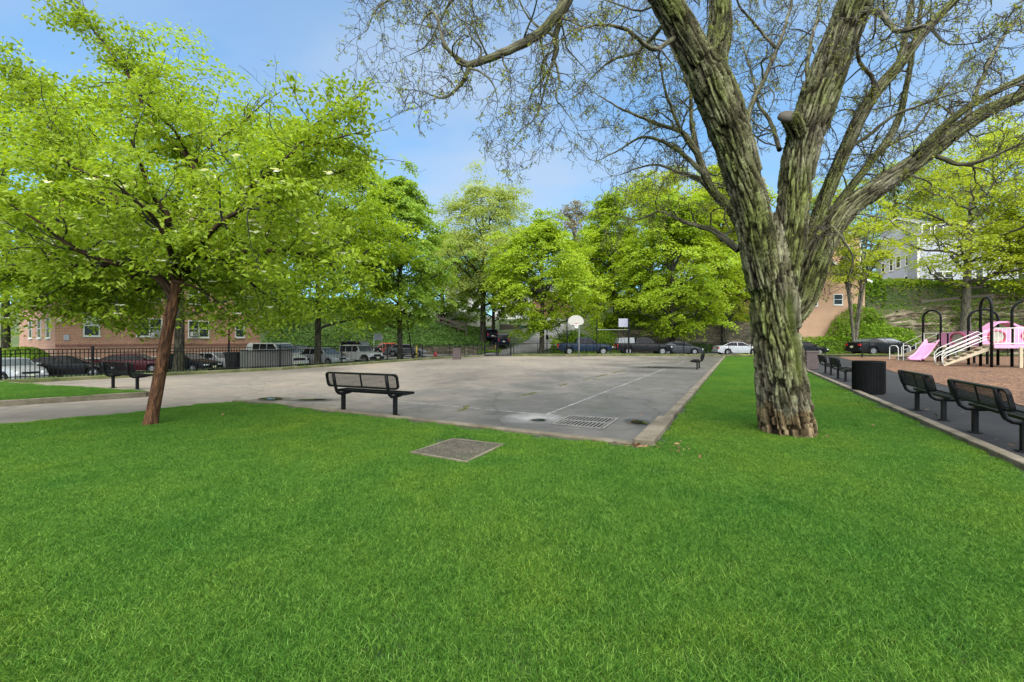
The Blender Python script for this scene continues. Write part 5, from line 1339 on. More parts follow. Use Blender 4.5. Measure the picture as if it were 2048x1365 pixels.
def rock(name, label, x0, x1, y, ztop, seed, depth=7.0, nx_=170, nz_=60):
    u = np.linspace(0, 1, nx_); v = np.linspace(0, 1, nz_); Ug, Vg = np.meshgrid(u, v); Ug, Vg = Ug.ravel(), Vg.ravel()
    X = x0 + (x1 - x0) * Ug; zt = np.array([ztop(q) for q in Ug]); 
    # face then sloping top
    k = .72; zf = np.clip(Vg / k, 0, 1); back = np.clip((Vg - k) / (1 - k), 0, 1)
    Z = -.5 + (zt + .5) * (zf * .93 + .07 * back)
    pt = np.stack([X * .16, Z * .55, Ug * 0 + seed], 1)
    ledge = np.floor(Z * .9 + 1.1 * fbm(np.stack([X * .12, Z * .2, Ug * 0 + seed * 2], 1), 3)) * .55
    Y = y + zf * 1.2 + ledge * .75 + fbm(pt * 2.4, 4) * 1.15 + fbm(pt * 9 + 5, 3) * .28 + back * depth
    Z = Z + fbm(np.stack([X * .4, Y * .4, Z * .4], 1), 3) * .35 * (.2 + zf)
    e = np.minimum(Ug, 1 - Ug); Y = Y + np.maximum(0, .05 - e) * 60
    idx = np.arange(nx_ * nz_).reshape(nz_, nx_); q = np.stack([idx[:-1, :-1], idx[:-1, 1:], idx[1:, 1:], idx[1:, :-1]], -1).reshape(-1, 4)
    o = np_mesh(name, np.stack([X, Y, Z], 1), q, M['rock'], smooth=False); tag(o, label, 'rock'); return o
rock('rock_outcrop', 'brown layered rock outcrop behind the playground under the grey house', 42.5, 92, 49.8, lambda u: 4.6 + 3.6 * min(1, u * 2.5) , 4)
# ================================================================== trees
def bark_mat(name, c_dark, c_mid, c_light, moss=None, base=None, mossamt=.55, s=1.0):
    t = NT(name); bc = t.attr('bark', 'Vector'); n = t.noise(bc, 9 * s, 6, .62, .4); n2 = t.noise(bc, 2.2 * s, 5, .6); f = t.noise(bc, 34 * s, 4, .7)
    v = t.voro(t.mapping(bc, (1, 1, .55)), 8 * s, 'Distance', 'DISTANCE_TO_EDGE')
    c = t.ramp(n, [(.30, c_dark), (.46, c_mid), (.62, c_light), (.8, tuple(x * 1.25 for x in c_light))])
    if moss:
        geo = t.n.new("ShaderNodeNewGeometry"); pm_ = t.noise(geo.outputs['Position'], 1.1, 5, .65)
        mk = t.ramp(t.math('ADD', t.math('MULTIPLY', n2, .5), t.math('MULTIPLY', pm_, .5)), [(mossamt - .12, (0, 0, 0)), (mossamt + .10, (1, 1, 1))])
        if base:
            sp = t.n.new("ShaderNodeSeparateXYZ"); t.l.new(geo.outputs['Position'], sp.inputs[0])
            hgt = t.ramp(t.math('MULTIPLY', t.math('ADD', sp.outputs['Z'], t.math('MULTIPLY', n2, 1.4)), .25), [(.16, (0, 0, 0)), (.62, (1, 1, 1))])
            c = t.mix(t.math('MULTIPLY', mk, hgt), c, t.mix(1, c, moss, 'MULTIPLY'))
            c = t.mix(t.ramp(t.math('ADD', t.math('MULTIPLY', sp.outputs['Z'], 1.0), n2), [(.95, (1, 1, 1)), (1.55, (0, 0, 0))]), c, t.mix(1, c, base, 'MULTIPLY'))
        else: c = t.mix(mk, c, t.mix(1, c, moss, 'MULTIPLY'))
    c = t.mix(.55, c, t.ramp(f, [(.25, (.45,) * 3), (.75, (1.5,) * 3)]), 'MULTIPLY')
    c = t.mix(.7, c, t.ramp(v, [(0, (.3,) * 3), (.09, (1, 1, 1))]), 'MULTIPLY')
    t.set(c, .95, 0, .15); t.bump(t.math('ADD', t.math('ADD', n, t.math('MULTIPLY', v, .8)), t.math('MULTIPLY', f, .4)), .8, .03)
    return t.m
M['bark_big'] = bark_mat('shaggy_grey_bark', (.032, .026, .019), (.155, .132, .098), (.32, .29, .23), (.62, .78, .30, 1), (.86, .70, .52, 1), .47)
M['bark_dogwood'] = bark_mat('blotchy_orange_bark', (.020, .011, .007), (.062, .031, .017), (.145, .070, .034), None, None, .6, 2.2)
M['bark_dark'] = bark_mat('dark_furrowed_bark', (.012, .011, .009), (.035, .031, .024), (.075, .066, .05), (.7, .85, .4, 1), None, .6, 1.0)
M['bark_pale'] = bark_mat('greyish_bark', (.03, .027, .022), (.10, .088, .07), (.19, .17, .14), (.75, .85, .5, 1), None, .58, 1.0)
M['bark_limb'] = bark_mat('dark_brown_limb_bark', (.010, .007, .005), (.034, .022, .014), (.075, .045, .026), None, None, .6, 2.0)
M['twig'] = simple('twig_bark', (.050, .042, .030), .9, 0, .35, 3)
M['twig_dark'] = simple('dark_twig_bark', (.020, .018, .015), .9, 0, .3, 3)

class Tubes:
    """many tapering branches in one mesh, with bark coordinates"""
    def __init__(s): s.V = []; s.F = []; s.B = []; s.n = 0
    def add(s, pts, rad, n=6, wob=0.0, seed=0):
        pts = np.array(pts, float); rad = np.asarray(rad, float); k = len(pts)
        T = np.gradient(pts, axis=0); T /= np.linalg.norm(T, axis=1)[:, None] + 1e-9
        u = np.cross(T[0], [0, 0, 1.0]); u = np.array([1.0, 0, 0]) if np.linalg.norm(u) < 1e-3 else u / np.linalg.norm(u)
        us = []
        for i in range(k):
            u = u - T[i] * np.dot(u, T[i]); u /= np.linalg.norm(u) + 1e-9; us.append(u)
        us = np.array(us); ws = np.cross(T, us); a = np.arange(n) * 2 * math.pi / n
        ring = us[:, None, :] * np.cos(a)[None, :, None] + ws[:, None, :] * np.sin(a)[None, :, None]
        v = pts[:, None, :] + ring * rad[:, None, None]
        ln = np.concatenate([[0], np.cumsum(np.linalg.norm(np.diff(pts, axis=0), axis=1))])
        b = np.stack([np.cos(a)[None, :] * rad[:, None] + seed * 3.1, np.sin(a)[None, :] * rad[:, None], np.repeat((ln * .22)[:, None], n, 1) + seed], -1)
        i0 = s.n + np.arange(k - 1)[:, None] * n; j = np.arange(n)[None, :]; j2 = (j + 1) % n
        s.F.append(np.stack([i0 + j, i0 + j2, i0 + n + j2, i0 + n + j], -1).reshape(-1, 4)); s.V.append(v.reshape(-1, 3)); s.B.append(b.reshape(-1, 3)); s.n += k * n
    def build(s, name, mat, parent): return np_mesh(name, np.concatenate(s.V), np.concatenate(s.F), mat, parent, smooth=True, vattrs={'bark': np.concatenate(s.B)})

def smooth_path(pts, step=.12):
    """Catmull-Rom through (x,y,z,r) points"""
    p = np.array(pts, float); p = np.vstack([2 * p[0] - p[1], p, 2 * p[-1] - p[-2]]); out = []
    for i in range(1, len(p) - 2):
        n = max(2, int(np.linalg.norm(p[i + 1, :3] - p[i, :3]) / step))
        for k in range(n):
            t = k / n; out.append(.5 * ((2 * p[i]) + (-p[i - 1] + p[i + 1]) * t + (2 * p[i - 1] - 5 * p[i] + 4 * p[i + 1] - p[i + 2]) * t * t + (-p[i - 1] + 3 * p[i] - 3 * p[i + 1] + p[i + 2]) * t ** 3))
    out.append(p[-2]); out = np.array(out); out[:, 3] = np.maximum(out[:, 3], .002); return out

def leaf_mesh(name, cen, nrm, size, tint, mat, parent, seed=0, aspect=.55, fold=.25, droop=None):
    """diamond leaves folded along the midrib"""
    r = np.random.RandomState(seed); n = len(cen); nrm = nrm / (np.linalg.norm(nrm, axis=1)[:, None] + 1e-9)
    q = r.randn(n, 3)
    if droop is not None: q = q + np.array([0, 0, -droop])
    u = q - nrm * (q * nrm).sum(1)[:, None]; u /= np.linalg.norm(u, axis=1)[:, None] + 1e-9; w = np.cross(nrm, u)
    L = size[:, None]; f = fold * L * .5
    v = np.stack([cen - u * L * .5, cen + w * L * aspect * .5 + nrm * f * .6 - u * L * .05, cen + u * L * .5 - nrm * f * .4, cen - w * L * aspect * .5 + nrm * f * .6 - u * L * .05], 1).reshape(-1, 3)
    return np_mesh(name, v, np.arange(4 * n).reshape(-1, 4), mat, parent, attrs={'tint': tint})

LM = {}
LM['dog'] = leaf_mat('dogwood_leaf', (.10, .165, .012, 1), (.225, .325, .020, 1), (.38, .46, .07, 1), .52)
LM['maple'] = leaf_mat('fresh_maple_leaf', (.120, .200, .011, 1), (.26, .375, .018, 1), (.42, .52, .055, 1), .54)
LM['maple2'] = leaf_mat('mid_green_leaf', (.105, .195, .022, 1), (.22, .345, .040, 1), (.36, .48, .09, 1), .54)
LM['yellow'] = leaf_mat('yellow_green_spring_leaf', (.15, .21, .015, 1), (.31, .38, .022, 1), (.50, .54, .055, 1), .54)
LM['pale'] = leaf_mat('pale_olive_spring_leaf', (.15, .20, .04, 1), (.31, .38, .09, 1), (.48, .54, .17, 1), .54)
LM['rust'] = leaf_mat('brownish_bud_leaf', (.09, .07, .03, 1), (.19, .16, .07, 1), (.30, .27, .13, 1), .3)
LM['ivy'] = leaf_mat('ivy_leaf', (.035, .085, .016, 1), (.080, .155, .026, 1), (.15, .24, .050, 1), .3)
LM['shrub'] = leaf_mat('bright_shrub_leaf', (.075, .16, .010, 1), (.16, .28, .014, 1), (.28, .40, .04, 1), .35)
LM['deep'] = leaf_mat('deep_green_leaf', (.020, .052, .010, 1), (.045, .10, .016, 1), (.09, .16, .03, 1), .3)

def wander(r, p, d, n, step, wig, grav=0.0, up=0.0):
    p = np.array(p, float); d = np.array(d, float); d /= np.linalg.norm(d); out = [p.copy()]
    for _ in range(n):
        d = d + r.randn(3) * wig + np.array([0, 0, -grav + up]); d /= np.linalg.norm(d); p = p + d * step; out.append(p.copy())
    return np.array(out)

def make_tree(name, label, base, H, cw, cb, trunk_r, leaf, seed, nleaf=16000, ls=.2, bark='bark_dark', lean=(0, 0), shape='round', density=.86, group=None, squash=.55, nlimb=16, gap=0.0, trunks=1, flat=.6, open_=.16, sizevar=.45, pads=330):
    """trunk > limbs and a crown of leaf sprays. H total height, cw crown radius, cb height of crown bottom"""
    r = np.random.RandomState(seed); t = thing(name, label, 'tree', base, 0, group); tb = Tubes(); br = Tubes(); ls *= 1.12; nleaf = int(nleaf * 1.6)
    top = np.array([lean[0], lean[1], H * .93]); ch = H - cb; spr_c, spr_n = [], []
    def env(h):    # crown radius at height h (0..1)
        if shape == 'round': return math.sqrt(max(0, 1 - (2 * (h - .42) / (1.16 if h > .42 else .95)) ** 2)) if h < 1 else 0
        if shape == 'cone': return max(0, (1 - h) ** .75) * min(1, .55 + h * 3.2)
        if shape == 'egg': return max(0, math.sin(math.pi * min(1, max(0, h)) ** .70)) ** .75
        if shape == 'vase': return min(1, .35 + h * .95) * math.sqrt(max(0, 1 - max(0, (h - .6) / .42) ** 2))
        return 1
    for k in range(trunks):
        off = np.array([0, 0, 0]); tp = top + (r.randn(3) * np.array([cw * .3, cw * .3, .3]) if trunks > 1 else 0)
        n = 18; h = np.linspace(0, 1, n); w1, w2 = r.randn(2) * .25
        pts = np.stack([off[0] + tp[0] * h ** 1.3 + w1 * np.sin(h * 5) * .25, off[1] + tp[1] * h ** 1.3 + w2 * np.sin(h * 4 + 1) * .25, tp[2] * h], 1)
        rad = trunk_r * (1 - h) ** .85 * .95 + .02; rad[0] *= 1.35; rad[1] *= 1.05
        tb.add(pts, rad, 12, seed=seed + k); 
        for i in range(nlimb):
            f = (cb * .82 + ch * .85 * ((i + r.rand()) / nlimb)) / H; f = min(f, .97)
            p = np.array([np.interp(f, h, pts[:, j]) for j in range(3)]); rr = np.interp(f, h, rad)
            az = i * 2.39996 + r.rand() * .9 + k; hh = (p[2] - cb) / ch
            tgt_h = min(.98, max(0.0, hh) + .10 + .30 * r.rand()); R_ = cw * env(tgt_h) * (.66 + .5 * r.rand())
            e = np.array([lean[0] * tgt_h + R_ * math.cos(az), lean[1] * tgt_h + R_ * math.sin(az), cb + ch * tgt_h])
            m = 10; s_ = np.linspace(0, 1, m)[:, None]; mid = p * .5 + e * .5 + np.array([0, 0, -.06 * ch * r.rand() + .03 * ch]); q = (1 - s_) ** 2 * p + 2 * s_ * (1 - s_) * mid + s_ ** 2 * e
            q[1:-1] += r.randn(m - 2, 3) * .05 * cw * .4
            lr = min(rr * .62, trunk_r * .42) * np.linspace(1, .12, m) + .006; br.add(q, lr, 6, seed=seed + i)
            for j in range(5):
                b = 2 + int(r.rand() * (m - 3)); dd = (q[min(b + 1, m - 1)] - q[b - 1]); dd /= np.linalg.norm(dd) + 1e-9
                sub = wander(r, q[b], dd + r.randn(3) * .7 + np.array([0, 0, .15]), 6, cw * .075, .28); br.add(sub, np.linspace(lr[b] * .6, .005, 7), 4, seed=j)
                spr_c.append(sub[3:])
            spr_c.append(q[m // 2:])
    tb.build('trunk', M[bark], t); br.build('branches', M['twig_dark'] if bark == 'bark_dark' else M['twig'], t)
    # foliage: flattened sprays carried by the branches, each a pad of leaves that droops at its rim
    ends = np.concatenate(spr_c); npad = int(pads * (cw / 5.0) ** .5); pc = ends[r.randint(0, len(ends), npad)] + r.randn(npad, 3) * cw * .05
    n2 = npad; hh = r.rand(n2); az = r.rand(n2) * 6.283; er = np.array([env(x) for x in hh]); rag = 1 + .34 * fbm(np.stack([np.cos(az) * 1.4, np.sin(az) * 1.4, hh * 3.2 + seed], 1) * 1.6, 3)
    rr = er * np.sqrt(.12 + .88 * r.rand(n2)) * rag; c = np.stack([lean[0] * hh + cw * rr * np.cos(az), lean[1] * hh + cw * rr * np.sin(az), cb + ch * hh], 1)
    nz_ = fbm(c * (1.7 / max(1.2, cw * .35)) * np.array([1, 1, 1.7]) + seed, 3); c = c[nz_ > np.quantile(nz_, .40 + gap)]
    src = np.concatenate([pc, c]); per = max(1, int(nleaf / len(src))); n = len(src) * per
    pr = np.repeat(cw * (.10 + .13 * r.rand(len(src))) * density, per); q = np.sqrt(r.rand(n)); an = r.rand(n) * 6.283; px_, py_ = q * np.cos(an) * pr, q * np.sin(an) * pr
    tilt = np.repeat(r.randn(len(src), 2) * .30, per, 0); outw = np.repeat(src[:, :2] / (np.linalg.norm(src[:, :2], axis=1)[:, None] + .3), per, 0)
    cen = np.repeat(src, per, 0) + np.stack([px_, py_, px_ * tilt[:, 0] + py_ * tilt[:, 1] - (px_ * outw[:, 0] + py_ * outw[:, 1]) * .35 - q * q * pr * .35 + r.randn(n) * pr * flat * .22], 1)
    nrm = np.stack([r.randn(n) * .42 + outw[:, 0] * .35 + px_ / pr * .35, r.randn(n) * .42 + outw[:, 1] * .35 + py_ / pr * .35, np.full(n, .75)], 1)
    sz = ls * (1 - sizevar / 2 + sizevar * r.rand(n)); base_t = np.repeat(np.clip(.5 + .22 * r.randn(len(src)), 0, 1), per); tint = np.clip(base_t * .45 + .55 * r.rand(n) + .12 * (q - .5), 0, 1)
    leaf_mesh('crown', cen, nrm, sz, tint, LM[leaf], t, seed, .72, .3)
    return t
def T(px, py, Y, z=None):
    x = (px - CX) / F * Y; return (x, Y, hz(x, Y) - .03 if z is None else z)
def top_h(py, Y, z0): return EYE - (py - CY) / F * Y - z0
def tree_px(name, label, px, Y, top_py, bot_py, half_px, trunk_px, leaf, seed, **k):
    b = T(px, 0, Y); s_ = Y / F; lean = k.pop('lean_px', 0) * s_
    return make_tree(name, label, b, top_h(top_py, Y, b[2]), half_px * s_, top_h(bot_py, Y, b[2]), trunk_px * s_ / 2, leaf, seed, lean=(lean, 0), **k)

GT = 'trees around the park'
tree_px('street_tree', 'leafy tree behind the left fence whose dark trunk shows right of the reddish trunk', 357, 27.5, 190, 600, 300, 19, 'maple', 11, nleaf=24000, ls=.20, group=GT, shape='round')
tree_px('street_tree', 'full green tree with a dark trunk behind the white van', 636, 35, 260, 640, 165, 13, 'maple', 12, nleaf=22000, ls=.22, group=GT, shape='round')
tree_px('street_tree', 'tall egg shaped green tree with dark trunk next to the leaning pole', 800, 42.0, 350, 655, 112, 11, 'maple2', 13, nleaf=30000, ls=.22, group=GT, shape='egg', nlimb=22, gap=-.15)
tree_px('street_tree', 'bright round lime green tree standing in front of the hill road', 1083, 48.5, 440, 655, 116, 10, 'maple', 14, nleaf=30000, ls=.22, group=GT, shape='egg', nlimb=20, gap=-.2)
tree_px('street_tree', 'wide lime green tree with forked trunk behind the charcoal hatchback', 1345, 50, 385, 668, 122, 12, 'maple', 15, nleaf=34000, ls=.23, group=GT, shape='egg', nlimb=24, flat=.45, gap=-.2)
tree_px('street_tree', 'green tree with a slanting trunk between the hoop and the wide lime tree', 1232, 57, 400, 662, 92, 11, 'maple', 16, nleaf=24000, ls=.25, group=GT, shape='egg', lean_px=-22, gap=-.15)
tree_px('street_tree', 'tree with dark trunk in front of the stone wall, left of the big tree', 1447, 53.6, 330, 640, 110, 13, 'yellow', 17, nleaf=22000, ls=.24, group=GT, gap=.1)
tree_px('thin_tree', 'slender tree with several upright stems beside the tan building', 1710, 47.6, 385, 560, 88, 5.5, 'yellow', 18, nleaf=8000, ls=.19, group=GT, shape='vase', bark='bark_pale', trunks=4, nlimb=7, gap=.22, pads=90, density=1.0)
b = P(1930, 640, 50.5)
make_tree('hillside_tree', 'broad low branching tree growing on the rock outcrop behind the playground', (b.x, 50.5, 2.4), P(0, 300, 50.5).z - 2.4, 9.8, 5.8, .50, 'yellow', 19, 8600, .24, 'bark_pale', (1.0, 0), 'round', .85, GT, nlimb=18, flat=.35, gap=.32, pads=125)
b = P(2110, 620, 50)
make_tree('hillside_tree', 'leaning dark trunked tree at the right edge beyond the playground', (b.x, 50, 4.0), 15, 9, 5.0, .5, 'yellow', 20, 20000, .25, 'bark_dark', (-2.4, 0), 'round', .95, GT, nlimb=16, flat=.4, gap=.1)
# taller trees farther back
GB = 'trees on the hill behind'
tree_px('hill_tree', 'tall pale olive tree rising behind the bright lime tree, twin trunks on the bank', 966, 61, 378, 600, 118, 13, 'pale', 21, nleaf=34000, ls=.22, group=GB, shape='round', gap=-.1, nlimb=22)
tree_px('hill_tree', 'thin second trunk on the bank with mid green foliage', 987, 61.5, 470, 640, 62, 8, 'maple2', 22, nleaf=10000, ls=.24, group=GB, gap=.05)
tree_px('hill_tree', 'sparse brownish budding tree far behind, left of the big tree', 1150, 100, 405, 600, 62, 8, 'rust', 23, nleaf=7000, ls=.32, group=GB, gap=.2, nlimb=26, bark='bark_pale')
tree_px('hill_tree', 'yellow green crown filling the gap behind the big trunk', 1300, 72, 348, 640, 118, 12, 'yellow', 24, nleaf=22000, ls=.32, group=GB, gap=.1)
tree_px('hill_tree', 'yellow green crown behind the left stem of the big tree', 1420, 78, 370, 640, 105, 12, 'yellow', 25, nleaf=18000, ls=.33, group=GB, gap=.1)
tree_px('hill_tree', 'pale spring tree behind the tan building', 1640, 90, 392, 600, 100, 10, 'pale', 26, nleaf=14000, ls=.36, group=GB, gap=.18, bark='bark_pale')
tree_px('hill_tree', 'pale spring tree rising behind the roof of the grey house', 1790, 92, 330, 600, 105, 10, 'pale', 27, nleaf=16000, ls=.38, group=GB, gap=.12, bark='bark_pale')
tree_px('hill_tree', 'large yellow green tree above the grey house at the right edge', 1985, 80, 262, 560, 150, 12, 'yellow', 28, nleaf=26000, ls=.36, group=GB, gap=.08)
tree_px('hill_tree', 'mid green tree on the ivy bank between the two left street trees', 725, 66, 330, 640, 90, 12, 'maple2', 29, nleaf=20000, ls=.28, group=GB)
tree_px('hill_tree', 'mid green tree behind the brick building corner', 560, 64, 290, 650, 120, 12, 'maple2', 30, nleaf=20000, ls=.30, group=GB)
tree_px('hill_tree', 'dark green tree behind the tall egg shaped one', 885, 72, 470, 660, 70, 10, 'maple2', 31, nleaf=14000, ls=.28, group=GB)
tree_px('hill_tree', 'leafy tree at the left edge above the brick building', 10, 29, 150, 600, 230, 14, 'maple2', 32, nleaf=20000, ls=.22, group=GB)
tree_px('hill_tree', 'green tree filling the back behind the hoop', 1190, 84, 455, 640, 66, 8, 'maple', 33, nleaf=14000, ls=.32, group=GB)

# ------------------------------------------------------------------ bushes, ivy, hedges
def bush(name, label, c, rx, ry, rz, leaf, seed, n=6000, ls=.14, clipped=False, cat='bush'):
    r = np.random.RandomState(seed); t = thing(name, label, cat, c); d = r.randn(n, 3); d /= np.linalg.norm(d, axis=1)[:, None]; d[:, 2] = np.abs(d[:, 2]) * 1.0 - .12
    k = 1 + (.05 if clipped else .24) * fbm(d * 2.2 + seed, 4); rad = (1 - (.10 if clipped else .45) * r.rand(n) ** 1.5) * k; cen = d * rad[:, None] * np.array([rx, ry, rz]); cen[:, 2] = np.maximum(cen[:, 2], .03)
    nrm = d + r.randn(n, 3) * (.35 if clipped else .6) + np.array([0, 0, .35]); leaf_mesh('foliage', cen, nrm, ls * (.7 + .6 * r.rand(n)), np.clip(.5 + .25 * fbm(cen * 2 + 3, 2) + .3 * (r.rand(n) - .5) * 2, 0, 1), LM[leaf], t, seed)
    tb = Tubes()
    for i in range(9):
        a = i * .7; tb.add(wander(r, (0, 0, 0), (math.cos(a) * .6, math.sin(a) * .6, 1), 6, min(rx, rz) * .14, .2), np.linspace(.04, .01, 7), 5)
    tb.build('stems', M['twig_dark'], t)
    return t
p = P(45, 700, 27.5); bush('clipped_bush', 'round clipped bright green bush in front of the brick building', (p.x, 27.5, hz(p.x, 27.5)), 2.0, 1.7, 2.4, 'shrub', 41, 14000, .13, True)
bush('green_bush', 'bright lime bush beside the hill road, left of the hoop', (P(1150, 690, 53).x - .4, 53.2, 0), 2.9, 1.6, 3.3, 'shrub', 42, 9000, .2)
bush('green_bush', 'dark green bush behind the basketball backboard', (P(1205, 690, 54).x, 53.8, 0), 2.4, 1.2, 3.6, 'maple2', 43, 6000, .2)
bush('green_bush', 'wild leafy bush on the bank left of the rock outcrop', (P(1790, 690, 49).x, 50.6, .2), 4.2, 2.2, 3.9, 'shrub', 44, 11000, .24)
bush('green_bush', 'leafy bush climbing at the corner of the tan building', (P(1742, 690, 50.5).x, 52.6, .2), 4.4, 2.2, 6.4, 'shrub', 45, 13000, .25)
bush('green_bush', 'low ivy bush below the tan building', (P(1660, 690, 50).x, 51.2, .1), 5.2, 1.0, 2.3, 'shrub', 46, 9000, .2)
bush('green_bush', 'low bush under the wide lime tree by the stone wall', (P(1400, 690, 53).x, 53.7, .1), 4.0, .9, 1.3, 'deep', 47, 5000, .17)
def leaf_cover(name, x0, x1, y0, y1, n, leaf, seed, ls, dz=.3, zf=None, nrm_up=.6):
    r = np.random.RandomState(seed); x = x0 + (x1 - x0) * r.rand(n); y = y0 + (y1 - y0) * r.rand(n); z = (height(x, y) if zf is None else zf(x, y)); lump = fbm(np.stack([x * .7, y * .7, z * .7], 1) + seed, 4)
    z = z + dz * (.4 + .9 * lump) + r.rand(n) * dz * .7; nrm = r.randn(n, 3) * .55 + np.array([0, -.45, nrm_up]); 
    tint = np.clip(.45 + .35 * fbm(np.stack([x, y, z], 1) * .35 + 7, 3) + .35 * (r.rand(n) - .5), 0, 1)
    o = leaf_mesh(name, np.stack([x, y, z], 1), nrm, ls * (.6 + .8 * r.rand(n)), tint, LM[leaf], None, seed, .8); o['kind'] = 'stuff'; return o
leaf_cover('ivy_cover', -34, -3.2, 54.8, 70, 42000, 'ivy', 51, .26, .45)
leaf_cover('bank_plants', -22, -1.5, 54.6, 56.8, 9000, 'maple2', 52, .16, .22)
leaf_cover('hill_plants', 12.5, 37, 55.0, 62, 12000, 'maple2', 53, .30, .5)
leaf_cover('bank_shrubbery', 37, 49, 52.5, 66, 26000, 'shrub', 58, .34, 1.3)
leaf_cover('rock_top_plants', 44, 92, 55.2, 66, 34000, 'maple2', 54, .30, .55)
leaf_cover('verge_grass', .3, 17.4, FAR + .5, FAR + 2.3, 7000, 'weed' if 'weed' in LM else 'pale', 55, .09, .05, lambda x, y: x * 0 + .09)
leaf_cover('verge_grass', 24, 80, FAR + 1.2, FAR + 2.8, 16000, 'yellow', 56, .10, .05, lambda x, y: x * 0 + .06)
leaf_cover('fence_weeds', -24, -3, 8, 42, 30000, 'ivy', 57, .05, .03, lambda x, y: np.where(np.abs((x + 18) * (-.882) + (y - 15) * .473 - .75) < .75, .07, -3.0))
# plants rooted on the ledges of the rock
def rock_plants():
    rk = bpy.data.objects['rock_outcrop'].data; n = len(rk.vertices); co = np.empty(n * 3, np.float32); rk.vertices.foreach_get('co', co); co = co.reshape(-1, 3).astype(float); r = np.random.RandomState(61)
    lump = fbm(co * np.array([.25, .25, .5]) + 40, 4); pick = np.where(lump + .10 * (co[:, 2] - 2) > .22)[0]; src = co[r.choice(pick, 1400)]; cen = np.repeat(src, 9, 0); m_ = len(cen); cen = cen + r.randn(m_, 3) * np.array([.32, .2, .22]) + np.array([0, -.15, .1])
    o = leaf_mesh('ledge_plants', cen, r.randn(m_, 3) * .5 + np.array([0, -.5, .6]), .2 * (.6 + .8 * r.rand(m_)), np.clip(np.repeat(r.rand(1400), 9) * .5 + .5 * r.rand(m_), 0, 1), LM['maple2'], None, 62, .7); o['kind'] = 'stuff'
rock_plants()
# low terrace edge beam on the rock
t = thing('timber_edge', 'long grey timber edge along the terrace above the rock outcrop', 'edging', (P(1840, 604, 51).x, 51.0, P(1840, 604, 51).z)); m = MB(); e = P(1985, 590, 51); m.bar((0, 0, 0), (e.x - P(1840, 604, 51).x, 0, e.z - P(1840, 604, 51).z), .3, .28); m.build('beam', M['wood_rail'], t)

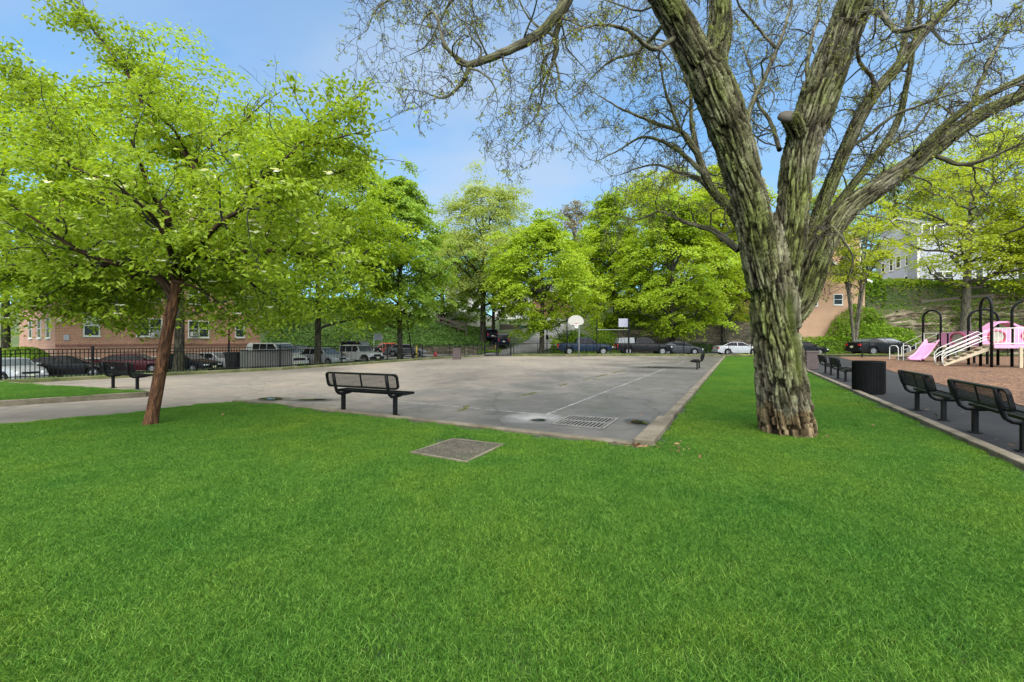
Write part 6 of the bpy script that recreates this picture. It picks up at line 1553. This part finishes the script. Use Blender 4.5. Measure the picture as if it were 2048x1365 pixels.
# ================================================================== the dogwood-like tree on the left
def px_path(path, Y0, rk=1.0):
    """photo measurements (px, py, depth offset, radius) -> points in the place"""
    out = []
    for (x, y, dy, r) in path: q = P(x, y, Y0 + dy); out.append((q.x, q.y, q.z, r * rk))
    return out
def build_dogwood():
    Y0 = 7.5; r = np.random.RandomState(77); b = G(300, 855); t = thing('flowering_tree', 'flowering tree with leaning reddish trunk and layered green crown at left', 'tree', (b.x, b.y, 0)); off = np.array([b.x, b.y, 0])
    main = Tubes(); limb = Tubes(); fine = Tubes(); sprays = []
    trunk = px_path([(299, 864, 0, .26), (301, 850, 0, .215), (304, 832, 0, .18), (315, 775, 0, .165), (330, 690, 0, .155), (343, 620, 0, .15), (355, 565, 0, .15), (356, 540, .02, .14)], Y0, .57)
    paths = {
     'A': ([(352, 550, 0, .10), (350, 505, -.1, .085), (338, 470, -.2, .07), (335, 430, -.35, .06), (318, 410, -.45, .05), (295, 370, -.6, .04), (280, 325, -.8, .028), (262, 280, -1.0, .016)]),
     'A2': ([(340, 475, -.2, .05), (300, 440, -.3, .042), (246, 412, -.5, .036), (172, 390, -.8, .025), (90, 372, -1.1, .014)]),
     'A3': ([(246, 412, -.5, .034), (201, 361, -.3, .028), (139, 332, -.1, .02), (60, 290, .2, .012)]),
     'B': ([(360, 548, .05, .115), (380, 510, .15, .10), (404, 476, .25, .095), (404, 410, .35, .08), (390, 361, .45, .07), (378, 318, .5, .06), (342, 285, .6, .052), (303, 246, .7, .044), (271, 180, .9, .036), (250, 140, 1.0, .03), (221, 102, 1.15, .024), (176, 49, 1.3, .016), (150, 10, 1.4, .01)]),
     'B2': ([(380, 318, .5, .038), (355, 270, .2, .03), (325, 238, -.1, .02), (290, 205, -.4, .012)]),
     'B3': ([(386, 330, .5, .04), (430, 285, .9, .032), (480, 250, 1.3, .024), (530, 205, 1.7, .014), (560, 185, 1.9, .008)]),
     'C': ([(404, 478, .25, .085), (425, 462, .1, .075), (447, 445, -.1, .07), (476, 412, -.3, .058), (508, 369, -.5, .048), (549, 340, -.7, .04), (590, 303, -.9, .03), (640, 287, -1.1, .02), (700, 270, -1.3, .012), (740, 262, -1.4, .006)]),
     'C2': ([(420, 456, .2, .05), (512, 443, .7, .042), (545, 424, .9, .03), (600, 395, 1.2, .02), (670, 360, 1.5, .01)]),
     'C3': ([(508, 369, -.5, .036), (580, 362, -.2, .028), (650, 350, .2, .02), (720, 335, .5, .01)]),
     'C4': ([(590, 303, -.9, .026), (630, 250, -.6, .02), (680, 215, -.3, .014), (725, 190, 0, .008)]),
     'D': ([(365, 548, 0, .075), (395, 530, -.2, .06), (435, 512, -.4, .05), (492, 504, -.6, .042), (549, 502, -.8, .034), (615, 512, -1.0, .024), (676, 537, -1.1, .014), (720, 560, -1.2, .007)]),
     'E': ([(345, 590, 0, .11), (324, 562, -.1, .085), (283, 537, -.2, .07), (221, 525, -.4, .055), (164, 504, -.6, .045), (123, 480, -.8, .034), (82, 447, -1.0, .022), (20, 410, -1.2, .012)]),
     'E2': ([(221, 526, -.4, .048), (120, 533, -.2, .04), (41, 525, .1, .03), (-60, 545, .4, .02), (-150, 560, .6, .01)]),
     'F': ([(350, 560, 0, .09), (330, 520, .8, .07), (300, 470, 1.5, .05), (250, 430, 2.1, .03), (200, 390, 2.6, .015)]),
     'F2': ([(356, 550, 0, .08), (400, 500, .9, .06), (460, 470, 1.6, .045), (530, 450, 2.2, .03), (600, 470, 2.7, .015)]),
     'G': ([(352, 555, -.05, .07), (340, 500, -.8, .05), (310, 440, -1.3, .035), (270, 400, -1.7, .022), (220, 360, -2.0, .01)]),
     'G2': ([(360, 548, -.05, .065), (400, 490, -.8, .05), (450, 440, -1.3, .035), (510, 410, -1.7, .022), (560, 400, -2.0, .01)]),
     'H': ([(120, 533, -.2, .03), (60, 470, .4, .025), (-20, 420, .8, .018), (-120, 380, 1.0, .01)]),
     'L': ([(221, 526, -.4, .04), (150, 562, -.2, .03), (80, 592, .1, .02), (10, 612, .3, .01)]),
     'L2': ([(435, 512, -.4, .035), (480, 548, 0, .028), (525, 585, .3, .02), (570, 618, .5, .01)]),
     'L3': ([(283, 537, -.2, .035), (240, 575, .2, .028), (190, 602, .4, .02), (130, 625, .5, .01)]),
     'L4': ([(400, 500, .9, .03), (430, 545, 1.2, .025), (470, 590, 1.4, .015), (500, 620, 1.5, .008)]),
     'L5': ([(345, 562, -.3, .03), (390, 575, -.1, .024), (430, 600, .1, .016), (455, 628, .2, .008)]),
     'L6': ([(324, 562, .5, .03), (275, 580, .8, .024), (230, 610, 1.0, .016), (190, 630, 1.1, .008)]),
     'L7': ([(356, 548, .4, .03), (385, 560, .9, .022), (410, 585, 1.2, .015), (425, 612, 1.4, .008)]),
     'L8': ([(350, 552, .5, .03), (320, 565, 1.0, .022), (300, 590, 1.3, .015), (285, 618, 1.5, .008)]),
     'L9': ([(360, 545, .3, .03), (420, 548, .6, .024), (470, 570, .8, .016), (505, 600, .9, .008)]),
     'K': ([(139, 332, -.1, .02), (100, 260, .3, .018), (60, 190, .6, .014), (20, 120, .8, .008)]),
    }
    def put(tubes, path, n, seed):
        q = smooth_path(path, .08); q[:, :3] -= off; tubes.add(q[:, :3], q[:, 3], n, seed=seed); return q
    trq = put(main, trunk, 24, 1)
    # knots and swellings on the trunk
    limbs = []
    for i, (k, pth) in enumerate(paths.items()): 
        q = put(limb, px_path(pth, Y0, .80), 10 if pth[0][3] > .05 else 7, i + 2); limbs.append(q)
    for q in limbs:
        for i in range(4, len(q), 3):
            if q[i, 3] > .075: continue
            if q[i, 1] < -.45 and -1.6 < q[i, 0] < 2.2 and r.rand() < .7: continue
            for _ in range(2):
                d = q[min(i + 1, len(q) - 1), :3] - q[i - 1, :3]; d /= np.linalg.norm(d) + 1e-9; L = .35 + .75 * r.rand()
                s_ = wander(r, q[i, :3], d * .7 + r.randn(3) * .75 + np.array([0, 0, .05]), 8, L / 8, .22, 0, .02); rr = min(q[i, 3] * .55, .016)
                fine.add(s_, np.linspace(rr, .003, 9), 5, seed=i); sprays.append(s_[2:])
                for _ in range(2):
                    j = 2 + r.randint(0, 6); s2 = wander(r, s_[j], (s_[min(j + 1, 8)] - s_[j - 1]) / .1 + r.randn(3) * .8, 5, L / 12, .25); fine.add(s2, np.linspace(rr * .5, .002, 6), 4, seed=j); sprays.append(s2[1:])
        sprays.append(q[-3:, :3])
    main.build('trunk', M['bark_dogwood'], t); limb.build('limbs', M['bark_limb'], t); fine.build('branches', M['twig_dark'], t)
    ends = np.concatenate(sprays); wp = ends + off; rat = wp[:, 0] / wp[:, 1] * F + CX; rise = CY - (wp[:, 2] - EYE) / wp[:, 1] * F
    edge_ = 725 + 40 * r.randn(len(ends)); gapk = (np.abs(rat - 520) < 45) & (rise < 235) & (r.rand(len(ends)) < .8)
    ends = ends[(rat < edge_) & ~gapk & ~((rat > 330) & (rise < 150 + 25 * r.randn(len(ends))))]; n = 60000
    src = ends[r.randint(0, len(ends), n // 9)]; cen = np.repeat(src, 9, 0); m_ = len(cen)
    sp = r.randn(m_, 3) * np.array([.15, .15, .035]); cen = cen + sp; cen[:, 2] -= (sp[:, 0] ** 2 + sp[:, 1] ** 2) * 1.1 - .01
    # keep the crown off the ground and inside its outline
    nrm = np.stack([r.randn(m_) * .55 + sp[:, 0] * 2, r.randn(m_) * .55 + sp[:, 1] * 2, np.full(m_, .8)], 1)
    tint = np.clip(np.repeat(.5 + .22 * r.randn(len(src)), 9) * .5 + .5 * r.rand(m_), 0, 1)
    leaf_mesh('crown', cen, nrm, .066 + .05 * r.rand(m_), tint, LM['dog'], t, 5, .5, .35, droop=.9)
    # white four-petalled bracts
    k = 260; low = ends[ends[:, 2] < 4.0]; fc = low[r.randint(0, len(low), k)] + r.randn(k, 3) * .08 + np.array([0, 0, .04]); cc, nn, ss = [], [], []
    for c in fc:
        for a in range(4):
            an = a * 1.571 + r.rand(); cc.append(c + np.array([math.cos(an), math.sin(an), .15]) * .04); nn.append([math.cos(an) * -.3, math.sin(an) * -.3 - .3, 1]); ss.append(.088)
    leaf_mesh('blossoms', np.array(cc), np.array(nn), np.array(ss), r.rand(len(cc)), LM['petal'], t, 6, .9, .15)
LM['petal'] = leaf_mat('white_petal', (.55, .57, .42, 1), (.68, .70, .58, 1), (.78, .80, .70, 1), .35)
build_dogwood()

# ================================================================== the big old tree on the right
def build_big():
    Y0 = 6.83; r = np.random.RandomState(5); b = G(1575, 870); t = thing('old_tree', 'massive old tree with shaggy mossy bark and spreading limbs, at right', 'tree', (b.x, b.y, 0)); off = np.array([b.x, b.y, 0])
    thick = [
     [(1575, 885, 0, .50), (1574, 862, 0, .465), (1568, 820, 0, .44), (1562, 760, 0, .425), (1556, 680, 0, .42), (1550, 610, 0, .42), (1546, 560, .03, .37), (1548, 505, .08, .29), (1550, 455, .12, .18), (1551, 425, .14, .08)],
     [(1530, 580, -.02, .30), (1517, 500, -.05, .31), (1500, 400, -.1, .315), (1472, 300, -.15, .345), (1440, 210, -.2, .36), (1412, 140, -.25, .34)],
     [(1418, 160, -.25, .29), (1375, 80, -.3, .26), (1331, 0, -.4, .245), (1290, -80, -.5, .22), (1262, -150, -.6, .19)],
     [(1425, 150, -.25, .24), (1440, 60, -.15, .21), (1441, 0, -.1, .19), (1446, -90, 0, .17), (1440, -180, .1, .14)],
     [(1560, 580, .02, .30), (1578, 480, .05, .285), (1590, 390, .08, .29), (1606, 290, .1, .325), (1634, 205, .1, .34), (1664, 120, .1, .325), (1690, 55, .1, .31), (1714, -10, .1, .29), (1750, -100, .1, .25), (1780, -190, .1, .2)],
     [(1602, 285, .05, .17), (1588, 250, -.08, .165), (1579, 230, -.15, .155)],
     [(1575, 640, .1, .24), (1605, 600, .12, .255), (1640, 505, .2, .235), (1690, 425, .3, .215), (1755, 375, .4, .20), (1800, 345, .5, .195), (1850, 310, .6, .175), (1900, 272, .7, .165), (1970, 225, .85, .15), (2048, 188, 1.0, .14), (2150, 140, 1.2, .11), (2260, 100, 1.4, .07)],
     [(1560, 560, .25, .16), (1612, 490, .4, .15), (1642, 420, .5, .145), (1690, 300, .6, .135), (1740, 200, .7, .13), (1800, 128, .8, .115), (1850, 62, .9, .105), (1910, 0, 1.0, .09), (1980, -70, 1.1, .07)],
     [(1640, 520, .25, .11), (1668, 425, .5, .10), (1722, 350, .8, .09), (1790, 255, 1.1, .08), (1814, 165, 1.2, .065), (1826, 100, 1.3, .06), (1838, 40, 1.4, .055), (1850, -40, 1.5, .045)],
     [(1510, 520, .35, .13), (1470, 430, .7, .115), (1425, 380, 1.0, .10), (1396, 310, 1.3, .085), (1384, 250, 1.5, .06), (1380, 200, 1.7, .04)],
     [(1820, 335, .55, .10), (1850, 292, .4, .09), (1935, 215, .3, .08), (2048, 155, .2, .07), (2160, 90, .1, .05)],
    ]
    # ---- union of the thick limbs, remeshed, then bark relief pushed out along the normals
    m = MB(); skel = []
    for k, pth in enumerate(thick):
        q = smooth_path(px_path(pth, Y0, .84), .10); q[:, :3] -= off; skel.append((q, k))
        m.tube([tuple(p[:3]) for p in q], [p[3] for p in q], 20)
    # root flare
    for k in range(7):
        a = k * .9 + .2; m.tube([(.22 * math.cos(a), .22 * math.sin(a), .5), (.31 * math.cos(a), .31 * math.sin(a), .14), (.37 * math.cos(a), .37 * math.sin(a), -.06)], [.14, .11, .05], 10)
    tmp = m.build('trunk_form', M['bark_big']); rm = tmp.modifiers.new('remesh', 'REMESH'); rm.mode = 'VOXEL'; rm.voxel_size = .019; sm = tmp.modifiers.new('smooth', 'SMOOTH'); sm.iterations = 16; sm.factor = .6
    dg = bpy.context.evaluated_depsgraph_get(); ev = tmp.evaluated_get(dg); me = bpy.data.meshes.new_from_object(ev)
    bpy.data.objects.remove(tmp)
    n = len(me.vertices); co = np.empty(n * 3, np.float32); me.vertices.foreach_get('co', co); co = co.reshape(-1, 3).astype(float); no = np.empty(n * 3, np.float32); me.vertices.foreach_get('normal', no); no = no.reshape(-1, 3).astype(float)
    best = np.full(n, 1e9); bark = np.zeros((n, 3)); rad = np.zeros(n)
    for q, k in skel:
        A = q[:-1, :3]; B = q[1:, :3]; ln = np.concatenate([[0], np.cumsum(np.linalg.norm(B - A, axis=1))])
        for i in range(len(A)):
            d = B[i] - A[i]; L2 = d @ d; tt = np.clip(((co - A[i]) @ d) / L2, 0, 1); c = A[i] + tt[:, None] * d; dv = co - c; ds = np.linalg.norm(dv, axis=1) / q[i, 3]
            w = ds < best
            if not w.any(): continue
            best[w] = ds[w]; u = dv[w] / (np.linalg.norm(dv[w], axis=1)[:, None] + 1e-9); T_ = d / math.sqrt(L2); e1 = np.cross(T_, [0, 1, .2]); e1 /= np.linalg.norm(e1); e2 = np.cross(T_, e1)
            R_ = .36; tw = (ln[i] + tt[w] * math.sqrt(L2))
            ang = np.arctan2(u @ e2, u @ e1) + tw * .16; bark[w] = np.stack([np.cos(ang) * R_, np.sin(ang) * R_, tw * .2 + k * .0], 1); rad[w] = q[i, 3]
    # long plates with deep, slightly wavering furrows
    wv = fbm(bark * np.array([3, 3, 7]), 3)[:, None] * .10
    bb = bark + wv * np.array([1, 1, .3]); f1 = np.abs(vnoise(bb * np.array([8.5, 8.5, 2.8]) + 11)); f2 = np.abs(vnoise(bb * np.array([17, 17, 6]) + 31)); lump = fbm(bark * np.array([3.5, 3.5, 6]) + 3, 3)
    fur1 = 1 - np.clip(f1 / .15, 0, 1); fur2 = 1 - np.clip(f2 / .17, 0, 1); sc = np.clip(rad / .36, .25, 1.1); fine_n = fbm(bark * np.array([30, 30, 22]), 3)
    def plates(p, seed_):      # elongated bark plates: 0 at the cracks between them
        i = np.floor(p).astype(int); d1 = np.full(len(p), 9.0); d2 = np.full(len(p), 9.0)
        for dx in (-1, 0, 1):
            for dy in (-1, 0, 1):
                for dz in (-1, 0, 1):
                    c = i + np.array([dx, dy, dz]); h = _perm[(_perm[(_perm[c[:, 0] & 255] + c[:, 1]) & 255] + c[:, 2] + seed_) & 255]
                    f = c + np.stack([_val[h], _val[(h * 7 + 3) & 255], _val[(h * 13 + 5) & 255]], 1) * .42 + .5; ds = np.linalg.norm(f - p, axis=1)
                    d2 = np.where(ds < d1, d1, np.minimum(d2, ds)); d1 = np.minimum(d1, ds)
        return d2 - d1
    c1 = plates(bb * np.array([9.5, 9.5, 6.0]), 3); c2 = plates(bb * np.array([20, 20, 14]), 9)
    fur1 = np.maximum(fur1 * .75, 1 - np.clip(c1 / .16, 0, 1)); fur2 = np.maximum(fur2 * .5, 1 - np.clip(c2 / .20, 0, 1))
    # plates lifting at one side
    pl = vnoise(bb * np.array([10, 10, 5]) + 71)
    disp = sc * (.024 * lump - .062 * fur1 - .034 * fur2 + .014 * fine_n + .030 * np.round(pl * 2.2) / 2.2)
    # the long healed hollow down the front of the trunk
    hx = co[:, 0] - (-.08 + .10 * np.sin(co[:, 2] * 1.7)); fr = (no[:, 1] < 0) & (co[:, 1] < .05)
    hol = np.exp(-(hx / .10) ** 2) * sstep(.75, 1.1, co[:, 2]) * (1 - sstep(2.05, 2.25, co[:, 2])) * fr
    disp = disp - .10 * hol
    co2 = co + no * disp[:, None]; me.vertices.foreach_set('co', co2.astype(np.float32).ravel())
    at = me.attributes.new('bark', 'FLOAT_VECTOR', 'POINT'); at.data.foreach_set('vector', bark.astype(np.float32).ravel())
    at = me.attributes.new('furrow_shade', 'FLOAT', 'POINT'); at.data.foreach_set('value', np.clip(np.maximum(1 - np.clip(c1 / .20, 0, 1), (1 - np.clip(f1 / .2, 0, 1)) * .8) + (1 - np.clip(c2 / .25, 0, 1)) * .45, 0, 1).astype(np.float32))  # mask for the shade painted into the bark cracks
    at = me.attributes.new('moss', 'FLOAT', 'POINT'); at.data.foreach_set('value', np.clip(hol * 1.1, 0, 1).astype(np.float32))
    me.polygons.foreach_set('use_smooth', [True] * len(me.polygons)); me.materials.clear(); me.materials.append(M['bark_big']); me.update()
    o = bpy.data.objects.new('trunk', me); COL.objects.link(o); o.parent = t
    # cut end of the stub
    q = P(1578, 227, Y0 - .165); mm = MB(); mm.lathe([(.01, .0), (.07, .004), (.10, -.004), (.135, -.03), (.14, -.08)], 18); ce = mm.build('cut_stub', M['cut_wood'], t, smooth=True); ce.location = np.array(q) - off; ce.rotation_euler = (R(52), R(-10), 0)

    # ---- lesser limbs and curling twigs
    br = Tubes(); tw = Tubes(); leaf_at = []
    mids = [
     [(1290, -70, -.5, .10), (1220, -120, -.6, .095), (1165, -70, -.6, .09), (1135, -10, -.6, .085), (1112, 30, -.6, .075), (1070, 70, -.6, .068), (1010, 105, -.6, .058), (960, 124, -.6, .052), (934, 133, -.6, .046)],
     [(938, 132, -.6, .034), (905, 108, -.6, .030), (885, 85, -.55, .026), (876, 50, -.5, .022), (868, 25, -.45, .018), (850, 35, -.4, .013), (840, 60, -.35, .008)],
     [(936, 134, -.6, .032), (925, 165, -.6, .028), (905, 188, -.6, .022), (888, 197, -.55, .016), (860, 190, -.5, .01)],
     [(958, 125, -.6, .02), (962, 95, -.5, .016), (940, 70, -.4, .013), (930, 30, -.3, .01), (915, -10, -.2, .007)],
     [(940, 135, -.6, .018), (965, 145, -.7, .014), (985, 165, -.8, .011), (995, 200, -.8, .006)],
     [(1165, -70, -.55, .06), (1140, 0, -.35, .058), (1122, 35, -.3, .052), (1112, 75, -.3, .046), (1114, 100, -.3, .04), (1106, 122, -.3, .034)],
     [(1106, 122, -.3, .022), (1092, 165, -.25, .017), (1080, 210, -.2, .013), (1066, 240, -.15, .010), (1042, 260, -.1, .006)],
     [(1108, 120, -.3, .02), (1116, 160, -.4, .015), (1110, 195, -.5, .012), (1122, 215, -.5, .009), (1140, 235, -.55, .005)],
     [(1112, 75, -.3, .026), (1090, 62, -.2, .02), (1065, 45, -.1, .017), (1045, 15, 0, .013), (1030, -20, .1, .01)],
     [(1396, 310, 1.3, .05), (1368, 267, 1.4, .042), (1321, 249, 1.5, .034), (1274, 231, 1.7, .026), (1224, 206, 1.9, .016), (1195, 190, 2.0, .008)],
     [(1410, 350, 1.1, .05), (1372, 312, 1.3, .042), (1328, 282, 1.5, .034), (1289, 273, 1.7, .026), (1238, 300, 1.9, .016), (1205, 318, 2.0, .008)],
     [(1396, 310, 1.3, .04), (1372, 280, 1.2, .034), (1350, 225, 1.1, .028), (1330, 180, 1.0, .022), (1322, 130, .9, .014), (1300, 95, .8, .007)],
     [(1384, 260, 1.5, .04), (1376, 180, 1.6, .03), (1352, 120, 1.7, .024), (1330, 85, 1.8, .018), (1290, 75, 1.9, .012), (1255, 50, 2.0, .007)],
     [(1478, 500, .4, .06), (1426, 462, .8, .05), (1371, 448, 1.2, .036), (1319, 425, 1.6, .026), (1274, 440, 2.0, .014), (1230, 430, 2.2, .007)],
     [(1440, 400, 1.0, .06), (1400, 360, 1.6, .05), (1360, 345, 2.1, .035), (1300, 330, 2.6, .022), (1240, 350, 3.0, .01)],
     [(1490, 300, .2, .045), (1500, 225, .5, .042), (1530, 160, .7, .038), (1556, 98, .9, .034), (1572, 55, 1.0, .028), (1585, 0, 1.1, .024), (1590, -60, 1.2, .015)],
     [(1556, 98, .9, .028), (1530, 70, .8, .024), (1508, 38, .7, .02), (1480, 0, .6, .016), (1460, -50, .5, .01)],
     [(1560, 300, .8, .04), (1545, 245, 1.2, .035), (1520, 205, 1.6, .028), (1505, 150, 2.0, .02), (1485, 90, 2.4, .012)],
     [(1620, 300, .5, .05), (1615, 160, .9, .04), (1622, 90, 1.2, .032), (1640, 20, 1.5, .026), (1650, -50, 1.8, .018)],
     [(1800, 128, .8, .06), (1815, 60, .8, .05), (1822, 20, .8, .042), (1836, -40, .8, .03)],
     [(1740, 200, .7, .04), (1745, 160, .3, .032), (1720, 110, -.1, .025), (1730, 40, -.4, .018), (1760, -20, -.6, .01)],
     [(1690, 300, .6, .035), (1735, 270, .4, .03), (1780, 235, .2, .024), (1830, 215, 0, .018), (1900, 190, -.3, .01)],
     [(1860, 305, .6, .04), (1920, 325, .4, .032), (1975, 315, .2, .026), (2048, 285, 0, .018), (2120, 270, -.2, .01)],
     [(1930, 250, .7, .04), (1960, 170, 1.0, .034), (1990, 100, 1.3, .026), (2030, 50, 1.6, .018), (2080, 0, 1.9, .01)],
     [(1722, 350, .8, .04), (1760, 300, 1.4, .034), (1830, 260, 2.0, .026), (1880, 190, 2.6, .018), (1930, 120, 3.0, .01)],
     [(1360, 70, -.3, .04), (1310, 95, -.6, .032), (1265, 60, -.9, .026), (1210, 50, -1.1, .018), (1150, 60, -1.3, .01)],
     [(1350, 40, -.4, .04), (1320, 60, .2, .034), (1270, 110, .6, .028), (1225, 120, 1.0, .02), (1180, 160, 1.3, .01)],
     [(1720, 20, .1, .05), (1760, 30, -.5, .04), (1800, 70, -.9, .03), (1850, 60, -1.3, .02), (1900, 90, -1.6, .01)],
     [(1450, -20, 0, .05), (1400, -40, .8, .04), (1340, -10, 1.3, .03), (1280, 20, 1.7, .02), (1210, 0, 2.0, .012)],
     [(1260, -140, -.6, .08), (1150, -200, -.4, .07), (1020, -150, -.2, .055), (920, -80, 0, .04), (820, -30, .1, .025), (760, 10, .2, .014), (735, 60, .2, .007)],
     [(1020, -150, -.2, .04), (960, -60, .3, .03), (900, 10, .5, .02), (860, 80, .6, .012), (820, 110, .7, .006)],
     [(1640, 480, .2, .04), (1660, 455, -.1, .03), (1680, 470, -.3, .02), (1700, 500, -.4, .012)],
    ]
    paths = []
    for k, pth in enumerate(mids):
        q = smooth_path(px_path(pth, Y0), .07); q[:, :3] -= off; jit = np.cumsum(r.randn(len(q), 3) * .006, 0); jit -= np.linspace(0, 1, len(q))[:, None] * jit[-1]; q[:, :3] += jit
        br.add(q[:, :3], q[:, 3], 10, seed=k); paths.append(q)
    for q, k in skel[2:]:
        if k in (5,): continue
        paths.append(q)
    def twig(p, d, L, rr, lev):
        n = 9 if lev < 2 else 7; g = .05 if lev == 0 else .09
        # curling growth: a slowly turning direction plus kinks
        axis = r.randn(3); axis /= np.linalg.norm(axis); turn = r.uniform(-.34, .34); out = [np.array(p)]; d = np.array(d, float); d /= np.linalg.norm(d); st = L / n
        for i in range(n):
            d = d + np.cross(axis, d) * turn + r.randn(3) * .24 + np.array([0, 0, -g]); d /= np.linalg.norm(d); out.append(out[-1] + d * st)
        out = np.array(out); rads = np.linspace(rr, max(rr * .34, .0030), n + 1); (br if rr > .012 else tw).add(out, rads, 6 if rr > .012 else 3, seed=lev)
        if lev >= 2: leaf_at.append(out[3:])
        else: leaf_at.append(out[-1:])
        if lev < 3:
            for _ in range((5, 3, 2)[lev]):
                i = r.randint(1, n + 1); dd = out[i] - out[i - 1]; dd /= np.linalg.norm(dd); twig(out[i], dd * .8 + r.randn(3) * .62, L * r.uniform(.42, .72), max(rads[i] * .64, .0036), lev + 1)
    for q in paths:
        tot = 0
        for i in range(3, len(q) - 1):
            st = np.linalg.norm(q[i, :3] - q[i - 1, :3]); tot += st; rr = q[i, 3]; gap = .16 if rr < .03 else .24 if rr < .07 else .42
            if rr > .24: continue
            if tot > gap:
                tot = 0; d = q[i, :3] - q[i - 1, :3]; d /= np.linalg.norm(d); z_off = q[i, :3] + 0
                if rr > .12 and r.rand() < .35: continue
                twig(z_off, d * .55 + r.randn(3) * .8, r.uniform(.45, .95), min(rr * .45, .017), 0 if r.rand() < .6 else 1)
        d = q[-1, :3] - q[-3, :3]; twig(q[-1, :3], d, .7, max(.004, min(q[-1, 3], .02)), 0)
    br.build('limbs', M['bark_big2'], t); tw.build('twigs', M['twig'], t)
    la = np.concatenate(leaf_at); n = 30000; src = la[r.randint(0, len(la), n // 3)]; cen = np.repeat(src, 3, 0) + r.randn(n // 3 * 3, 3) * .022; m_ = len(cen)
    leaf_mesh('crown', cen, r.randn(m_, 3) + np.array([0, 0, .6]), .022 + .030 * r.rand(m_), r.rand(m_), LM['bud'], t, 9, .5, .3)
    print('twig verts', tw.n, 'limb verts', br.n, 'trunk verts', n)
LM['bud'] = leaf_mat('young_yellow_leaf', (.10, .12, .02, 1), (.22, .26, .035, 1), (.38, .38, .08, 1), .4)
M['cut_wood'] = simple('weathered_cut_wood', (.06, .05, .036), .9, 0, .3, 20, .4)
M['bark_big2'] = bark_mat('grey_limb_bark', (.030, .026, .020), (.095, .083, .060), (.20, .18, .135), (.70, .82, .42, 1), None, .52, 2.0)
def add_furrow_shade(mat):
    """crevice shade painted into the furrows as darker colour, green algae in the healed hollow"""
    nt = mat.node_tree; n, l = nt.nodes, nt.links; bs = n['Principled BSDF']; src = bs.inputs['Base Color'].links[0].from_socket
    a = n.new("ShaderNodeAttribute"); a.attribute_name = 'furrow_shade'; mx = n.new("ShaderNodeMixRGB"); mx.blend_type = 'MULTIPLY'; mx.inputs[2].default_value = (.10, .085, .065, 1)
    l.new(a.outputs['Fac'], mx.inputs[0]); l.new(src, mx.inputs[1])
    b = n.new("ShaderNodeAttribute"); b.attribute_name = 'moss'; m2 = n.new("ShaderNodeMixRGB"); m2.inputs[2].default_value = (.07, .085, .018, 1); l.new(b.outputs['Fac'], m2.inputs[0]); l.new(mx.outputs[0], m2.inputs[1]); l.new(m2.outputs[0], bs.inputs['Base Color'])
add_furrow_shade(M['bark_big'])
build_big()
